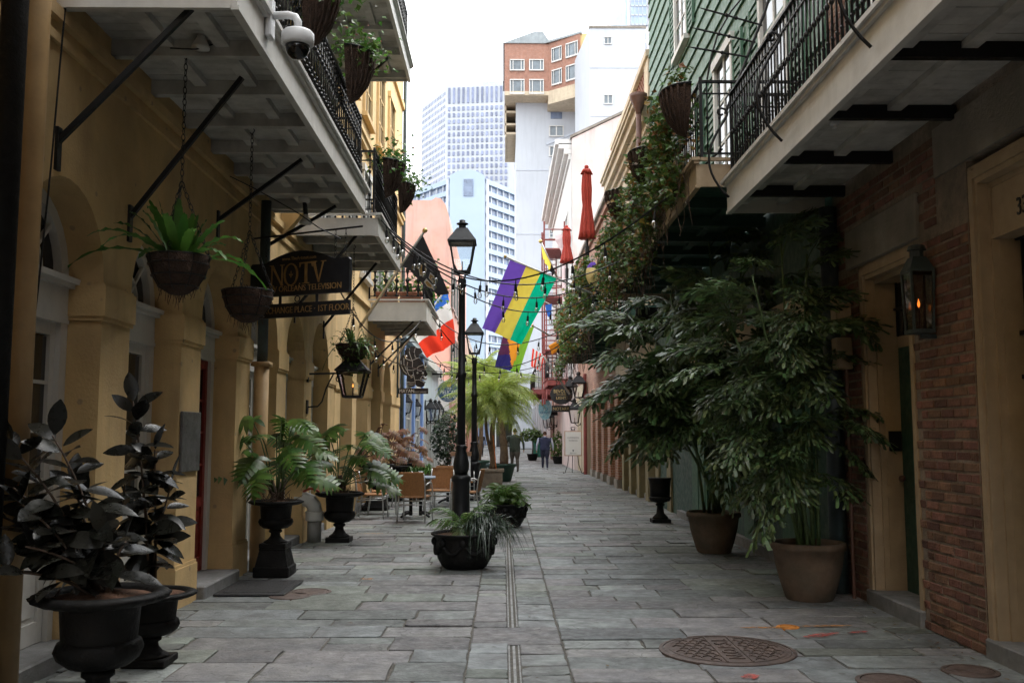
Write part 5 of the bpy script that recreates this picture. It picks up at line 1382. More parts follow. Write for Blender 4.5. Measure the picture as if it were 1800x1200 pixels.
# ivy on the right
def ivy_drape(label,x,y0,y1,z0,z1,n,seed,basket=None,size=.085):
    t=thing("ivy",label,"ivy",(x,(y0+y1)/2,z0),"ivy on the right balconies")
    def fn(r):
        for _ in range(8):
            y=r.uniform(y0,y1); z=r.uniform(z0,z1)
            v=noise.noise(Vector((y*1.6,seed,z*.55)))+.55*noise.noise(Vector((y*5,seed,z*1.2)))+ .35*(z-z0)/(z1-z0)
            edge=min(1,(z-z0)/.5)
            if v>.27+.35*(1-edge): return Vector((x+r.gauss(0,.08)-.08*max(0,v),y,z))
        return None
    leafblob("leaves",t,fn,n,size,[LV['ivy'],LV['ivyr'],LV['philo']],seed,wts=(5,2.2,1.8))
    m=MB(); r=random.Random(seed)
    for i in range(int((y1-y0)*16)):
        y=r.uniform(y0,y1); zt=r.uniform(z0+.6,z1); zb=r.uniform(z0-.35,zt-.4); P=[]; xx=x+r.gauss(0,.06)
        for k in range(7): P.append((xx+.03*math.sin(k*1.7+i),y+.05*math.sin(k*1.1+i*2),zt+(zb-zt)*k/6))
        m.tube(P,.005,3)
    o=obj("vines",m,STEM,t); o['kind']='stuff'
    if basket:
        for (px,py) in basket: hay_basket(t,PX(px,py,x-.02),-1,.28,.45)
    return t
ivy_drape("ivy with reddish leaves spilling from the nearest right railing basket",1.93,9.8,11.6,3.95,5.45,1900,41,[(1205,165)])
ivy_drape("ivy curtain hanging from the middle railing basket on the green house",1.93,11.6,14.6,3.55,5.3,3000,42,[(1140,270)])
ivy_drape("long ivy curtain at the far end of the green house balcony",1.93,14.6,18.3,3.3,5.3,3000,43,[(1092,340)])
ivy_drape("dense green creeper covering the far dark green balcony",1.92,20.9,33,3.3,5.5,4600,44,None,.13)
# hanging ivy strands under the green house balcony
# dark topiary bush
def ball_bush(c,rx,rz,n,label,mat,pot=True,size=.09,name="potted_bush",seed=5,stemh=0):
    t=thing(name,label,"potted plant",(c[0],c[1],0),"far potted shrubs")
    if pot:
        m=MB(); m.lathe([(.22,0),(.26,.05),(.33,.36),(.36,.40),(.30,.40)],18,(c[0],c[1],0),caps=False); obj("pot",m,MT['ironr'],t,True)
        m=MB(); m.lathe([(.31,.37),(.01,.38)],14,(c[0],c[1],0),caps=False); obj("soil",m,MT['soil'],t)
    m=MB(); m.tube([(c[0],c[1],.3),(c[0]+.03,c[1],c[2]*.6),(c[0],c[1],c[2])],[.035,.03,.02],6); obj("trunk",m,STEM,t,True)
    def fn(r):
        u=Vector((r.gauss(0,1),r.gauss(0,1),r.gauss(0,1))).normalized(); k=r.uniform(.55,1.0)*(1+.22*noise.noise(u*2.2+Vector((seed,0,0))))
        return Vector((c[0]+u.x*rx*k,c[1]+u.y*rx*k,c[2]+u.z*rz*k))
    leafblob("foliage",t,fn,n,size,[mat],seed); return t
p=PY(786,775,27.5); ball_bush((p.x,27.5,1.38),.50,.78,1500,"dark rounded evergreen bush beyond the cafe tables",LV['bushd'],size=.10)
p=PZ(936,809,0); ball_bush((p.x,p.y,1.55),.75,.42,700,"small round headed tree in a black tub far up the alley",LV['ivy'],size=.17,seed=8)
p=PZ(982,815,0); ball_bush((p.x,p.y,1.0),.42,.75,600,"climbing shrub against the far right shop wall",LV['ivy'],size=.15,seed=9)
p=PZ(975,806,0); ball_bush((p.x+.2,p.y+4,1.6),.35,1.0,500,"second tall shrub behind the walking person in the vest",LV['bushd'],size=.16,seed=10)
# feathery palms in the middle of the alley
def feather(seed,L=1.35,n=30,droop=.8):
    r=random.Random(seed); m=MB()
    def mid(t): return Vector((L*t*(1-.22*t*t),0,.50*L*t-droop*L*t*t))
    m.tube([mid(k/7) for k in range(8)],[.010*(1-.8*k/7)+.002 for k in range(8)],4)
    for i in range(n):
        t=.14+.86*i/n; p=mid(t); T=(mid(t+.01)-mid(t-.01)).normalized()
        for s in (-1,1):
            l=.42*math.sin(math.pi*min(1,.25+.72*t))*r.uniform(.85,1.1); a=R(52+8*r.uniform(-1,1)); d=(T*math.cos(a)+Vector((0,s,0))*math.sin(a)).normalized()
            w=.011; q=T; e1=p+d*l*.5-Vector((0,0,.10*l)); e2=p+d*l*.9-Vector((0,0,(.45+.25*r.random())*l))
            m.add([p-q*w*.6,p+q*w*.6,e1+q*w,e1-q*w,e2],((0,1,2,3),(3,2,4)))
    return m.mesh("frond",LV['palm'],False)
FEA=[feather(k,droop=.75+.12*k) for k in range(4)]
def palm(t,base,tops,nf,trunk_r,sc,seed,lean=.1):
    r=random.Random(seed)
    for tp in tops:
        tp=Vector(tp); b=Vector(base)+Vector((r.uniform(-.1,.1),r.uniform(-.1,.1),0)); P=[b.lerp(tp,k/9)+Vector((.03*math.sin(k*.8),0,0)) for k in range(10)]
        m=MB(); m.tube(P,[trunk_r*(1.15-.35*k/9)*(1+.10*(k%2)) for k in range(10)],9); obj("trunk",m,TRUNK,t,True)
        for i in range(nf):
            az=i*2.399+r.uniform(-.3,.3); f=i/nf; d=sph(az,R(72-80*f+r.uniform(-10,10))); inst("frond",r.choice(FEA),t,tp+Vector((0,0,.05)),frame(d,Vector((r.uniform(-.2,.2),r.uniform(-.2,.2),1))),sc*r.uniform(.8,1.1))
c=PZ(866,852,0); cy=28.2
t=thing("potted_palm","bright yellow green palm in the lattice sided stone planter","potted plant",(c.x,cy,0),"feather palms down the middle of the alley")
PLs=pm("stone_planter",(.26,.21,.16),.85,.2,8,.3,40)
m=MB(); w=.30; m.cbox(c.x-w,c.x+w,cy-w,cy+w,0,.44,.015); m.cbox(c.x-w-.05,c.x+w+.05,cy-w-.05,cy+w+.05,.44,.53,.015); obj("planter",m,PLs,t)
m=MB()
for i in range(-4,9):
    for s in (1,-1):
        x0=c.x-w+.04+i*.065; 
        a=Vector((x0,cy-w-.006,.05)); b_=Vector((x0+s*.36,cy-w-.006,.41))
        lo,hi=c.x-w+.03,c.x+w-.03
        if s<0: a,b_=Vector((x0+.1,cy-w-.006,.05)),Vector((x0+.1-.36,cy-w-.006,.41))
        def clip(p,q):
            if p.x>q.x: p,q=q,p
            if q.x<lo or p.x>hi: return None
            def at(x): f=(x-p.x)/(q.x-p.x); return p.lerp(q,f)
            return (at(lo) if p.x<lo else p),(at(hi) if q.x>hi else q)
        k=clip(a,b_)
        if k: m.bar(k[0],k[1],.014,.012,up=(0,1,0))
obj("lattice",m,PLs,t)
m=MB(); m.box(c.x-w,c.x+w,cy-w,cy+w,.5,.515); obj("soil",m,MT['soil'],t)
palm(t,(c.x,cy,.5),[(c.x-.22,cy+.1,2.15),(c.x+.12,cy-.05,2.45),(c.x-.02,cy+.25,2.0)],26,.05,1.12,61)
m=MB(); m.tube([(c.x+.12,cy-.12,.45),(c.x+.02,cy-.1,1.5)],.014,5); obj("orange_stake",m,pm("orange_stake",(.7,.18,.03),.5,.1),t)
c=PZ(881,846,0); cy=31.5
t=thing("potted_palm","thick trunked palm in the dark green tub behind the lattice planter","potted plant",(c.x,cy,0),"feather palms down the middle of the alley")
m=MB(); m.lathe([(.30,0),(.34,.06),(.44,.46),(.50,.50),(.50,.58),(.42,.58)],24,(c.x,cy,0),caps=False); obj("tub",m,MT['dgreen'],t,True)
m=MB(); m.lathe([(.43,.54),(.02,.56)],14,(c.x,cy,0),caps=False); obj("soil",m,MT['soil'],t)
palm(t,(c.x,cy,.5),[(c.x-.03,cy,2.75)],40,.12,1.25,62)
cy=36; t=thing("potted_palm","farther palm half hidden behind the second lamp post","potted plant",(-1.0,cy,0),"feather palms down the middle of the alley")
m=MB(); m.lathe([(.30,0),(.34,.06),(.44,.46),(.50,.50),(.50,.58),(.42,.58)],24,(-1.0,cy,0),caps=False); obj("tub",m,MT['dgreen'],t,True)
palm(t,(-1.0,cy,.5),[(-1.1,cy,3.3),(-.7,cy,3.6)],22,.07,1.25,63)
# bowl planters round the lamp post
def bowl(c,r,h,label):
    t=thing("bowl_planter",label,"potted plant",(c[0],c[1],0),"black bowl planters by the lamp post")
    pr=[(.55,0),(.66,.06),(.80,.30),(.86,.60),(.84,.80),(.90,.90),(1.0,.96),(1.0,1.0),(.93,1.0),(.86,.90)]
    m=MB(); m.lathe([(r*a,h*b) for a,b in pr],40,(c[0],c[1],0),caps=False); m.lathe([(r*.55,0),(.01,.001)],20,(c[0],c[1],0),caps=False); obj("bowl",m,MT['ironr'],t,True)
    m=MB()
    for k in range(8):
        a0=k*math.pi/4; 
        P=[]
        for i in range(9):
            f=i/8; a=a0+f*math.pi/4; z=h*(.74-.28*math.sin(math.pi*f)); P.append((c[0]+r*.875*math.cos(a),c[1]+r*.875*math.sin(a),z))
        m.tube(P,[.012+.016*math.sin(math.pi*i/8) for i in range(9)],6); m.sphere((c[0]+r*.87*math.cos(a0),c[1]+r*.87*math.sin(a0),h*.76),.045,8,6,1.2)
    obj("swags",m,MT['ironr'],t,True)
    m=MB(); m.lathe([(r*.88,h*.93),(.02,h*.95)],24,(c[0],c[1],0),caps=False); obj("soil",m,MT['soil'],t)
    return t,Vector((c[0],c[1],h*.95))
def grass_clump(t,b,n,L,sp,mat,seed,w=.011,bias=(0,0),name="blades"):
    r=random.Random(seed); m=MB()
    for i in range(n):
        az=r.uniform(0,6.3); d=Vector((math.cos(az)+bias[0],math.sin(az)+bias[1],0)); l=L*r.uniform(.6,1.15); el=R(r.uniform(25,80)); q=Vector((-d.y,d.x,0)).normalized()
        p0=Vector(b)+Vector((r.gauss(0,sp),r.gauss(0,sp),0)); V=[]
        for k in range(6):
            f=k/5; p=p0+d*l*f*math.cos(el)*.9+Vector((0,0,l*f*math.sin(el)-l*.95*f*f*f)); ww=w*(1-f*f*.9)/2; V+=[p-q*ww,p+q*ww]
        m.add(V,[(2*k,2*k+2,2*k+3,2*k+1) for k in range(5)])
    o=obj(name,m,mat,t); o['kind']='stuff'; return o
c=PZ(818,992,0); t,b=bowl((c.x,11.05),.385,.40,"black bowl planter with dark grassy tuft in front of the lamp post")
grass_clump(t,b+Vector((.20,-.02,.02)),520,.56,.08,LV['grass'],71,.012,(.3,-.15))
FEG=[feather(k+20,1.0,24,.7) for k in range(2)]
for q in FEG: q.materials[0]=LV['philo']
for i in range(8):
    d=sph(i*2.4+.4,R(55-7*i)); inst("frond",FEG[i%2],t,b+Vector((-.02,.24,.0)),frame(d,(0,0,1)),.58)
c=PZ(888,920,0); t,b=bowl((c.x,15.95),.385,.38,"black bowl planter with leafy palm seedlings behind the lamp post")
for i in range(22):
    d=sph(i*2.4,R(70-3*i)); inst("frond",FEG[i%2],t,b+Vector((0,0,.0)),frame(d,(0,0,1)),.55)
leafblob("low_leaves",t,lambda r: b+Vector((r.gauss(0,.16),r.gauss(0,.16),abs(r.gauss(0,.1)))),220,.08,[LV['philo']],72)
# empty fluted urn on the right
c=PZ(1150,912,0); t=thing("fluted_urn","empty black fluted urn standing by the olive openings","urn",(c.x,16.6,0),"cast iron urns")
x,y=c.x,16.7; I=MT['ironr']
m=MB(); m.cbox(x-.16,x+.16,y-.16,y+.16,0,.07,.006); obj("foot",m,I,t)
m=MB(); m.lathe([(.14,.07),(.13,.10),(.07,.16),(.055,.28),(.085,.31),(.06,.34)],20,(x,y,0)); obj("stem",m,I,t,True)
m=MB(); m.lathe([(.06,.34),(.16,.37),(.185,.43),(.165,.45)],40,(x,y,0),rf=lambda a,i:1+.05*abs(math.sin(a*8))); m.lathe([(.165,.45),(.17,.60),(.18,.72),(.20,.75),(.20,.77),(.15,.77)],48,(x,y,0),rf=lambda a,i:1+(.03*abs(math.sin(a*12)) if i<3 else 0)); obj("bowl",m,I,t,True)
m=MB()
# ================================================================== street lamps and lanterns
def lantern(t,c,w,h,mat=MT['iron'],flame=False,top=True,nm=""):
    """four sided tapering lantern; c = bottom centre, w = width at the top of the glass, h = glass height"""
    x,y,z=c; a=w*.30; b=w*.5
    m=MB()
    for sx in (-1,1):
        for sy in (-1,1): m.bar((x+sx*a,y+sy*a,z),(x+sx*b,y+sy*b,z+h),w*.06)
    for k,zz in ((a,z),(b,z+h)):
        for s in (-1,1): m.bar((x-k,y+s*k,zz),(x+k,y+s*k,zz),w*.07); m.bar((x+s*k,y-k,zz),(x+s*k,y+k,zz),w*.07)
    m.box(x-a,x+a,y-a,y+a,z-w*.05,z)
    f=obj("lantern_frame",m,mat,t)
    for k in range(4):
        m=MB(); q=[(-a,-a,0),(a,-a,0),(b,-b,h),(-b,-b,h)]; ang=k*math.pi/2; cs,sn=math.cos(ang),math.sin(ang)
        m.add([(x+p[0]*cs-p[1]*sn,y+p[0]*sn+p[1]*cs,z+p[2]) for p in q],((0,1,2,3),)); obj("glass_pane",m,MT['clear'],t)
    m=MB(); k=b*1.16; zz=z+h
    m.box(x-k,x+k,y-k,y+k,zz,zz+w*.06); r=b*.42; hh=h*.52
    m.add([(x-k,y-k,zz+w*.06),(x+k,y-k,zz+w*.06),(x+k,y+k,zz+w*.06),(x-k,y+k,zz+w*.06)]+[(x+sx*r,y+sy*r,zz+hh) for sx,sy in ((-1,-1),(1,-1),(1,1),(-1,1))],((0,1,5,4),(1,2,6,5),(2,3,7,6),(3,0,4,7),(4,5,6,7)))
    obj("lantern_roof",m,mat,t)
    m=MB(); m.lathe([(r*1.0,0),(r*.7,h*.03),(r*.7,h*.13),(r*1.15,h*.15),(r*1.15,h*.18),(r*.6,h*.21),(r*.6,h*.29),(r*.35,h*.31)],12,(x,y,zz+hh)); obj("finial",m,mat,t,True)
    m=MB(); m.tube([(x,y,z),(x,y,z+h*.38)],w*.025,6); obj("burner",m,MT['brownmetal'],t)
    if flame:
        m=MB(); m.lathe([(.002,0),(w*.028,h*.03),(w*.03,h*.06),(w*.012,h*.11),(.001,h*.15)],8,(x,y,z+h*.38)); obj("flame",m,pm("gas_flame"+nm,(1.0,.30,.05),.5,.05,5,0,emit=1.6),t,True)
def lamp_post(px,py_base,py_top,label):
    p=PZ(px,py_base,0); x,y=p.x,p.y; H=PY(px,py_top,y).z
    t=thing("street_lamp",label,"street lamp",(x,y,0),"black iron street lamps"); I=MT['iron']
    m=MB(); m.lathe([(.17,0),(.17,.06),(.135,.10),(.13,.78),(.15,.81),(.15,.86),(.10,.90)],16,(x,y,0),rf=lambda a,i: 1+.025*math.cos(a*8)); obj("base",m,I,t,True)
    m=MB(); m.lathe([(.095,.90),(.12,.99),(.125,1.06),(.10,1.18),(.075,1.27),(.085,1.30),(.085,1.33),(.067,1.36)],20,(x,y,0)); obj("bulb_collar",m,I,t,True)
    zt=H-1.02
    m=MB(); m.lathe([(.066,1.36),(.061,2.4),(.074,2.42),(.074,2.47),(.057,2.49),(.050,zt-.15),(.066,zt-.13),(.066,zt-.02),(.045,zt)],16,(x,y,0)); obj("pole",m,I,t,True)
    m=MB()
    for sx in (-1,1):
        for sy in (-1,1): m.tube([(x+sx*.03,y+sy*.03,zt-.02),(x+sx*.05,y+sy*.05,zt+.05),(x+sx*.12,y+sy*.12,zt+.2)],.012,5)
    obj("lantern_cradle",m,I,t)
    lantern(t,(x,y,zt+.1),.385,.46)
    return t
lamp_post(810,937,378,"nearest tall black street lamp rising from behind the bowl planter")
lamp_post(833,879,553,"second black street lamp farther up the alley")
# bracket lantern on the yellow arcade
c=PY(620,697,13.85); t=thing("wall_lantern","bracket lantern under the leafy basket on the yellow arcade","lantern",(XL,13.85,c.z),"wall lanterns")
lantern(t,(c.x,c.y,c.z),.40,.36,MT['iron'],True,nm="_b")
m=MB(); zt=c.z+.36+.14
zb=PY(545,657,13.85).z
m.tube([(XL+.02,13.85,zb),(c.x-.2,13.85,zb+.01),(c.x,13.85,zb-.02)],.014,6); m.tube([(XL+.02,13.85,zb-.48),(XL+.16,13.85,zb-.47),(XL+.22,13.85,zb-.40),(XL+.28,13.85,zb-.2),(XL+.38,13.85,zb)],.011,6)
m.tube([(c.x-.2+.07*math.cos(a*.7)*(1-a/12),13.85,zb-.08+.07*math.sin(a*.7)*(1-a/12)) for a in range(10)],.009,5)
m.box(XL,XL+.02,13.80,13.90,zb-.12,zb+.12); m.box(XL,XL+.02,13.80,13.90,zb-.58,zb-.38); obj("bracket",m,MT['iron'],t)
# gas lantern on the brick pier
c=PX(1628,577,XR-.11); t=thing("wall_lantern","dark gas lantern with a small orange flame on the brick pier","lantern",(XR,7.3,c.z),"wall lanterns")
SMK=glassmat('smoky_glass',(.45,.43,.40),.15)
G=pm("verdigris_copper",(.022,.030,.030),.55,.3,8,.2,40,col2=(.05,.09,.08),c2s=5,c2a=.3)
x,y,z=XR-.115,7.22,c.z; w=.085; h=.44
m=MB()
for sx in (-1,1):
    for sy in (-1,1): m.bar((x+sx*w*.86,y+sy*w*.86,z),(x+sx*w,y+sy*w,z+h),.018)
m.box(x-w,x+w,y-w,y+w,z-.03,z); m.box(x-w*1.1,x+w*1.1,y-w*1.1,y+w*1.1,z+h,z+h+.02); m.bar((x,y,z-.05),(x+.14,y,z-.05),.03); m.bar((x+.1,y,z+.3),(x+.14,y,z+.3),.05)
obj("lantern_frame",m,G,t)
for k in range(4):
    m=MB(); a=w*.86; b=w; q=[(-a,-a,0),(a,-a,0),(b,-b,h),(-b,-b,h)]; ang=k*math.pi/2; cs,sn=math.cos(ang),math.sin(ang)
    m.add([(x+p[0]*cs-p[1]*sn,y+p[0]*sn+p[1]*cs,z+p[2]) for p in q],((0,1,2,3),)); obj("glass_pane",m,SMK,t)
m=MB(); k=w*1.1; r=.05
m.add([(x-k,y-k,z+h+.02),(x+k,y-k,z+h+.02),(x+k,y+k,z+h+.02),(x-k,y+k,z+h+.02)]+[(x+sx*r,y+sy*r,z+h+.12) for sx,sy in ((-1,-1),(1,-1),(1,1),(-1,1))],((0,1,5,4),(1,2,6,5),(2,3,7,6),(3,0,4,7),(4,5,6,7)))
m.lathe([(.05,0),(.05,.05),(.07,.055),(.06,.09),(.02,.10)],12,(x,y,z+h+.12)); obj("lantern_roof",m,G,t)
m=MB(); m.tube([(x,y,z),(x,y,z+.17)],.008,6); obj("burner",m,MT['brownmetal'],t)
m=MB(); m.lathe([(.001,0),(.010,.016),(.011,.03),(.005,.052),(.001,.07)],8,(x,y,z+.17)); obj("flame",m,pm("gas_flame",(1.0,.22,.03),.5,.05,5,0,emit=2.0),t,True)
# small far wall lanterns
def small_lantern(px,py,y,xw,label,w=.26,h=.30):
    c=PY(px,py,y); t=thing("wall_lantern",label,"lantern",(xw,y,c.z),"wall lanterns"); lantern(t,(c.x,c.y,c.z-h/2),w,h)
    m=MB(); m.tube([(xw,y,c.z-h*.6),((xw+c.x)/2,y,c.z-h*.75),(c.x,y,c.z-h*.55)],.02,5); m.sphere((xw,y,c.z-h*.6),.06,8,6); m.tube([(xw,y,c.z+.5),(c.x,y,c.z+.5),(c.x,y,c.z+h*.9)] if w>.3 else [(xw,y,c.z-h*.6),(c.x,y,c.z-h*.55)],.015,5); obj("bracket",m,MT['iron'],t)
small_lantern(716,716,27.3,XL,"black lantern left of the white window on the blue shop")
small_lantern(733,722,30.5,XL,"black lantern right of the white window on the blue shop")
for px,y,l in ((757,35.0,"first"),(765,37.0,"second"),(772,39.0,"third")): small_lantern(px,729,y,XL,l+" of three pale lanterns on the grey blue shop",.36,.45)
for px,py,y,l in ((1003,692,38.5,"lower left lantern beside the oval sign"),(1017,686,37.2,"largest lantern above the easel board"),(1010,731,40.0,"lit lantern below the others on the cream shop"),(974,738,55.0,"first pale lantern far up on the right"),(967,742,58.0,"second pale lantern far up on the right"),(961,743,61.0,"third pale lantern far up on the right")): small_lantern(px,py,y,XR-.05 if y<50 else 3.05,l,.48 if y<50 else .5,.55 if y<50 else .6)
# ================================================================== signs
GOLD=pm("dull_gold_paint",(.34,.20,.07),.5,.3,14,.1,40)
BLK=pm("black_sign_board",(.014,.014,.016),.5,.4,3,.15,12,col2=(.03,.03,.035),c2s=2,c2a=.4)
WHT=pm("sign_white_paint",(.72,.71,.68),.6,.06,9,.0)
a=PY(440,505,10.62); b=PY(614,500,10.12)
t=thing("hanging_sign","black hanging signboard with an arched top and gold lettering","sign",(a.x,a.y,2.7),"hanging signs")
u=Vector((b.x-a.x,b.y-a.y,0)); Ls=u.length; u.normalize(); o=Vector((a.x,a.y,0)); nv=Vector((u.y,-u.x,0))
zt=PY(612,452,10.15).z; zb=PY(612,513,10.15).z; H=zt-zb
P=[(0,zb),(Ls,zb),(Ls,zt-.02),(Ls-.02,zt),(Ls*.85,zt)]
for i in range(1,10): f=i/10; P.append((Ls*(.85-.70*f),zt+.115*math.sin(math.pi*f)**1.0))
P+=[(Ls*.15,zt),(.02,zt),(0,zt-.02)]
m=MB(); m.prism(P,o,u,(0,0,1),-nv*.05); obj("board",m,BLK,t)
fo=o+nv*.004
def lettering(name,s,size,cx,z,sx=1.0,par=t,mat=GOLD,al='CENTER'):
    m=MB(); put_text(m,s,size,fo+u*cx+Vector((0,0,z)),u,(0,0,1),.003,al,sx); return obj(name,m,mat,par)
# hand cut serif capitals
def serif(name,polys,x0,z0,hh):
    m=MB()
    for pl in polys: m.prism([(x0+p*hh,z0+q*hh) for p,q in pl],fo,u,(0,0,1),nv*.004)
    return obj(name,m,GOLD,t)
hh=H*.62; z0=zb+H*.30; sc_=Ls/1.14
def bx_(x,y,w,h): return [(x,y),(x+w,y),(x+w,y+h),(x,y+h)]
serif("letter",[bx_(.05,0,.07,1),bx_(-.04,0,.25,.04),bx_(-.04,.96,.16,.04),[(.02,1),(.17,1),(.70,0),(.62,0)],bx_(.63,0,.07,1),bx_(.54,.96,.25,.04)],.24*sc_,z0,hh)
m=MB(); n=28
cx=.24*sc_+hh*1.17
V=[]
for i in range(n):
    an=2*math.pi*i/n; V+=[fo+u*(cx+.42*hh*math.cos(an))+Vector((0,0,z0+.5*hh+.54*hh*math.sin(an)))+nv*.004, fo+u*(cx+.29*hh*math.cos(an))+Vector((0,0,z0+.5*hh+.48*hh*math.sin(an)))+nv*.004]
m.add(V,[(2*i,2*((i+1)%n),2*((i+1)%n)+1,2*i+1) for i in range(n)]); obj("letter",m,GOLD,t)
serif("letter",[bx_(.30,0,.15,1),bx_(.18,0,.39,.04),bx_(0,.95,.75,.06),[(0,.78),(.05,.78),(.10,.95),(0,.95)],[(.75,.78),(.75,.95),(.65,.95),(.70,.78)]],cx+.46*hh,z0+.03*hh,hh)
serif("letter",[[(.05,1),(.22,1),(.45,0),(.38,0)],[(.38,0),(.45,0),(.70,1),(.62,1)],bx_(-.05,.96,.36,.04),bx_(.52,.96,.30,.04)],cx+1.12*hh,z0+.05*hh,hh)
for dx in (.72,): serif("dot",[bx_(0,0,.06,.07)],.24*sc_+hh*dx-.01,z0,hh)
serif("dot",[bx_(0,0,.06,.07)],cx+.46*hh,z0,hh)
serif("fleur_de_lis",[[(-.02,0),(.02,0),(.02,.25),(-.02,.25)],[(-.10,.10),(.10,.10),(.10,.14),(-.10,.14)],[(0,.32),(-.04,.22),(.04,.22)],[(-.12,.20),(-.05,.12),(-.02,.14)],[(.12,.20),(.02,.14),(.05,.12)]],cx,z0+.36*hh,hh)
lettering("small_lettering","NEW ORLEANS TELEVISION",.094,Ls*.53,zb+H*.12,.88)
lettering("small_lettering","www.TheArtsnet.com",.055,Ls*.5,zt+.015,.9)
za=PY(612,552,10.15).z; zc=PY(612,527,10.15).z
m=MB(); m.prism([(.10,za),(Ls,za),(Ls,zc),(.10,zc)],o,u,(0,0,1),-nv*.04); obj("lower_board",m,BLK,t)
lettering("small_lettering","EXCHANGE PLACE · 1ST FLOOR",.10,Ls*.56,za+(zc-za)*.30,.80)
m=MB()
for f in (.30,.67): m.box(*sorted((o.x+u.x*Ls*f,o.x+u.x*Ls*f+.03)),*sorted((o.y+u.y*Ls*f,o.y+u.y*Ls*f+.02)),zc,zb)
cc=o+u*Ls*.49+Vector((0,0,(zb+zc)/2)); m.tube([cc+u*.032*math.cos(k*.523)+Vector((0,0,.032*math.sin(k*.523))) for k in range(12)],.006,5,closed=True)
obj("links",m,MT['iron'],t)
zr=zt+.30
for f in (.86,.96,.16):
    m=MB(); chain(m,o+u*Ls*f+Vector((0,0,zt-.01)),o+u*Ls*f+Vector((0,0,zr))); obj("chain",m,MT['iron'],t)
m=MB(); m.tube([(XL,o.y+.02,zr),(*(o+u*Ls*1.12).xy,zr+.02)],.011,6); obj("hanging_rod",m,MT['iron'],t)
# head shaped shop sign
Dm=25.2
def Q(px,py,d=Dm): return PY(px,py,d)
t=thing("head_sign","black cut out profile head sign above a narrow shop name board","sign",(Q(703,692).x,Dm,Q(703,692).z),"hanging signs")
def zoom(pts): return [(690+x*160/1200,580+y*160/1200) for x,y in pts]
def plate(pts,off,mat,name,par,th=.03):
    m=MB(); W=[Q(*p) for p in pts]; n=len(W)
    m.add([(w.x,w.y-off,w.z) for w in W]+[(w.x,w.y-off+th,w.z) for w in W],[tuple(range(n)),tuple(range(2*n-1,n-1,-1))]+[(i,n+i,n+(i+1)%n,(i+1)%n) for i in range(n)])
    return obj(name,m,mat,par)
head=zoom([(395,290),(345,330),(345,365),(405,430),(415,480),(430,520),(462,575),(455,600),(425,605),(405,620),(442,640),(435,660),(380,655),(440,685),(425,700),(418,735),(380,757),(330,745),(300,715),(290,745),(240,748),(205,720),(190,690),(185,600),(150,590),(110,540),(85,470),(95,390),(125,335),(160,320),(162,270),(190,238),(225,235),(245,213),(290,212),(320,235),(370,240)])
head=[(x,y) for x,y in head]
plate(head,0,BLK,"head_plate",t)
SILV=pm("pale_sign_line",(.42,.42,.42),.5,.1)
def zline(pts,w=.010):
    m=MB(); P=[]
    Z=zoom(pts)
    for x,y in Z: q=Q(x,y); P.append((q.x,q.y-.012,q.z))
    m.tube(P,w,5); obj("outline",m,SILV,t)
for L_ in ([(225,240),(222,300),(250,380),(265,420),(262,470)],[(300,235),(285,290),(300,360),(330,375)],[(160,330),(180,380),(250,405),(330,370),(350,365)],[(110,400),(115,470),(150,540),(190,580)],[(150,370),(150,450),(180,520),(200,545)],[(200,420),(190,480),(195,540),(215,590),(265,620)],[(262,470),(265,530),(280,600),(295,660),(300,715)],[(265,530),(320,505),(345,480),(405,460)],[(320,505),(330,530),(385,540)],[(295,660),(350,655),(400,680),(420,690)],[(365,640),(400,600),(440,615)],[(190,685),(240,695),(290,690)],[(200,715),(250,722),(295,718)],[(195,525),(235,530),(260,530)],[(365,645),(410,648),(440,645)]): zline(L_)
m=MB()
for zx,zy in ((330,565),(400,570)): q=Q(*zoom([(zx,zy)])[0]); m.sphere((q.x,q.y-.02,q.z),.028,8,6)
obj("eye_studs",m,SILV,t,True)
a,b=Q(*zoom([(80,765)])[0]),Q(*zoom([(470,840)])[0])
m=MB(); m.box(a.x,b.x,Dm-.01,Dm+.03,b.z,a.z); obj("name_board",m,pm("dark_brown_board",(.03,.022,.022),.6,.2),t)
m=MB(); put_text(m,"MAYAN",.135,(a.x+.015,Dm-.012,b.z+.03),(1,0,0),(0,0,1),.004,'LEFT',.85); put_text(m,"import company",.062,(a.x+.41,Dm-.012,b.z+.035),(1,0,0),(0,0,1),.004,'LEFT',.78); obj("lettering",m,WHT,t)
m=MB(); m.tube([(a.x-.03,Dm,b.z-.1),(a.x-.03,Dm,Q(700,585).z)],.03,8); m.tube([(XL,Dm,Q(700,600).z),(b.x,Dm,Q(700,602).z)],.018,6); obj("bracket",m,MT['copper'],t)
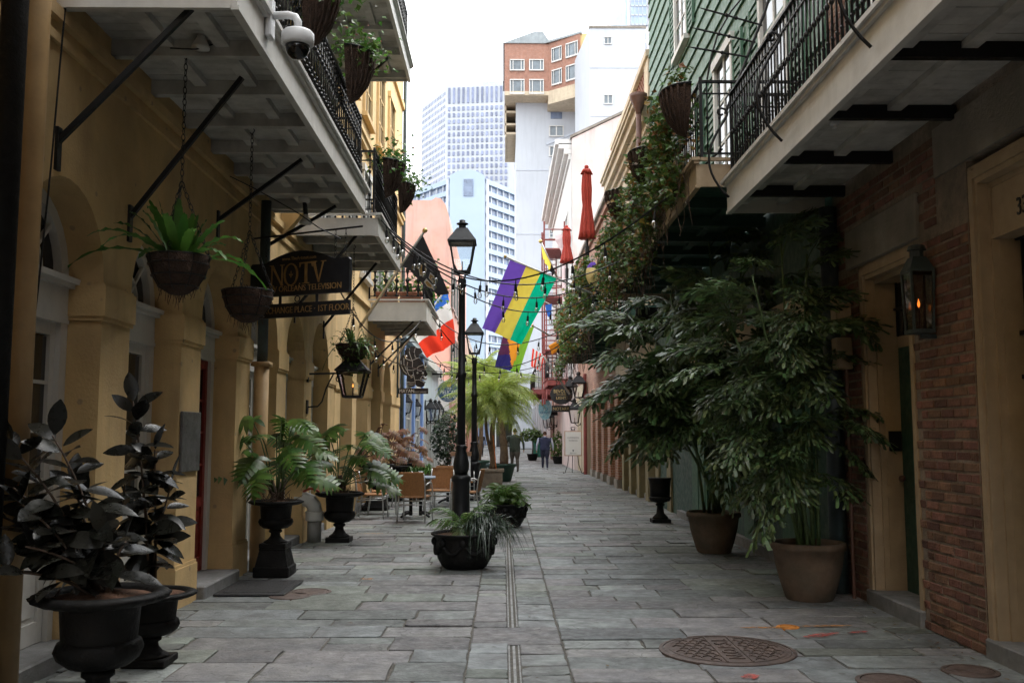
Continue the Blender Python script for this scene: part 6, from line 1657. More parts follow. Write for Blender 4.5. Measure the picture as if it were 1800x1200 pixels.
# round club sign
Dp=38.0
def Q(px,py,d=Dp): return PY(px,py,d)
c=Q(*zoom([(732,805)])[0]); r=.435
t=thing("round_sign","round navy sign with cream lettering partly behind the lamp post","sign",(c.x,Dp,c.z-r),"hanging signs")
NAV=pm("navy_sign",(.020,.06,.14),.5,.15)
m=MB()
def disc(m,cx,cy,cz,r,th,n=40,sx=1): m.prism([(sx*r*math.cos(2*math.pi*i/n),r*math.sin(2*math.pi*i/n)) for i in range(n)],(cx,cy,cz),(1,0,0),(0,0,1),(0,th,0))
disc(m,c.x,Dp+.002,c.z,r,.05); obj("border",m,WHT,t)
m=MB(); disc(m,c.x,Dp-.01,c.z,r*.95,.03); obj("face",m,NAV,t)
m=MB(); put_text(m,"THE",.11,(c.x+.04,Dp-.013,c.z+.07),(1,0,0),(0,0,1)); put_text(m,"PELICAN",.20,(c.x+.03,Dp-.013,c.z-.10),(1,0,0),(0,0,1),.004,'CENTER',.86); put_text(m,"CLUB",.20,(c.x+.06,Dp-.013,c.z-.27),(1,0,0),(0,0,1)); put_text(m,"RESTAURANT",.06,(c.x,Dp-.013,c.z-.36),(1,0,0),(0,0,1)); obj("lettering",m,WHT,t)
m=MB(); disc(m,c.x+.04,Dp-.014,c.z+.24,.075,.01,12,1.3); m.prism([(-.05,0),(.03,0),(.06,.09),(.02,.10)],(c.x+.05,Dp-.014,c.z+.27),(1,0,0),(0,0,1),(0,.01,0)); obj("bird_emblem",m,pm("gold_emblem",(.55,.36,.10),.5,.2),t)
m=MB()
for k in range(7):
    an=R(150-k*16); m.box(c.x+.37*math.cos(an)-.025,c.x+.37*math.cos(an)+.025,Dp-.014,Dp-.004,c.z+.37*math.sin(an)-.012,c.z+.37*math.sin(an)+.012)
obj("gold_dashes",m,pm("gold_dash",(.55,.36,.10),.5,.2),t)
m=MB(); zb_=Q(*zoom([(760,580)])[0]).z; m.bar((XL,Dp,zb_),(Q(823,660).x,Dp,zb_),.05,.07)
for s in (-.2,.2): m.tube([(c.x+s,Dp,zb_),(c.x+s,Dp,c.z+r*.85)],.012,5)
obj("bracket",m,MT['iron'],t)
# right hand signs
Dr=38.5
c=PY(987,693,Dr); 
t=thing("oval_sign","dark oval lighting shop sign with gold lettering","sign",(c.x,Dr,c.z-.4),"hanging signs")
m=MB(); disc(m,c.x,Dr,c.z,.40,.05,32,1.15); obj("board",m,BLK,t)
LG_=pm("pale_gold_letters",(.50,.36,.16),.5,.15)
m=MB(); put_text(m,"BEVOLO",.20,(c.x,Dr-.004,c.z+.06),(1,0,0),(0,0,1),.004,'CENTER',.85); put_text(m,"GAS & ELECTRIC",.07,(c.x,Dr-.004,c.z-.03),(1,0,0),(0,0,1),.004,'CENTER',.8); put_text(m,"LIGHTS",.17,(c.x+.02,Dr-.004,c.z-.20),(1,0,0),(0,0,1),.004,'CENTER',.85); obj("lettering",m,LG_,t)
m=MB(); m.tube([(XR,Dr,c.z+.6),(c.x-.5,Dr,c.z+.6)],.02,6)
for s in (-.2,.2): m.tube([(c.x+s,Dr,c.z+.38),(c.x+s,Dr,c.z+.6)],.01,5)
obj("bracket",m,MT['iron'],t)
c=PY(986,718,Dr+.3); t=thing("notary_sign","narrow dark notary sign under the oval sign","sign",(c.x,Dr+.3,c.z-.13),"hanging signs")
m=MB(); m.box(c.x-.37,c.x+.37,Dr+.3,Dr+.35,c.z-.13,c.z+.13); obj("board",m,BLK,t)
m=MB(); put_text(m,"NOTARY",.17,(c.x,Dr+.296,c.z-.06),(1,0,0),(0,0,1),.004,'CENTER',.95); obj("lettering",m,LG_,t)
m=MB(); 
for s in (-.3,.3): m.tube([(c.x+s,Dr+.32,c.z+.12),(c.x+s,Dr+.32,c.z+.35)],.01,5)
obj("hangers",m,MT['iron'],t)
Dq=52.0; c=PY(958,719,Dq); t=thing("painted_oval_sign","pale teal painted oval sign beyond the oval lighting sign","sign",(c.x,Dq,c.z-.5),"hanging signs")
m=MB(); disc(m,c.x,Dq,c.z,.58,.05,28,.62); obj("board",m,pm("teal_sign",(.16,.36,.42),.6,.3,5,0,col2=(.55,.55,.5),c2s=7,c2a=.5),t)
m=MB(); put_text(m,"TO",.2,(c.x,Dq-.004,c.z-.05),(1,0,0),(0,0,1)); put_text(m,"GEAUX",.2,(c.x,Dq-.004,c.z-.25),(1,0,0),(0,0,1),.004,'CENTER',.8); obj("lettering",m,NAV,t)
m=MB(); m.tube([(3.1,Dq,c.z+.62),(c.x-.3,Dq,c.z+.62)],.02,6); obj("bracket",m,MT['iron'],t)
# easel board
p=PZ(1008,832,0); De=p.y; a=PY(992,757,De); b=PY(1023,801,De)
t=thing("easel_sign","white framed notice board on a black easel by the cream shop","sign",(p.x,De,0))
m=MB(); m.box(a.x,b.x,De,De+.04,b.z,a.z); obj("frame",m,pm("copper_frame",(.50,.33,.24),.5,.1),t)
m=MB(); m.box(a.x+.035,b.x-.035,De-.01,De+.01,b.z+.035,a.z-.035); obj("panel",m,pm("notice_white",(.78,.77,.75),.6,.03),t)
cxm=(a.x+b.x)/2; GR=pm("grey_print",(.2,.2,.22),.6,.05)
m=MB(); put_text(m,"COPPERSMITH",.085,(cxm,De-.012,a.z-.30),(1,0,0),(0,0,1),.002,'CENTER',.85); put_text(m,"WORKING",.085,(cxm,De-.012,a.z-.41),(1,0,0),(0,0,1),.002,'CENTER',.85); put_text(m,"BEVOLO",.065,(cxm,De-.012,b.z+.09),(1,0,0),(0,0,1),.002); obj("lettering",m,GR,t)
m=MB(); m.prism([(-.02,0),(.02,0),(.035,.08),(-.035,.08)],(cxm,De-.012,b.z+.17),(1,0,0),(0,0,1),(0,.004,0)); obj("emblem",m,GR,t)
for s in (-1,1):
    m=MB(); m.tube([(cxm+s*.06,De+.05,a.z+.1),(cxm+s*.22,De+.02,.35),(cxm+s*.33,De-.02,.03),(cxm+s*.40,De-.04,.02),(cxm+s*.40,De-.04,.07)],.014,6); obj("easel_leg",m,MT['iron'],t)
m=MB(); m.tube([(cxm,De+.06,a.z+.05),(cxm,De+.6,.01)],.014,6); obj("easel_leg",m,MT['iron'],t)
m=MB()
for s in (-1,1): m.tube([(cxm+s*(.02+.08*math.cos(k*.7)),De+.03,a.z+.10+.06*math.sin(k*.7)) for k in range(9)],.010,5)
obj("scroll_top",m,MT['iron'],t)
# menu board behind the lamp
p=PZ(811,882,0); t=thing("menu_board","white sandwich board behind the nearest street lamp","sign",(p.x,p.y,0))
Dm2=p.y; a=PY(793,800,Dm2); b=PY(826,880,Dm2)
for s,n in ((0,"front_panel"),(1,"back_panel")):
    m=MB(); y0=Dm2+s*.5; y1=Dm2+.25+(.03 if s else 0)
    m.add([(a.x,y0,.02),(b.x,y0,.02),(b.x,y1,a.z),(a.x,y1,a.z),(a.x,y0+.03,.02),(b.x,y0+.03,.02),(b.x,y1+.03,a.z),(a.x,y1+.03,a.z)],((0,1,2,3),(7,6,5,4),(0,4,5,1),(2,6,7,3),(1,5,6,2),(0,3,7,4))); obj(n,m,pm("menu_white"+n,(.70,.70,.70),.6,.05),t)
m=MB(); m.box(a.x-.02,b.x+.02,Dm2+.2,Dm2+.33,a.z-.02,a.z+.08); obj("header",m,pm("menu_wood",(.28,.15,.08),.6,.2),t)
m=MB()
for k in range(9): 
    f=.93-k*.085; y=Dm2+.25*f-.006; z=.02+(a.z-.02)*f; w=rnd.uniform(.10,.16); m.box((a.x+b.x)/2-w,(a.x+b.x)/2+w,y-.003,y+.003,z-.012,z+.012)
obj("menu_lines",m,GR,t)
# dark sign board under the green balcony
a=PY(1118,540,17.9); b=PY(1165,588,17.9); t=thing("shop_sign_board","dim dark shop sign under the ivy balcony","sign",(a.x,17.9,b.z),"hanging signs")
m=MB(); m.box(a.x,b.x,17.9,17.94,b.z,a.z); obj("board",m,BLK,t)
m=MB(); put_text(m,"504",.07,((a.x+b.x)/2+.12,17.896,b.z+.05),(1,0,0),(0,0,1)); 
for k in range(3): m.tube([((a.x+b.x)/2-.12+.05*k,17.894,b.z+.08+.0*k),((a.x+b.x)/2-.09+.05*k,17.894,b.z+.16),((a.x+b.x)/2-.12+.05*k,17.894,b.z+.22)],.008,4)
obj("lettering",m,SILV,t)
# ================================================================== flags
def flagpole(t,a,b,r=.018,ball=True):
    m=MB(); m.tube([a,b],[r*1.2,r],8); obj("pole",m,pm("pole_metal"+t.name,(.48,.47,.45),.4,.15,8,0,metal=.5),t,True)
    if ball: m=MB(); m.sphere(b,r*2.0,10,7); obj("finial",m,pm("brass"+t.name,(.5,.36,.14),.35,.1,8,0,metal=.6),t,True)
def cloth(t,tl,tr,br,bl,mats,cfn,nu=24,nv=18,amp=.06,seed=0,name="cloth",waves=3.0):
    """bilinear sheet with folds; u runs tl->tr, v runs down. cfn(u,v) -> material slot"""
    tl,tr,br,bl=map(Vector,(tl,tr,br,bl)); nn=(tr-tl).cross(bl-tl).normalized(); m=MB()
    V=[]
    for j in range(nv+1):
        v=j/nv
        for i in range(nu+1):
            u_=i/nu; p=tl.lerp(tr,u_).lerp(bl.lerp(br,u_),v)
            k=amp*(.15+.85*v)*(math.sin(u_*waves*6.28+v*2.2+seed)+.45*math.sin(u_*waves*13+seed*2+v*5)); V.append(p+nn*k+Vector((0,0,-.15*amp*math.sin(u_*6.28*1.5+seed)*v)))
    o=len(m.v); m.v.extend([tuple(q) for q in V])
    for j in range(nv):
        for i in range(nu):
            m.f.append((o+j*(nu+1)+i,o+j*(nu+1)+i+1,o+(j+1)*(nu+1)+i+1,o+(j+1)*(nu+1)+i)); m.m.append(cfn((i+.5)/nu,(j+.5)/nv))
    return obj(name,m,mats,t,True)
def cm(n,c,tr=.5): return pm("flag_"+n,c,.8,.06,6,.1,300,leaf=tr)
FL=dict(purple=cm("purple",(.19,.09,.58)),yellow=cm("yellow",(.98,.78,.12)),green=cm("green",(.0,.62,.36)),black=cm("black",(.022,.022,.026),.2),white=cm("white",(.80,.80,.80)),blue=cm("blue",(.04,.16,.62)),red=cm("red",(.85,.06,.03)),maroon=cm("maroon",(.10,.025,.07)),navy=cm("navy",(.03,.025,.14)),orange=cm("orange",(.85,.33,.03)),lime=cm("lime",(.22,.45,.04)),gold=cm("gold",(.50,.34,.14)))
t=thing("flag","large purple, yellow and green striped flag over the alley","flag",PY(1060,524,20.2),"flags on poles")
flagpole(t,PY(1060,524,20.25),PY(888,451,19.2))
cloth(t,PY(897,457,19.3),PY(978,490,19.7),PY(918,606,19.9),PY(848,576,19.3),[FL['purple'],FL['yellow'],FL['green']],lambda u_,v: min(2,int(u_*3)),36,26,.075,1,waves=1.7)
t=thing("flag","dark purple, orange and green flag hanging below the large striped flag","flag",PY(965,590,27),"flags on poles")
flagpole(t,PY(967,590,27.5),PY(936,572,26.5))
cloth(t,PY(884,592,26.3),PY(939,573,26.6),PY(913,655,26.7),PY(869,645,26.3),[FL['maroon'],FL['navy'],FL['orange'],FL['lime']],lambda u_,v: 3 if u_>.60+.25*(v<.3)*0+.10*math.sin(v*3) else (2 if (u_*1.4+(1-v)*.8>.95) else (0 if v<.62-.1*u_ else 1)),26,20,.05,2,waves=1.6)
t=thing("flag","black flag with gold fleur de lis on a long grey pole","flag",PX(632,575,XL),"flags on poles")
A0=PX(632,575,XL); B0=PY(747,405,17.4); flagpole(t,A0,B0,.024)
tl,tr,br,bl=PY(743,413,17.5),PY(790,516,18.0),PY(770,521,18.0),PY(704,464,17.9)
cl=cloth(t,tl,tr,br,bl,[FL['black']],lambda u_,v:0,24,14,.04,3,waves=1.4)
def on(u_,v): return Vector(tl).lerp(Vector(tr),u_).lerp(Vector(bl).lerp(Vector(br),u_),v)
nn=(Vector(tr)-Vector(tl)).cross(Vector(bl)-Vector(tl)).normalized(); nn=nn if nn.y<0 else -nn
for pl,mt,of in (([(.36,.30),(.45,.42),(.50,.62),(.44,.80),(.34,.66),(.30,.45)],'white',.05),([(.37,.36),(.44,.45),(.475,.62),(.43,.74),(.36,.64),(.325,.46)],'gold',.056),([(.52,.35),(.70,.20),(.62,.42),(.74,.55),(.58,.56)],'white',.05),([(.55,.38),(.65,.30),(.60,.43),(.67,.50),(.58,.52)],'gold',.056),([(.56,.66),(.74,.62),(.80,.76),(.70,.92),(.58,.86)],'white',.05),([(.60,.70),(.71,.67),(.76,.76),(.69,.86),(.61,.82)],'gold',.056)):
    m=MB(); W=[on(p,q)+nn*of for p,q in pl]; m.add(W,(tuple(range(len(W))),)); obj("emblem",m,FL[mt],t)
t=thing("flag","blue, white and red tricolour flag behind the black flag","flag",PX(683,645,XL),"flags on poles")
flagpole(t,PX(683,645,XL),PY(787,505,23.4),.022)
cloth(t,PY(786,509,23.4),PY(718,573,24.2),PY(752,628,24.2),PY(800,604,23.6),[FL['blue'],FL['white'],FL['red']],lambda u_,v: 0 if v<.22 else (1 if v<.56 else 2),26,24,.085,4,waves=1.5)
t=thing("flag","small yellow and green flag trailing from the dark green balcony","flag",PY(1016,582,31),"flags on poles")
cloth(t,PY(1015,580,30),PY(1019,597,30),PY(970,622,30.3),PY(964,607,30.3),[FL['yellow'],FL['green'],FL['orange']],lambda u_,v: 1 if (.2<v<.34 and u_>.4) else (2 if v>.66 else 0),10,16,.05,5)
t=thing("flag","red and white striped flag above the far red balcony","flag",PY(1000,692,34),"flags on poles")
flagpole(t,PY(1001,692,34.3),PY(955,626,33),.03,False)
cloth(t,PY(936,612,33),PY(958,625,33.1),PY(950,652,33.1),PY(934,644,33),[FL['red'],FL['white']],lambda u_,v: int(u_*7)%2,21,10,.08,6)
t=thing("flag","yellow banner on an upright pole before the fire escape","flag",PY(978,485,33),"flags on poles")
flagpole(t,PY(980,490,33.3),PY(950,424,32.5),.035)
cloth(t,PY(952,432,32.5),PY(976,478,33.1),PY(972,486,33.1),PY(955,455,32.6),[FL['yellow'],FL['black']],lambda u_,v: 1 if u_>.7 else 0,10,6,.04,7)
t=thing("flag","small blue flag beside the creeper covered balcony","flag",PY(968,530,29),"flags on poles")
cloth(t,PY(958,536,29),PY(970,534,29),PY(969,560,29),PY(963,556,29),[FL['blue']],lambda u_,v:0,6,8,.05,8)
flagpole(t,PY(985,545,29.6),PY(957,530,29),.02,False)
# ================================================================== string lights
def bulb_string(label,a,mid,b,nb,seed=0,sub=()):
    """cable from a through mid to b (points in the place), with nb sockets and bulbs"""
    a,mid,b=map(Vector,(a,mid,b)); c=mid*2-(a+b)*.5
    t=thing("string_lights",label,"string lights",a,"string lights across the alley")
    P=[a*(1-f)**2+c*2*f*(1-f)+b*f*f for f in [i/24 for i in range(25)]]
    m=MB(); m.tube(P,.011,5); obj("cable",m,MT['iron'],t)
    r=random.Random(seed)
    for i in range(nb):
        f=(i+.3+r.uniform(0,.4))/nb; q=a*(1-f)**2+c*2*f*(1-f)+b*f*f; dx=r.uniform(-.02,.02)
        m=MB(); m.tube([q+Vector((0,0,.012)),q+Vector((dx*.5,0,-.07))],.007,5); m.tube([q+Vector((dx*.5,0,-.07)),q+Vector((dx,0,-.16))],[.017,.022],8); s=obj("socket",m,MT['iron'],t)
        m=MB(); m.lathe([(.013,0),(.028,-.03),(.031,-.055),(.020,-.085),(.003,-.095)],10,q+Vector((dx,0,-.158))); obj("bulb",m,MT['bulb'],t,True)
bulb_string("highest light string sagging from the flower basket balcony to the brick house",PY(664,380,12.8),PY(900,492,12.6),PY(1270,262,9.9),11,1)
bulb_string("light string running to the middle of the ivy balcony",PY(668,388,13.2),PY(905,500,14.5),PY(1150,425,15),9,2)
bulb_string("light string just above the bulbs in front of the large striped flag",PY(672,396,13.6),PY(890,521,15.5),PY(1075,480,18.2),9,3)
bulb_string("light string crossing the lower half of the large striped flag",PY(676,404,14.0),PY(900,545,16.5),PY(1062,505,19.6),8,4)
bulb_string("light string from the cast iron balcony to the dark green balcony",PY(757,548,20.2),PY(885,606,20.4),PY(1045,548,20.6),8,5)
bulb_string("lower light string below the large striped flag",PY(760,556,21.5),PY(880,645,22.5),PY(1040,560,21.5),9,6)
bulb_string("lowest light string over the feather palms",PY(703,605,24.3),PY(850,655,25),PY(985,628,31),9,7)
bulb_string("short light string beside the head shaped sign",PY(655,607,17.5),PY(720,645,22),PY(822,655,27),7,8)
bulb_string("light string from the arcade lantern to the cast iron balcony",PY(598,512,12.6),PY(680,600,17),PY(742,560,20.0),4,9)
bulb_string("faint far light string near the second street lamp",PY(765,625,30),PY(850,668,32),PY(975,640,36),7,10)
# plain wires on the left
def wire(label,pts,r=.006):
    m=MB(); m.tube(pts,r,5); tag(obj("wire",m,MT['iron'],None,False,pts[0]),label,"wire","loose wires")
wire("long thin black wire hanging down the yellow wall at left",[PX(115,10,XL+.05),PX(105,120,XL+.05),PX(90,290,XL+.06),PX(70,480,XL+.06),PX(45,700,XL+.06),PX(33,740,XL+.06)])
wire("black cable sagging along the near balcony underside",[PX(300,85,-2.3),PX(345,87,-2.2),PX(380,77,-2.1),PX(420,92,-2.0),PX(468,90,-1.75)])
wire("cable curving on the paving beneath the rubber plant",[(-2.55,4.9,.75),(-2.6,5.0,.4),(-2.68,5.1,.1),(-2.7,5.3,.02),(-2.8,5.2,.02)])
wire("thin wire running from the wall to the second balcony end",[PX(400,308,XL+.03),PX(445,330,XL+.25),PX(520,372,-2.2),PX(560,400,-1.9),PX(600,420,-1.75)])
# ================================================================== fittings
c=PX(468,40,XB); y=c.y
t=thing("security_camera","white dome security camera on a curved arm at the near balcony corner","camera",c)
WC=pm("camera_white",(.62,.63,.64),.35,.06,8,0)
z=PY(500,28,y).z
m=MB(); m.cbox(XB+.004,XB+.05,y-.06,y+.06,z-.17,z+.13,.01); obj("mount",m,WC,t)
e=PY(524,40,y); m=MB(); m.tube([(XB+.04,y,z),(e.x-.07,y,z+.005),(e.x-.02,y,z-.01),(e.x,y,z-.05),(e.x,y,z-.11)],.028,12); obj("arm",m,WC,t,True)
zz=z-.10; m=MB(); m.lathe([(.045,0),(.10,-.02),(.115,-.035),(.115,-.11),(.10,-.125)],24,(e.x,y,zz)); obj("housing",m,WC,t,True)
m=MB(); m.lathe([(.088,-.125),(.086,-.15),(.07,-.19),(.04,-.215),(.003,-.222)],24,(e.x,y,zz)); obj("dome",m,pm("smoked_dome",(.006,.006,.007),.06,.1,8,0,rvar=.02),t,True)
def spot(px,py,x,label):
    c=PX(px,py,x); t=thing("spot_lamp",label,"lamp",c,"spot lamps under the balconies"); G_=pm("grey_socket"+t.name,(.10,.10,.10),.5,.2)
    m=MB(); m.lathe([(.065,0),(.065,-.04),(.05,-.06)],14,(c.x,c.y,c.z)); obj("mount",m,MT['white'],t,True)
    m=MB(); m.tube([(c.x,c.y,c.z-.05),(c.x+.01,c.y,c.z-.09),(c.x+.02,c.y,c.z-.20)],[.02,.024,.026],8); obj("socket",m,MT['iron'],t)
    m=MB(); m.lathe([(.026,0),(.03,-.02),(.065,-.085),(.066,-.10),(.01,-.11)],14,(c.x+.02,c.y,c.z-.19)); obj("reflector_bulb",m,MT['white'],t,True)
spot(350,18,-2.2,"bare spot lamp under the near balcony above the fern")
spot(535,347,-2.15,"spot lamp at the far end of the near balcony")
# small camera under right balcony
c=PX(1466,196,2.5); t=thing("small_camera","small pale bullet camera under the right balcony","camera",c)
m=MB(); m.cbox(c.x-.03,c.x+.03,c.y-.03,c.y+.03,c.z-.11,c.z,.01); m.lathe([(.02,0),(.02,-.02)],8,(c.x,c.y,c.z-.11)); obj("body",m,WC,t)
m=MB(); m.tube([(c.x,c.y,c.z),(c.x,c.y,c.z+.08)],.008,5); obj("stem",m,MT['iron'],t)
# red umbrellas on the far balcony
UM=pm("red_umbrella_cloth",(.30,.030,.018),.85,.12,8,.2,60)
def umbrella(px,py0,py1,pyb,x,label,sc=1.0):
    a=PX(px,py0,x); y=a.y; zb=PX(px,py1,x).z
    b=PY(px,py1,y); t=thing("closed_umbrella",label,"umbrella",(a.x,y,4.35),"closed red umbrellas")
    H=a.z-b.z; r0=.165*sc
    def rf(an,i): return 1+.14*math.sin(an*9+i*.5)+.05*math.sin(an*3+i)
    m=MB(); m.lathe([(r0*1.12,0),(r0*1.0,H*.10),(r0*.66,H*.40),(r0*.58,H*.46),(r0*.64,H*.52),(r0*.70,H*.68),(r0*.60,H*.86),(r0*.46,H*.93)],72,(a.x,y,b.z),rf=rf); obj("folded_canopy",m,UM,t,True)
    m=MB(); m.lathe([(r0*.42,H*.91),(r0*.75,H*.885),(r0*.55,H*.955),(r0*.25,H*.965)],24,(a.x,y,b.z),rf=lambda an,i:1+.28*math.sin(an*4+1) if i==1 else 1); m.sphere((a.x,y,b.z+H*.985),r0*.32,10,8); obj("top_flap",m,UM,t,True)
    m=MB(); m.tube([(a.x,y,4.35),(a.x,y,b.z+.1)],.035,8); obj("pole",m,MT['iron'],t); m=MB(); m.lathe([(.06,0),(.06,.35)],10,(a.x,y,b.z-.55)); obj("sleeve",m,MT['iron'],t)
umbrella(1031,292,420,470,2.25,"larger closed red umbrella standing on the dark green balcony",1.15)
umbrella(996,398,462,490,2.25,"smaller closed red umbrella farther along the dark green balcony",1.25)
# carnival mask on the balcony corner
c=PY(1044,482,20.6); t=thing("carnival_mask","purple, gold and green carnival mask hung on the balcony corner","mask",c)
def maskf(u_,v):
    th=-1.25+2.5*u_; ph=-1.3+2.6*v; r=.19
    x=r*math.cos(ph)*math.sin(th); y=-r*.8*math.cos(ph)*math.cos(th); z=r*1.45*math.sin(ph)
    if abs(u_-.42)<.10 and .35<v<.62: y-=.11*(1-abs(u_-.42)/.10)
    return (c.x+x,c.y+y,c.z+z)
m=MB(); m.grid(maskf,14,16); m.m=[0 if (v//14)>10 and (v%14)<9 else (2 if (v%14)>9 and (v//14)<6 else 1) for v in range(len(m.f))]
obj("face",m,[FL['purple'],cm("mask_cream",(.62,.50,.22),.0),FL['green']],t,True)
# terracotta pots on the cast iron balcony
for px,lab in ((680,"rectangular terracotta trough on the cast iron balcony"),(722,"second terracotta trough on the cast iron balcony")):
    c=PY(px,520,20.4); t=thing("terracotta_trough",lab,"planter",(c.x,20.45,4.36),"troughs on the cast iron balcony")
    m=MB(); m.cbox(c.x-.22,c.x+.22,20.3,20.6,4.37,4.53,.012); m.cbox(c.x-.25,c.x+.25,20.27,20.63,4.52,4.57,.01); obj("trough",m,MT['terracotta'],t)
    leafblob("foliage",t,lambda r: Vector((c.x+r.gauss(0,.16),20.45+r.gauss(0,.1),4.6+abs(r.gauss(0,.22)))),140,.10,[LV['basket'],LV['ivy']],int(px))
leafblob_t=thing("balcony_shrub","green shrub at the far corner of the cast iron balcony","plant",(-1.85,22.3,4.4))
leafblob("foliage",leafblob_t,lambda r: Vector((-1.75+r.gauss(0,.2),22.3+r.gauss(0,.25),4.9+r.gauss(0,.25))),260,.11,[LV['basket']],77)
m=MB(); m.lathe([(.12,0),(.17,.3),(.19,.3)],12,(-1.85,22.3,4.36)); obj("pot",m,MT['terracotta'],leafblob_t)
# ================================================================== cafe furniture
ALU=pm("brushed_aluminium",(.50,.50,.49),.35,.1,14,0,metal=.8)
RAT=pm("woven_rattan",(.30,.135,.045),.7,.2,40,.6,160)
def make_chair():
    t=thing("cafe_chair","","chair",(0,0,0),"rattan cafe chairs")
    for s in (-1,1):
        x=s*.26
        m=MB(); m.tube([(x,.24,0),(x,.22,.40),(x,.20,.58),(x,.14,.66),(x,.02,.68),(x,-.14,.665),(x*.92,-.22,.64)],.013,8); obj("front_leg",m,ALU,t,True)
        m=MB(); m.tube([(x*.95,-.30,0),(x*.9,-.24,.42),(x*.88,-.27,.66),(x*.84,-.31,.84)],.013,8); obj("rear_leg",m,ALU,t,True)
    m=MB(); m.tube([(-.24,-.2,.30),(.24,-.2,.30)],.010,6); m.tube([(-.25,.2,.34),(.25,.2,.34)],.010,6); m.tube([(-.25,.2,.34),(-.24,-.24,.34)],.010,6); m.tube([(.25,.2,.34),(.24,-.24,.34)],.010,6); obj("stretcher",m,ALU,t,True)
    m=MB(); m.cbox(-.235,.235,-.235,.23,.415,.445,.012); obj("seat",m,RAT,t)
    m=MB(); 
    def bk(u_,v): x=-.225+.45*u_; return (x*(1-.06*v),-.235-.085*v-.035*math.sin(math.pi*u_),.45+.40*v)
    m.grid(bk,8,6); m.grid(lambda u_,v:(bk(u_,v)[0],bk(u_,v)[1]-.018,bk(u_,v)[2]),8,6); m.tube([bk(i/8,1) for i in range(9)],.014,6); m.tube([bk(0,i/6) for i in range(7)],.012,6); m.tube([bk(1,i/6) for i in range(7)],.012,6); obj("backrest",m,RAT,t,True)
    return t
def make_table():
    t=thing("cafe_table","","table",(0,0,0),"blue slatted cafe tables")
    BT=pm("blue_grey_table_slats",(.22,.28,.36),.5,.15,6,.1)
    for i in range(6):
        y=-.36+i*.122; m=MB(); m.cbox(-.36,.36,y,y+.112,.715,.74,.006); obj("slat",m,BT,t)
    m=MB(); m.box(-.3,.3,-.03,.03,.69,.714); m.box(-.03,.03,-.3,.3,.691,.713); obj("top_brace",m,MT['iron'],t)
    for x in (-.09,.09):
        m=MB(); m.tube([(x,0,.03),(x,0,.69)],.032,10); obj("column",m,MT['iron'],t,True)
    for x in (-.09,.09):
        for s in (-1,1):
            m=MB(); m.tube([(x,0,.09),(x+ (.10 if x>0 else -.10),s*.2,.07),(x+(.16 if x>0 else -.16),s*.34,.03)],[.028,.024,.022],8); obj("foot",m,MT['iron'],t,True)
    return t
ch=make_chair(); tb=make_table()
def gp(px,py): p=PZ(px,py,0); return (p.x,p.y,0)
chs=[((-1.55,16.95),R(-8),"rattan chair with its back to the camera at the near table"),
     ((-2.38,17.6),R(-92),"pulled out rattan chair nearest the leafy urn"),
     ((-2.30,18.55),R(-84),"second pulled out rattan chair by the urn pedestal"),
     ((-1.25,18.85),R(172),"rattan chair on the far side of the near table"),
     ((-2.15,20.6),R(-70),"rattan chair beside the brown leaved urns"),
     ((-1.22,20.6),R(4),"rattan chair with its back to the camera at the far table"),
     ((-.95,22.3),R(185),"farthest rattan chair beyond the far table"),
     ((-.72,18.3),R(85),"rattan chair partly behind the street lamp")]
for i,((x,y),a,l) in enumerate(chs):
    if i==0: ch.location=(x,y,.004); ch.rotation_euler=(0,0,a); ch['label']=l
    else: dup(ch,(x,y,.004),a,l)
tb.location=(-1.62,17.85,.004); tb.rotation_euler=(0,0,R(4)); tb['label']="blue slatted cafe table nearest the camera"
dup(tb,(-1.15,21.5,.004),R(-3),"blue slatted cafe table farther up the alley")
CG=glassmat("tumbler_glass",(.9,.93,.93),.6)
for (tx,ty,nm) in ((-1.62,17.85,"near"),(-1.15,21.5,"far")):
    for k,(dx,dy) in enumerate(((-.08,.08),(.06,.12),(.12,-.02))):
        m=MB(); m.lathe([(.025,0),(.035,.09),(.033,.09),(.023,.006)],12,(tx+dx,ty+dy,.746),caps=False); o=obj("tumbler",m,CG,None,True,(tx+dx,ty+dy,.746)); tag(o,"%s clear tumbler standing on the %s cafe table"%(("leftmost","middle","rightmost")[k],nm),"glass","tumblers on the cafe tables")
    m=MB(); m.cbox(tx-.2,tx-.02,ty-.12,ty+.0,.746,.79,.008); o=obj("cutlery_tray",m,ALU,None,False,(tx-.1,ty,.746)); tag(o,"small metal cutlery tray on the %s cafe table"%nm,"tray")
# green fern pot by the tables
c=PY(742,808,22.5); t=thing("potted_fern","bright green fern in a low pot beside the tables","potted plant",(c.x,22.5,0)); m=MB(); m.lathe([(.2,0),(.28,.62),(.3,.64),(.25,.64)],16,(c.x,22.5,0),caps=False); obj("pot",m,MT['potclay'],t,True)
grass_clump(t,(c.x,22.5,.62),160,.55,.10,LV['basket'],80,.03)
# bin and street clutter far away
p=PZ(946,803,0); t=thing("green_bin","dark green litter bin far up the alley","bin",(p.x,p.y,0)); m=MB(); m.lathe([(.38,0),(.42,.1),(.42,1.25),(.46,1.3),(.40,1.38),(.2,1.45)],16,p); obj("drum",m,pm("bin_green",(.02,.14,.10),.5,.1),t,True)
p=PZ(922,792,0)
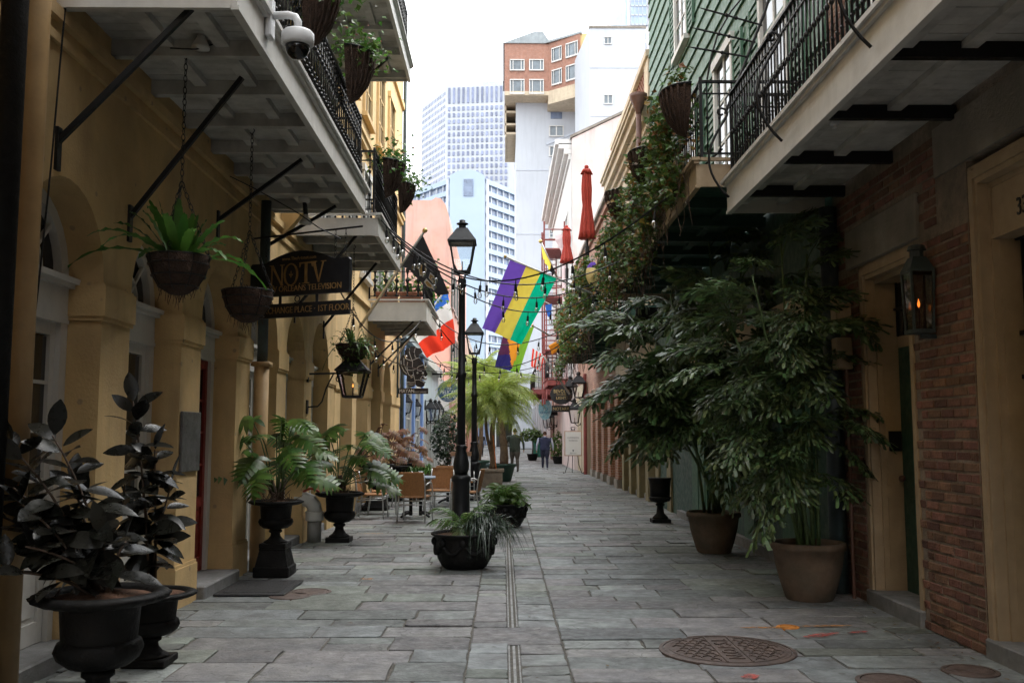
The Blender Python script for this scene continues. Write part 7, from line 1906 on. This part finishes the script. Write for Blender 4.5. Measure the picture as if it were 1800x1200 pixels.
# parked vans at the far street
# ================================================================== people
def loft(m,rings,n=14):
    """rings: (centre, rx, ry) stacked along a limb; ellipse in the plane across the limb"""
    V=[];F=[]; N=len(rings); C=[Vector(r[0]) for r in rings]
    for i,(c,rx,ry) in enumerate(rings):
        d=(C[min(i+1,N-1)]-C[max(i-1,0)]).normalized(); u=Vector((1,0,0)); u=(u-d*u.dot(d)).normalized(); w=d.cross(u)
        for k in range(n): a=2*math.pi*k/n; V.append(C[i]+u*rx*math.cos(a)+w*ry*math.sin(a))
    for i in range(N-1):
        for k in range(n): F.append((i*n+k,i*n+(k+1)%n,(i+1)*n+(k+1)%n,(i+1)*n+k))
    F.append(tuple(range(n-1,-1,-1))); F.append(tuple((N-1)*n+k for k in range(n))); m.add(V,F)
def remeshed(mb,name,voxel,zones,mats,loc,rz):
    """fuse the lofted limbs into one continuous skin, then colour it by zones"""
    me=mb.mesh(name,mats); o=bpy.data.objects.new(name,me); COL.objects.link(o)
    md=o.modifiers.new("fuse",'REMESH'); md.mode='VOXEL'; md.voxel_size=voxel; md.use_smooth_shade=True
    ms=o.modifiers.new("soft",'SMOOTH'); ms.iterations=3; ms.factor=.5
    dg=bpy.context.evaluated_depsgraph_get(); ev=o.evaluated_get(dg); me2=bpy.data.meshes.new_from_object(ev)
    o.modifiers.clear(); o.data=me2; me2.materials.clear()
    for q in mats: me2.materials.append(q)
    for p in me2.polygons: p.material_index=zones(p.center); p.use_smooth=True
    return o
def person(x,y,H,rz,stride,pal,label,arm=(.12,-.06),vest=False,build=1.0):
    k=H/1.75; m=MB(); b=build
    hip=.92; s=stride
    # legs
    for sd,f in ((-1,s),(1,-s)):
        ax=sd*.095; kz=.50; ky=f*.16+.04; foot=(ax*1.05,f*.30,.075)
        if f<0: foot=(ax*1.05,f*.34,.10)
        loft(m,[((ax*.9,0,hip+.04),.10*b,.11),((ax,f*.08,.72),.092*b,.10),((ax,ky,kz),.066,.070),((ax*1.03,(ky+foot[1])/2-.02,.32),.062,.068),((ax*1.05,foot[1],.10),.045,.05)])
        loft(m,[((foot[0],foot[1]-.07,.045 if f>=0 else .085),.036,.040),((foot[0],foot[1]+.04,.05 if f>=0 else .06),.046,.045),((foot[0],foot[1]+.17,.035 if f>=0 else .03),.042,.028)])
    # torso
    loft(m,[((0,0,.86),.155*b,.115),((0,0,.96),.175*b,.13),((0,0,1.08),.165*b,.125),((0,.0,1.22),.185*b,.13),((0,-.01,1.36),.205*b,.125),((0,-.01,1.44),.17*b,.10),((0,0,1.49),.07,.07),((0,.01,1.56),.056,.06)])
    # head with face side at +y, nose, chin
    loft(m,[((0,.015,1.53),.045,.05),((0,.02,1.56),.062,.078),((0,.015,1.62),.075,.095),((0,.0,1.68),.077,.098),((0,-.005,1.73),.066,.082),((0,-.005,1.755),.03,.04)])
    loft(m,[((0,.10,1.60),.014,.012),((0,.115,1.615),.016,.016),((0,.10,1.65),.008,.01)],8)
    for sd in (-1,1): loft(m,[((sd*.075,0,1.60),.010,.018),((sd*.084,-.005,1.63),.010,.022),((sd*.078,-.005,1.66),.008,.018)],8)
    # arms and hands
    for sd,f in ((-1,arm[0]),(1,arm[1])):
        sh=Vector((sd*.20*b,-.01,1.40)); el=Vector((sd*.265*b,-.02+f*.4,1.12)); wr=Vector((sd*.275*b,f+.05,.88))
        loft(m,[(sh+Vector((-sd*.05,0,.01)),.07,.075),(sh,.066,.07),(sh.lerp(el,.5),.056,.058),(el,.048,.05),(el.lerp(wr,.5),.044,.044),(wr,.032,.034)])
        hd=wr+Vector((0,.015,-.045)); loft(m,[(wr,.026,.030),(hd,.022,.042),(hd+Vector((0,.01,-.05)),.016,.038)],10)
        for q in range(4): loft(m,[(hd+Vector((0,-.022+q*.016,-.045)),.008,.008),(hd+Vector((-sd*.004,-.022+q*.017,-.085-(.008 if q in(1,2) else 0))),.007,.007)],6)
        loft(m,[(hd+Vector((0,.03,.0)),.009,.009),(hd+Vector((-sd*.012,.052,-.04)),.008,.008)],6)
    m.v=[(a*k,b_*k,c*k) for a,b_,c in m.v]
    top,arms_,legs,skin,shoe,hair=pal
    mats=[top,arms_,legs,skin,shoe,hair]
    def zones(c):
        X,Y,Z=c.x/k,c.y/k,c.z/k
        if Z>1.50 and abs(X)<.13:
            return 5 if (Z>1.60 and Y<.055) or Z>1.70 else (3 if Z>1.53 or not vest else 1)
        if Z>.84 and abs(X)>.205*b and Z<1.46: 
            return 3 if Z<.875 else (1)
        if Z>(.80 if not vest else .90) and Z<=1.52: return 3 if abs(X)>.24*b and Z<.875 else 0
        if Z<.085: return 4
        if abs(X)>.235*b and Z<.88: return 3
        return 2
    o=remeshed(m,"person",.014*k,zones,mats,None,0); o.location=(x,y,.0); o.rotation_euler=(0,0,rz)
    tag(o,label,"person"); return o
def clothm(n,c): return pm("cloth_"+n,c,.9,.2,12,.3,70)
SK=pm("skin",(.36,.20,.13),.55,.1,12,.05); SHO=clothm("grey_shoe",(.30,.30,.30)); BRS=clothm("brown_shoe",(.05,.035,.025))
p=PZ(905,829,0); person(p.x,p.y,1.80,R(6),.55,(clothm("dark_green_jacket",(.030,.040,.028)),)*2+(clothm("brown_trousers",(.055,.045,.035)),SK,BRS,clothm("brown_hair",(.045,.022,.012))),"person in a dark green jacket and brown trousers walking away",(.16,-.10),build=1.3)
p=PZ(958,825,0); person(p.x,p.y,1.68,R(0),.5,(clothm("navy_vest",(.018,.022,.055)),clothm("pale_hoodie",(.36,.38,.46)),clothm("navy_trousers",(.012,.014,.032)),SK,SHO,clothm("auburn_hair",(.06,.025,.014))),"person in a navy vest over a pale hoodie walking away",(.02,.0),vest=True,build=1.38)
p=PZ(846,802,0); person(p.x,p.y,1.72,R(175),.3,(clothm("black_coat",(.012,.012,.016)),)*2+(clothm("black_trousers",(.012,.012,.014)),SK,BRS,clothm("dark_hair",(.02,.012,.01))),"person in dark clothes standing far off beyond the lamp posts",(.1,.08),build=1.05)
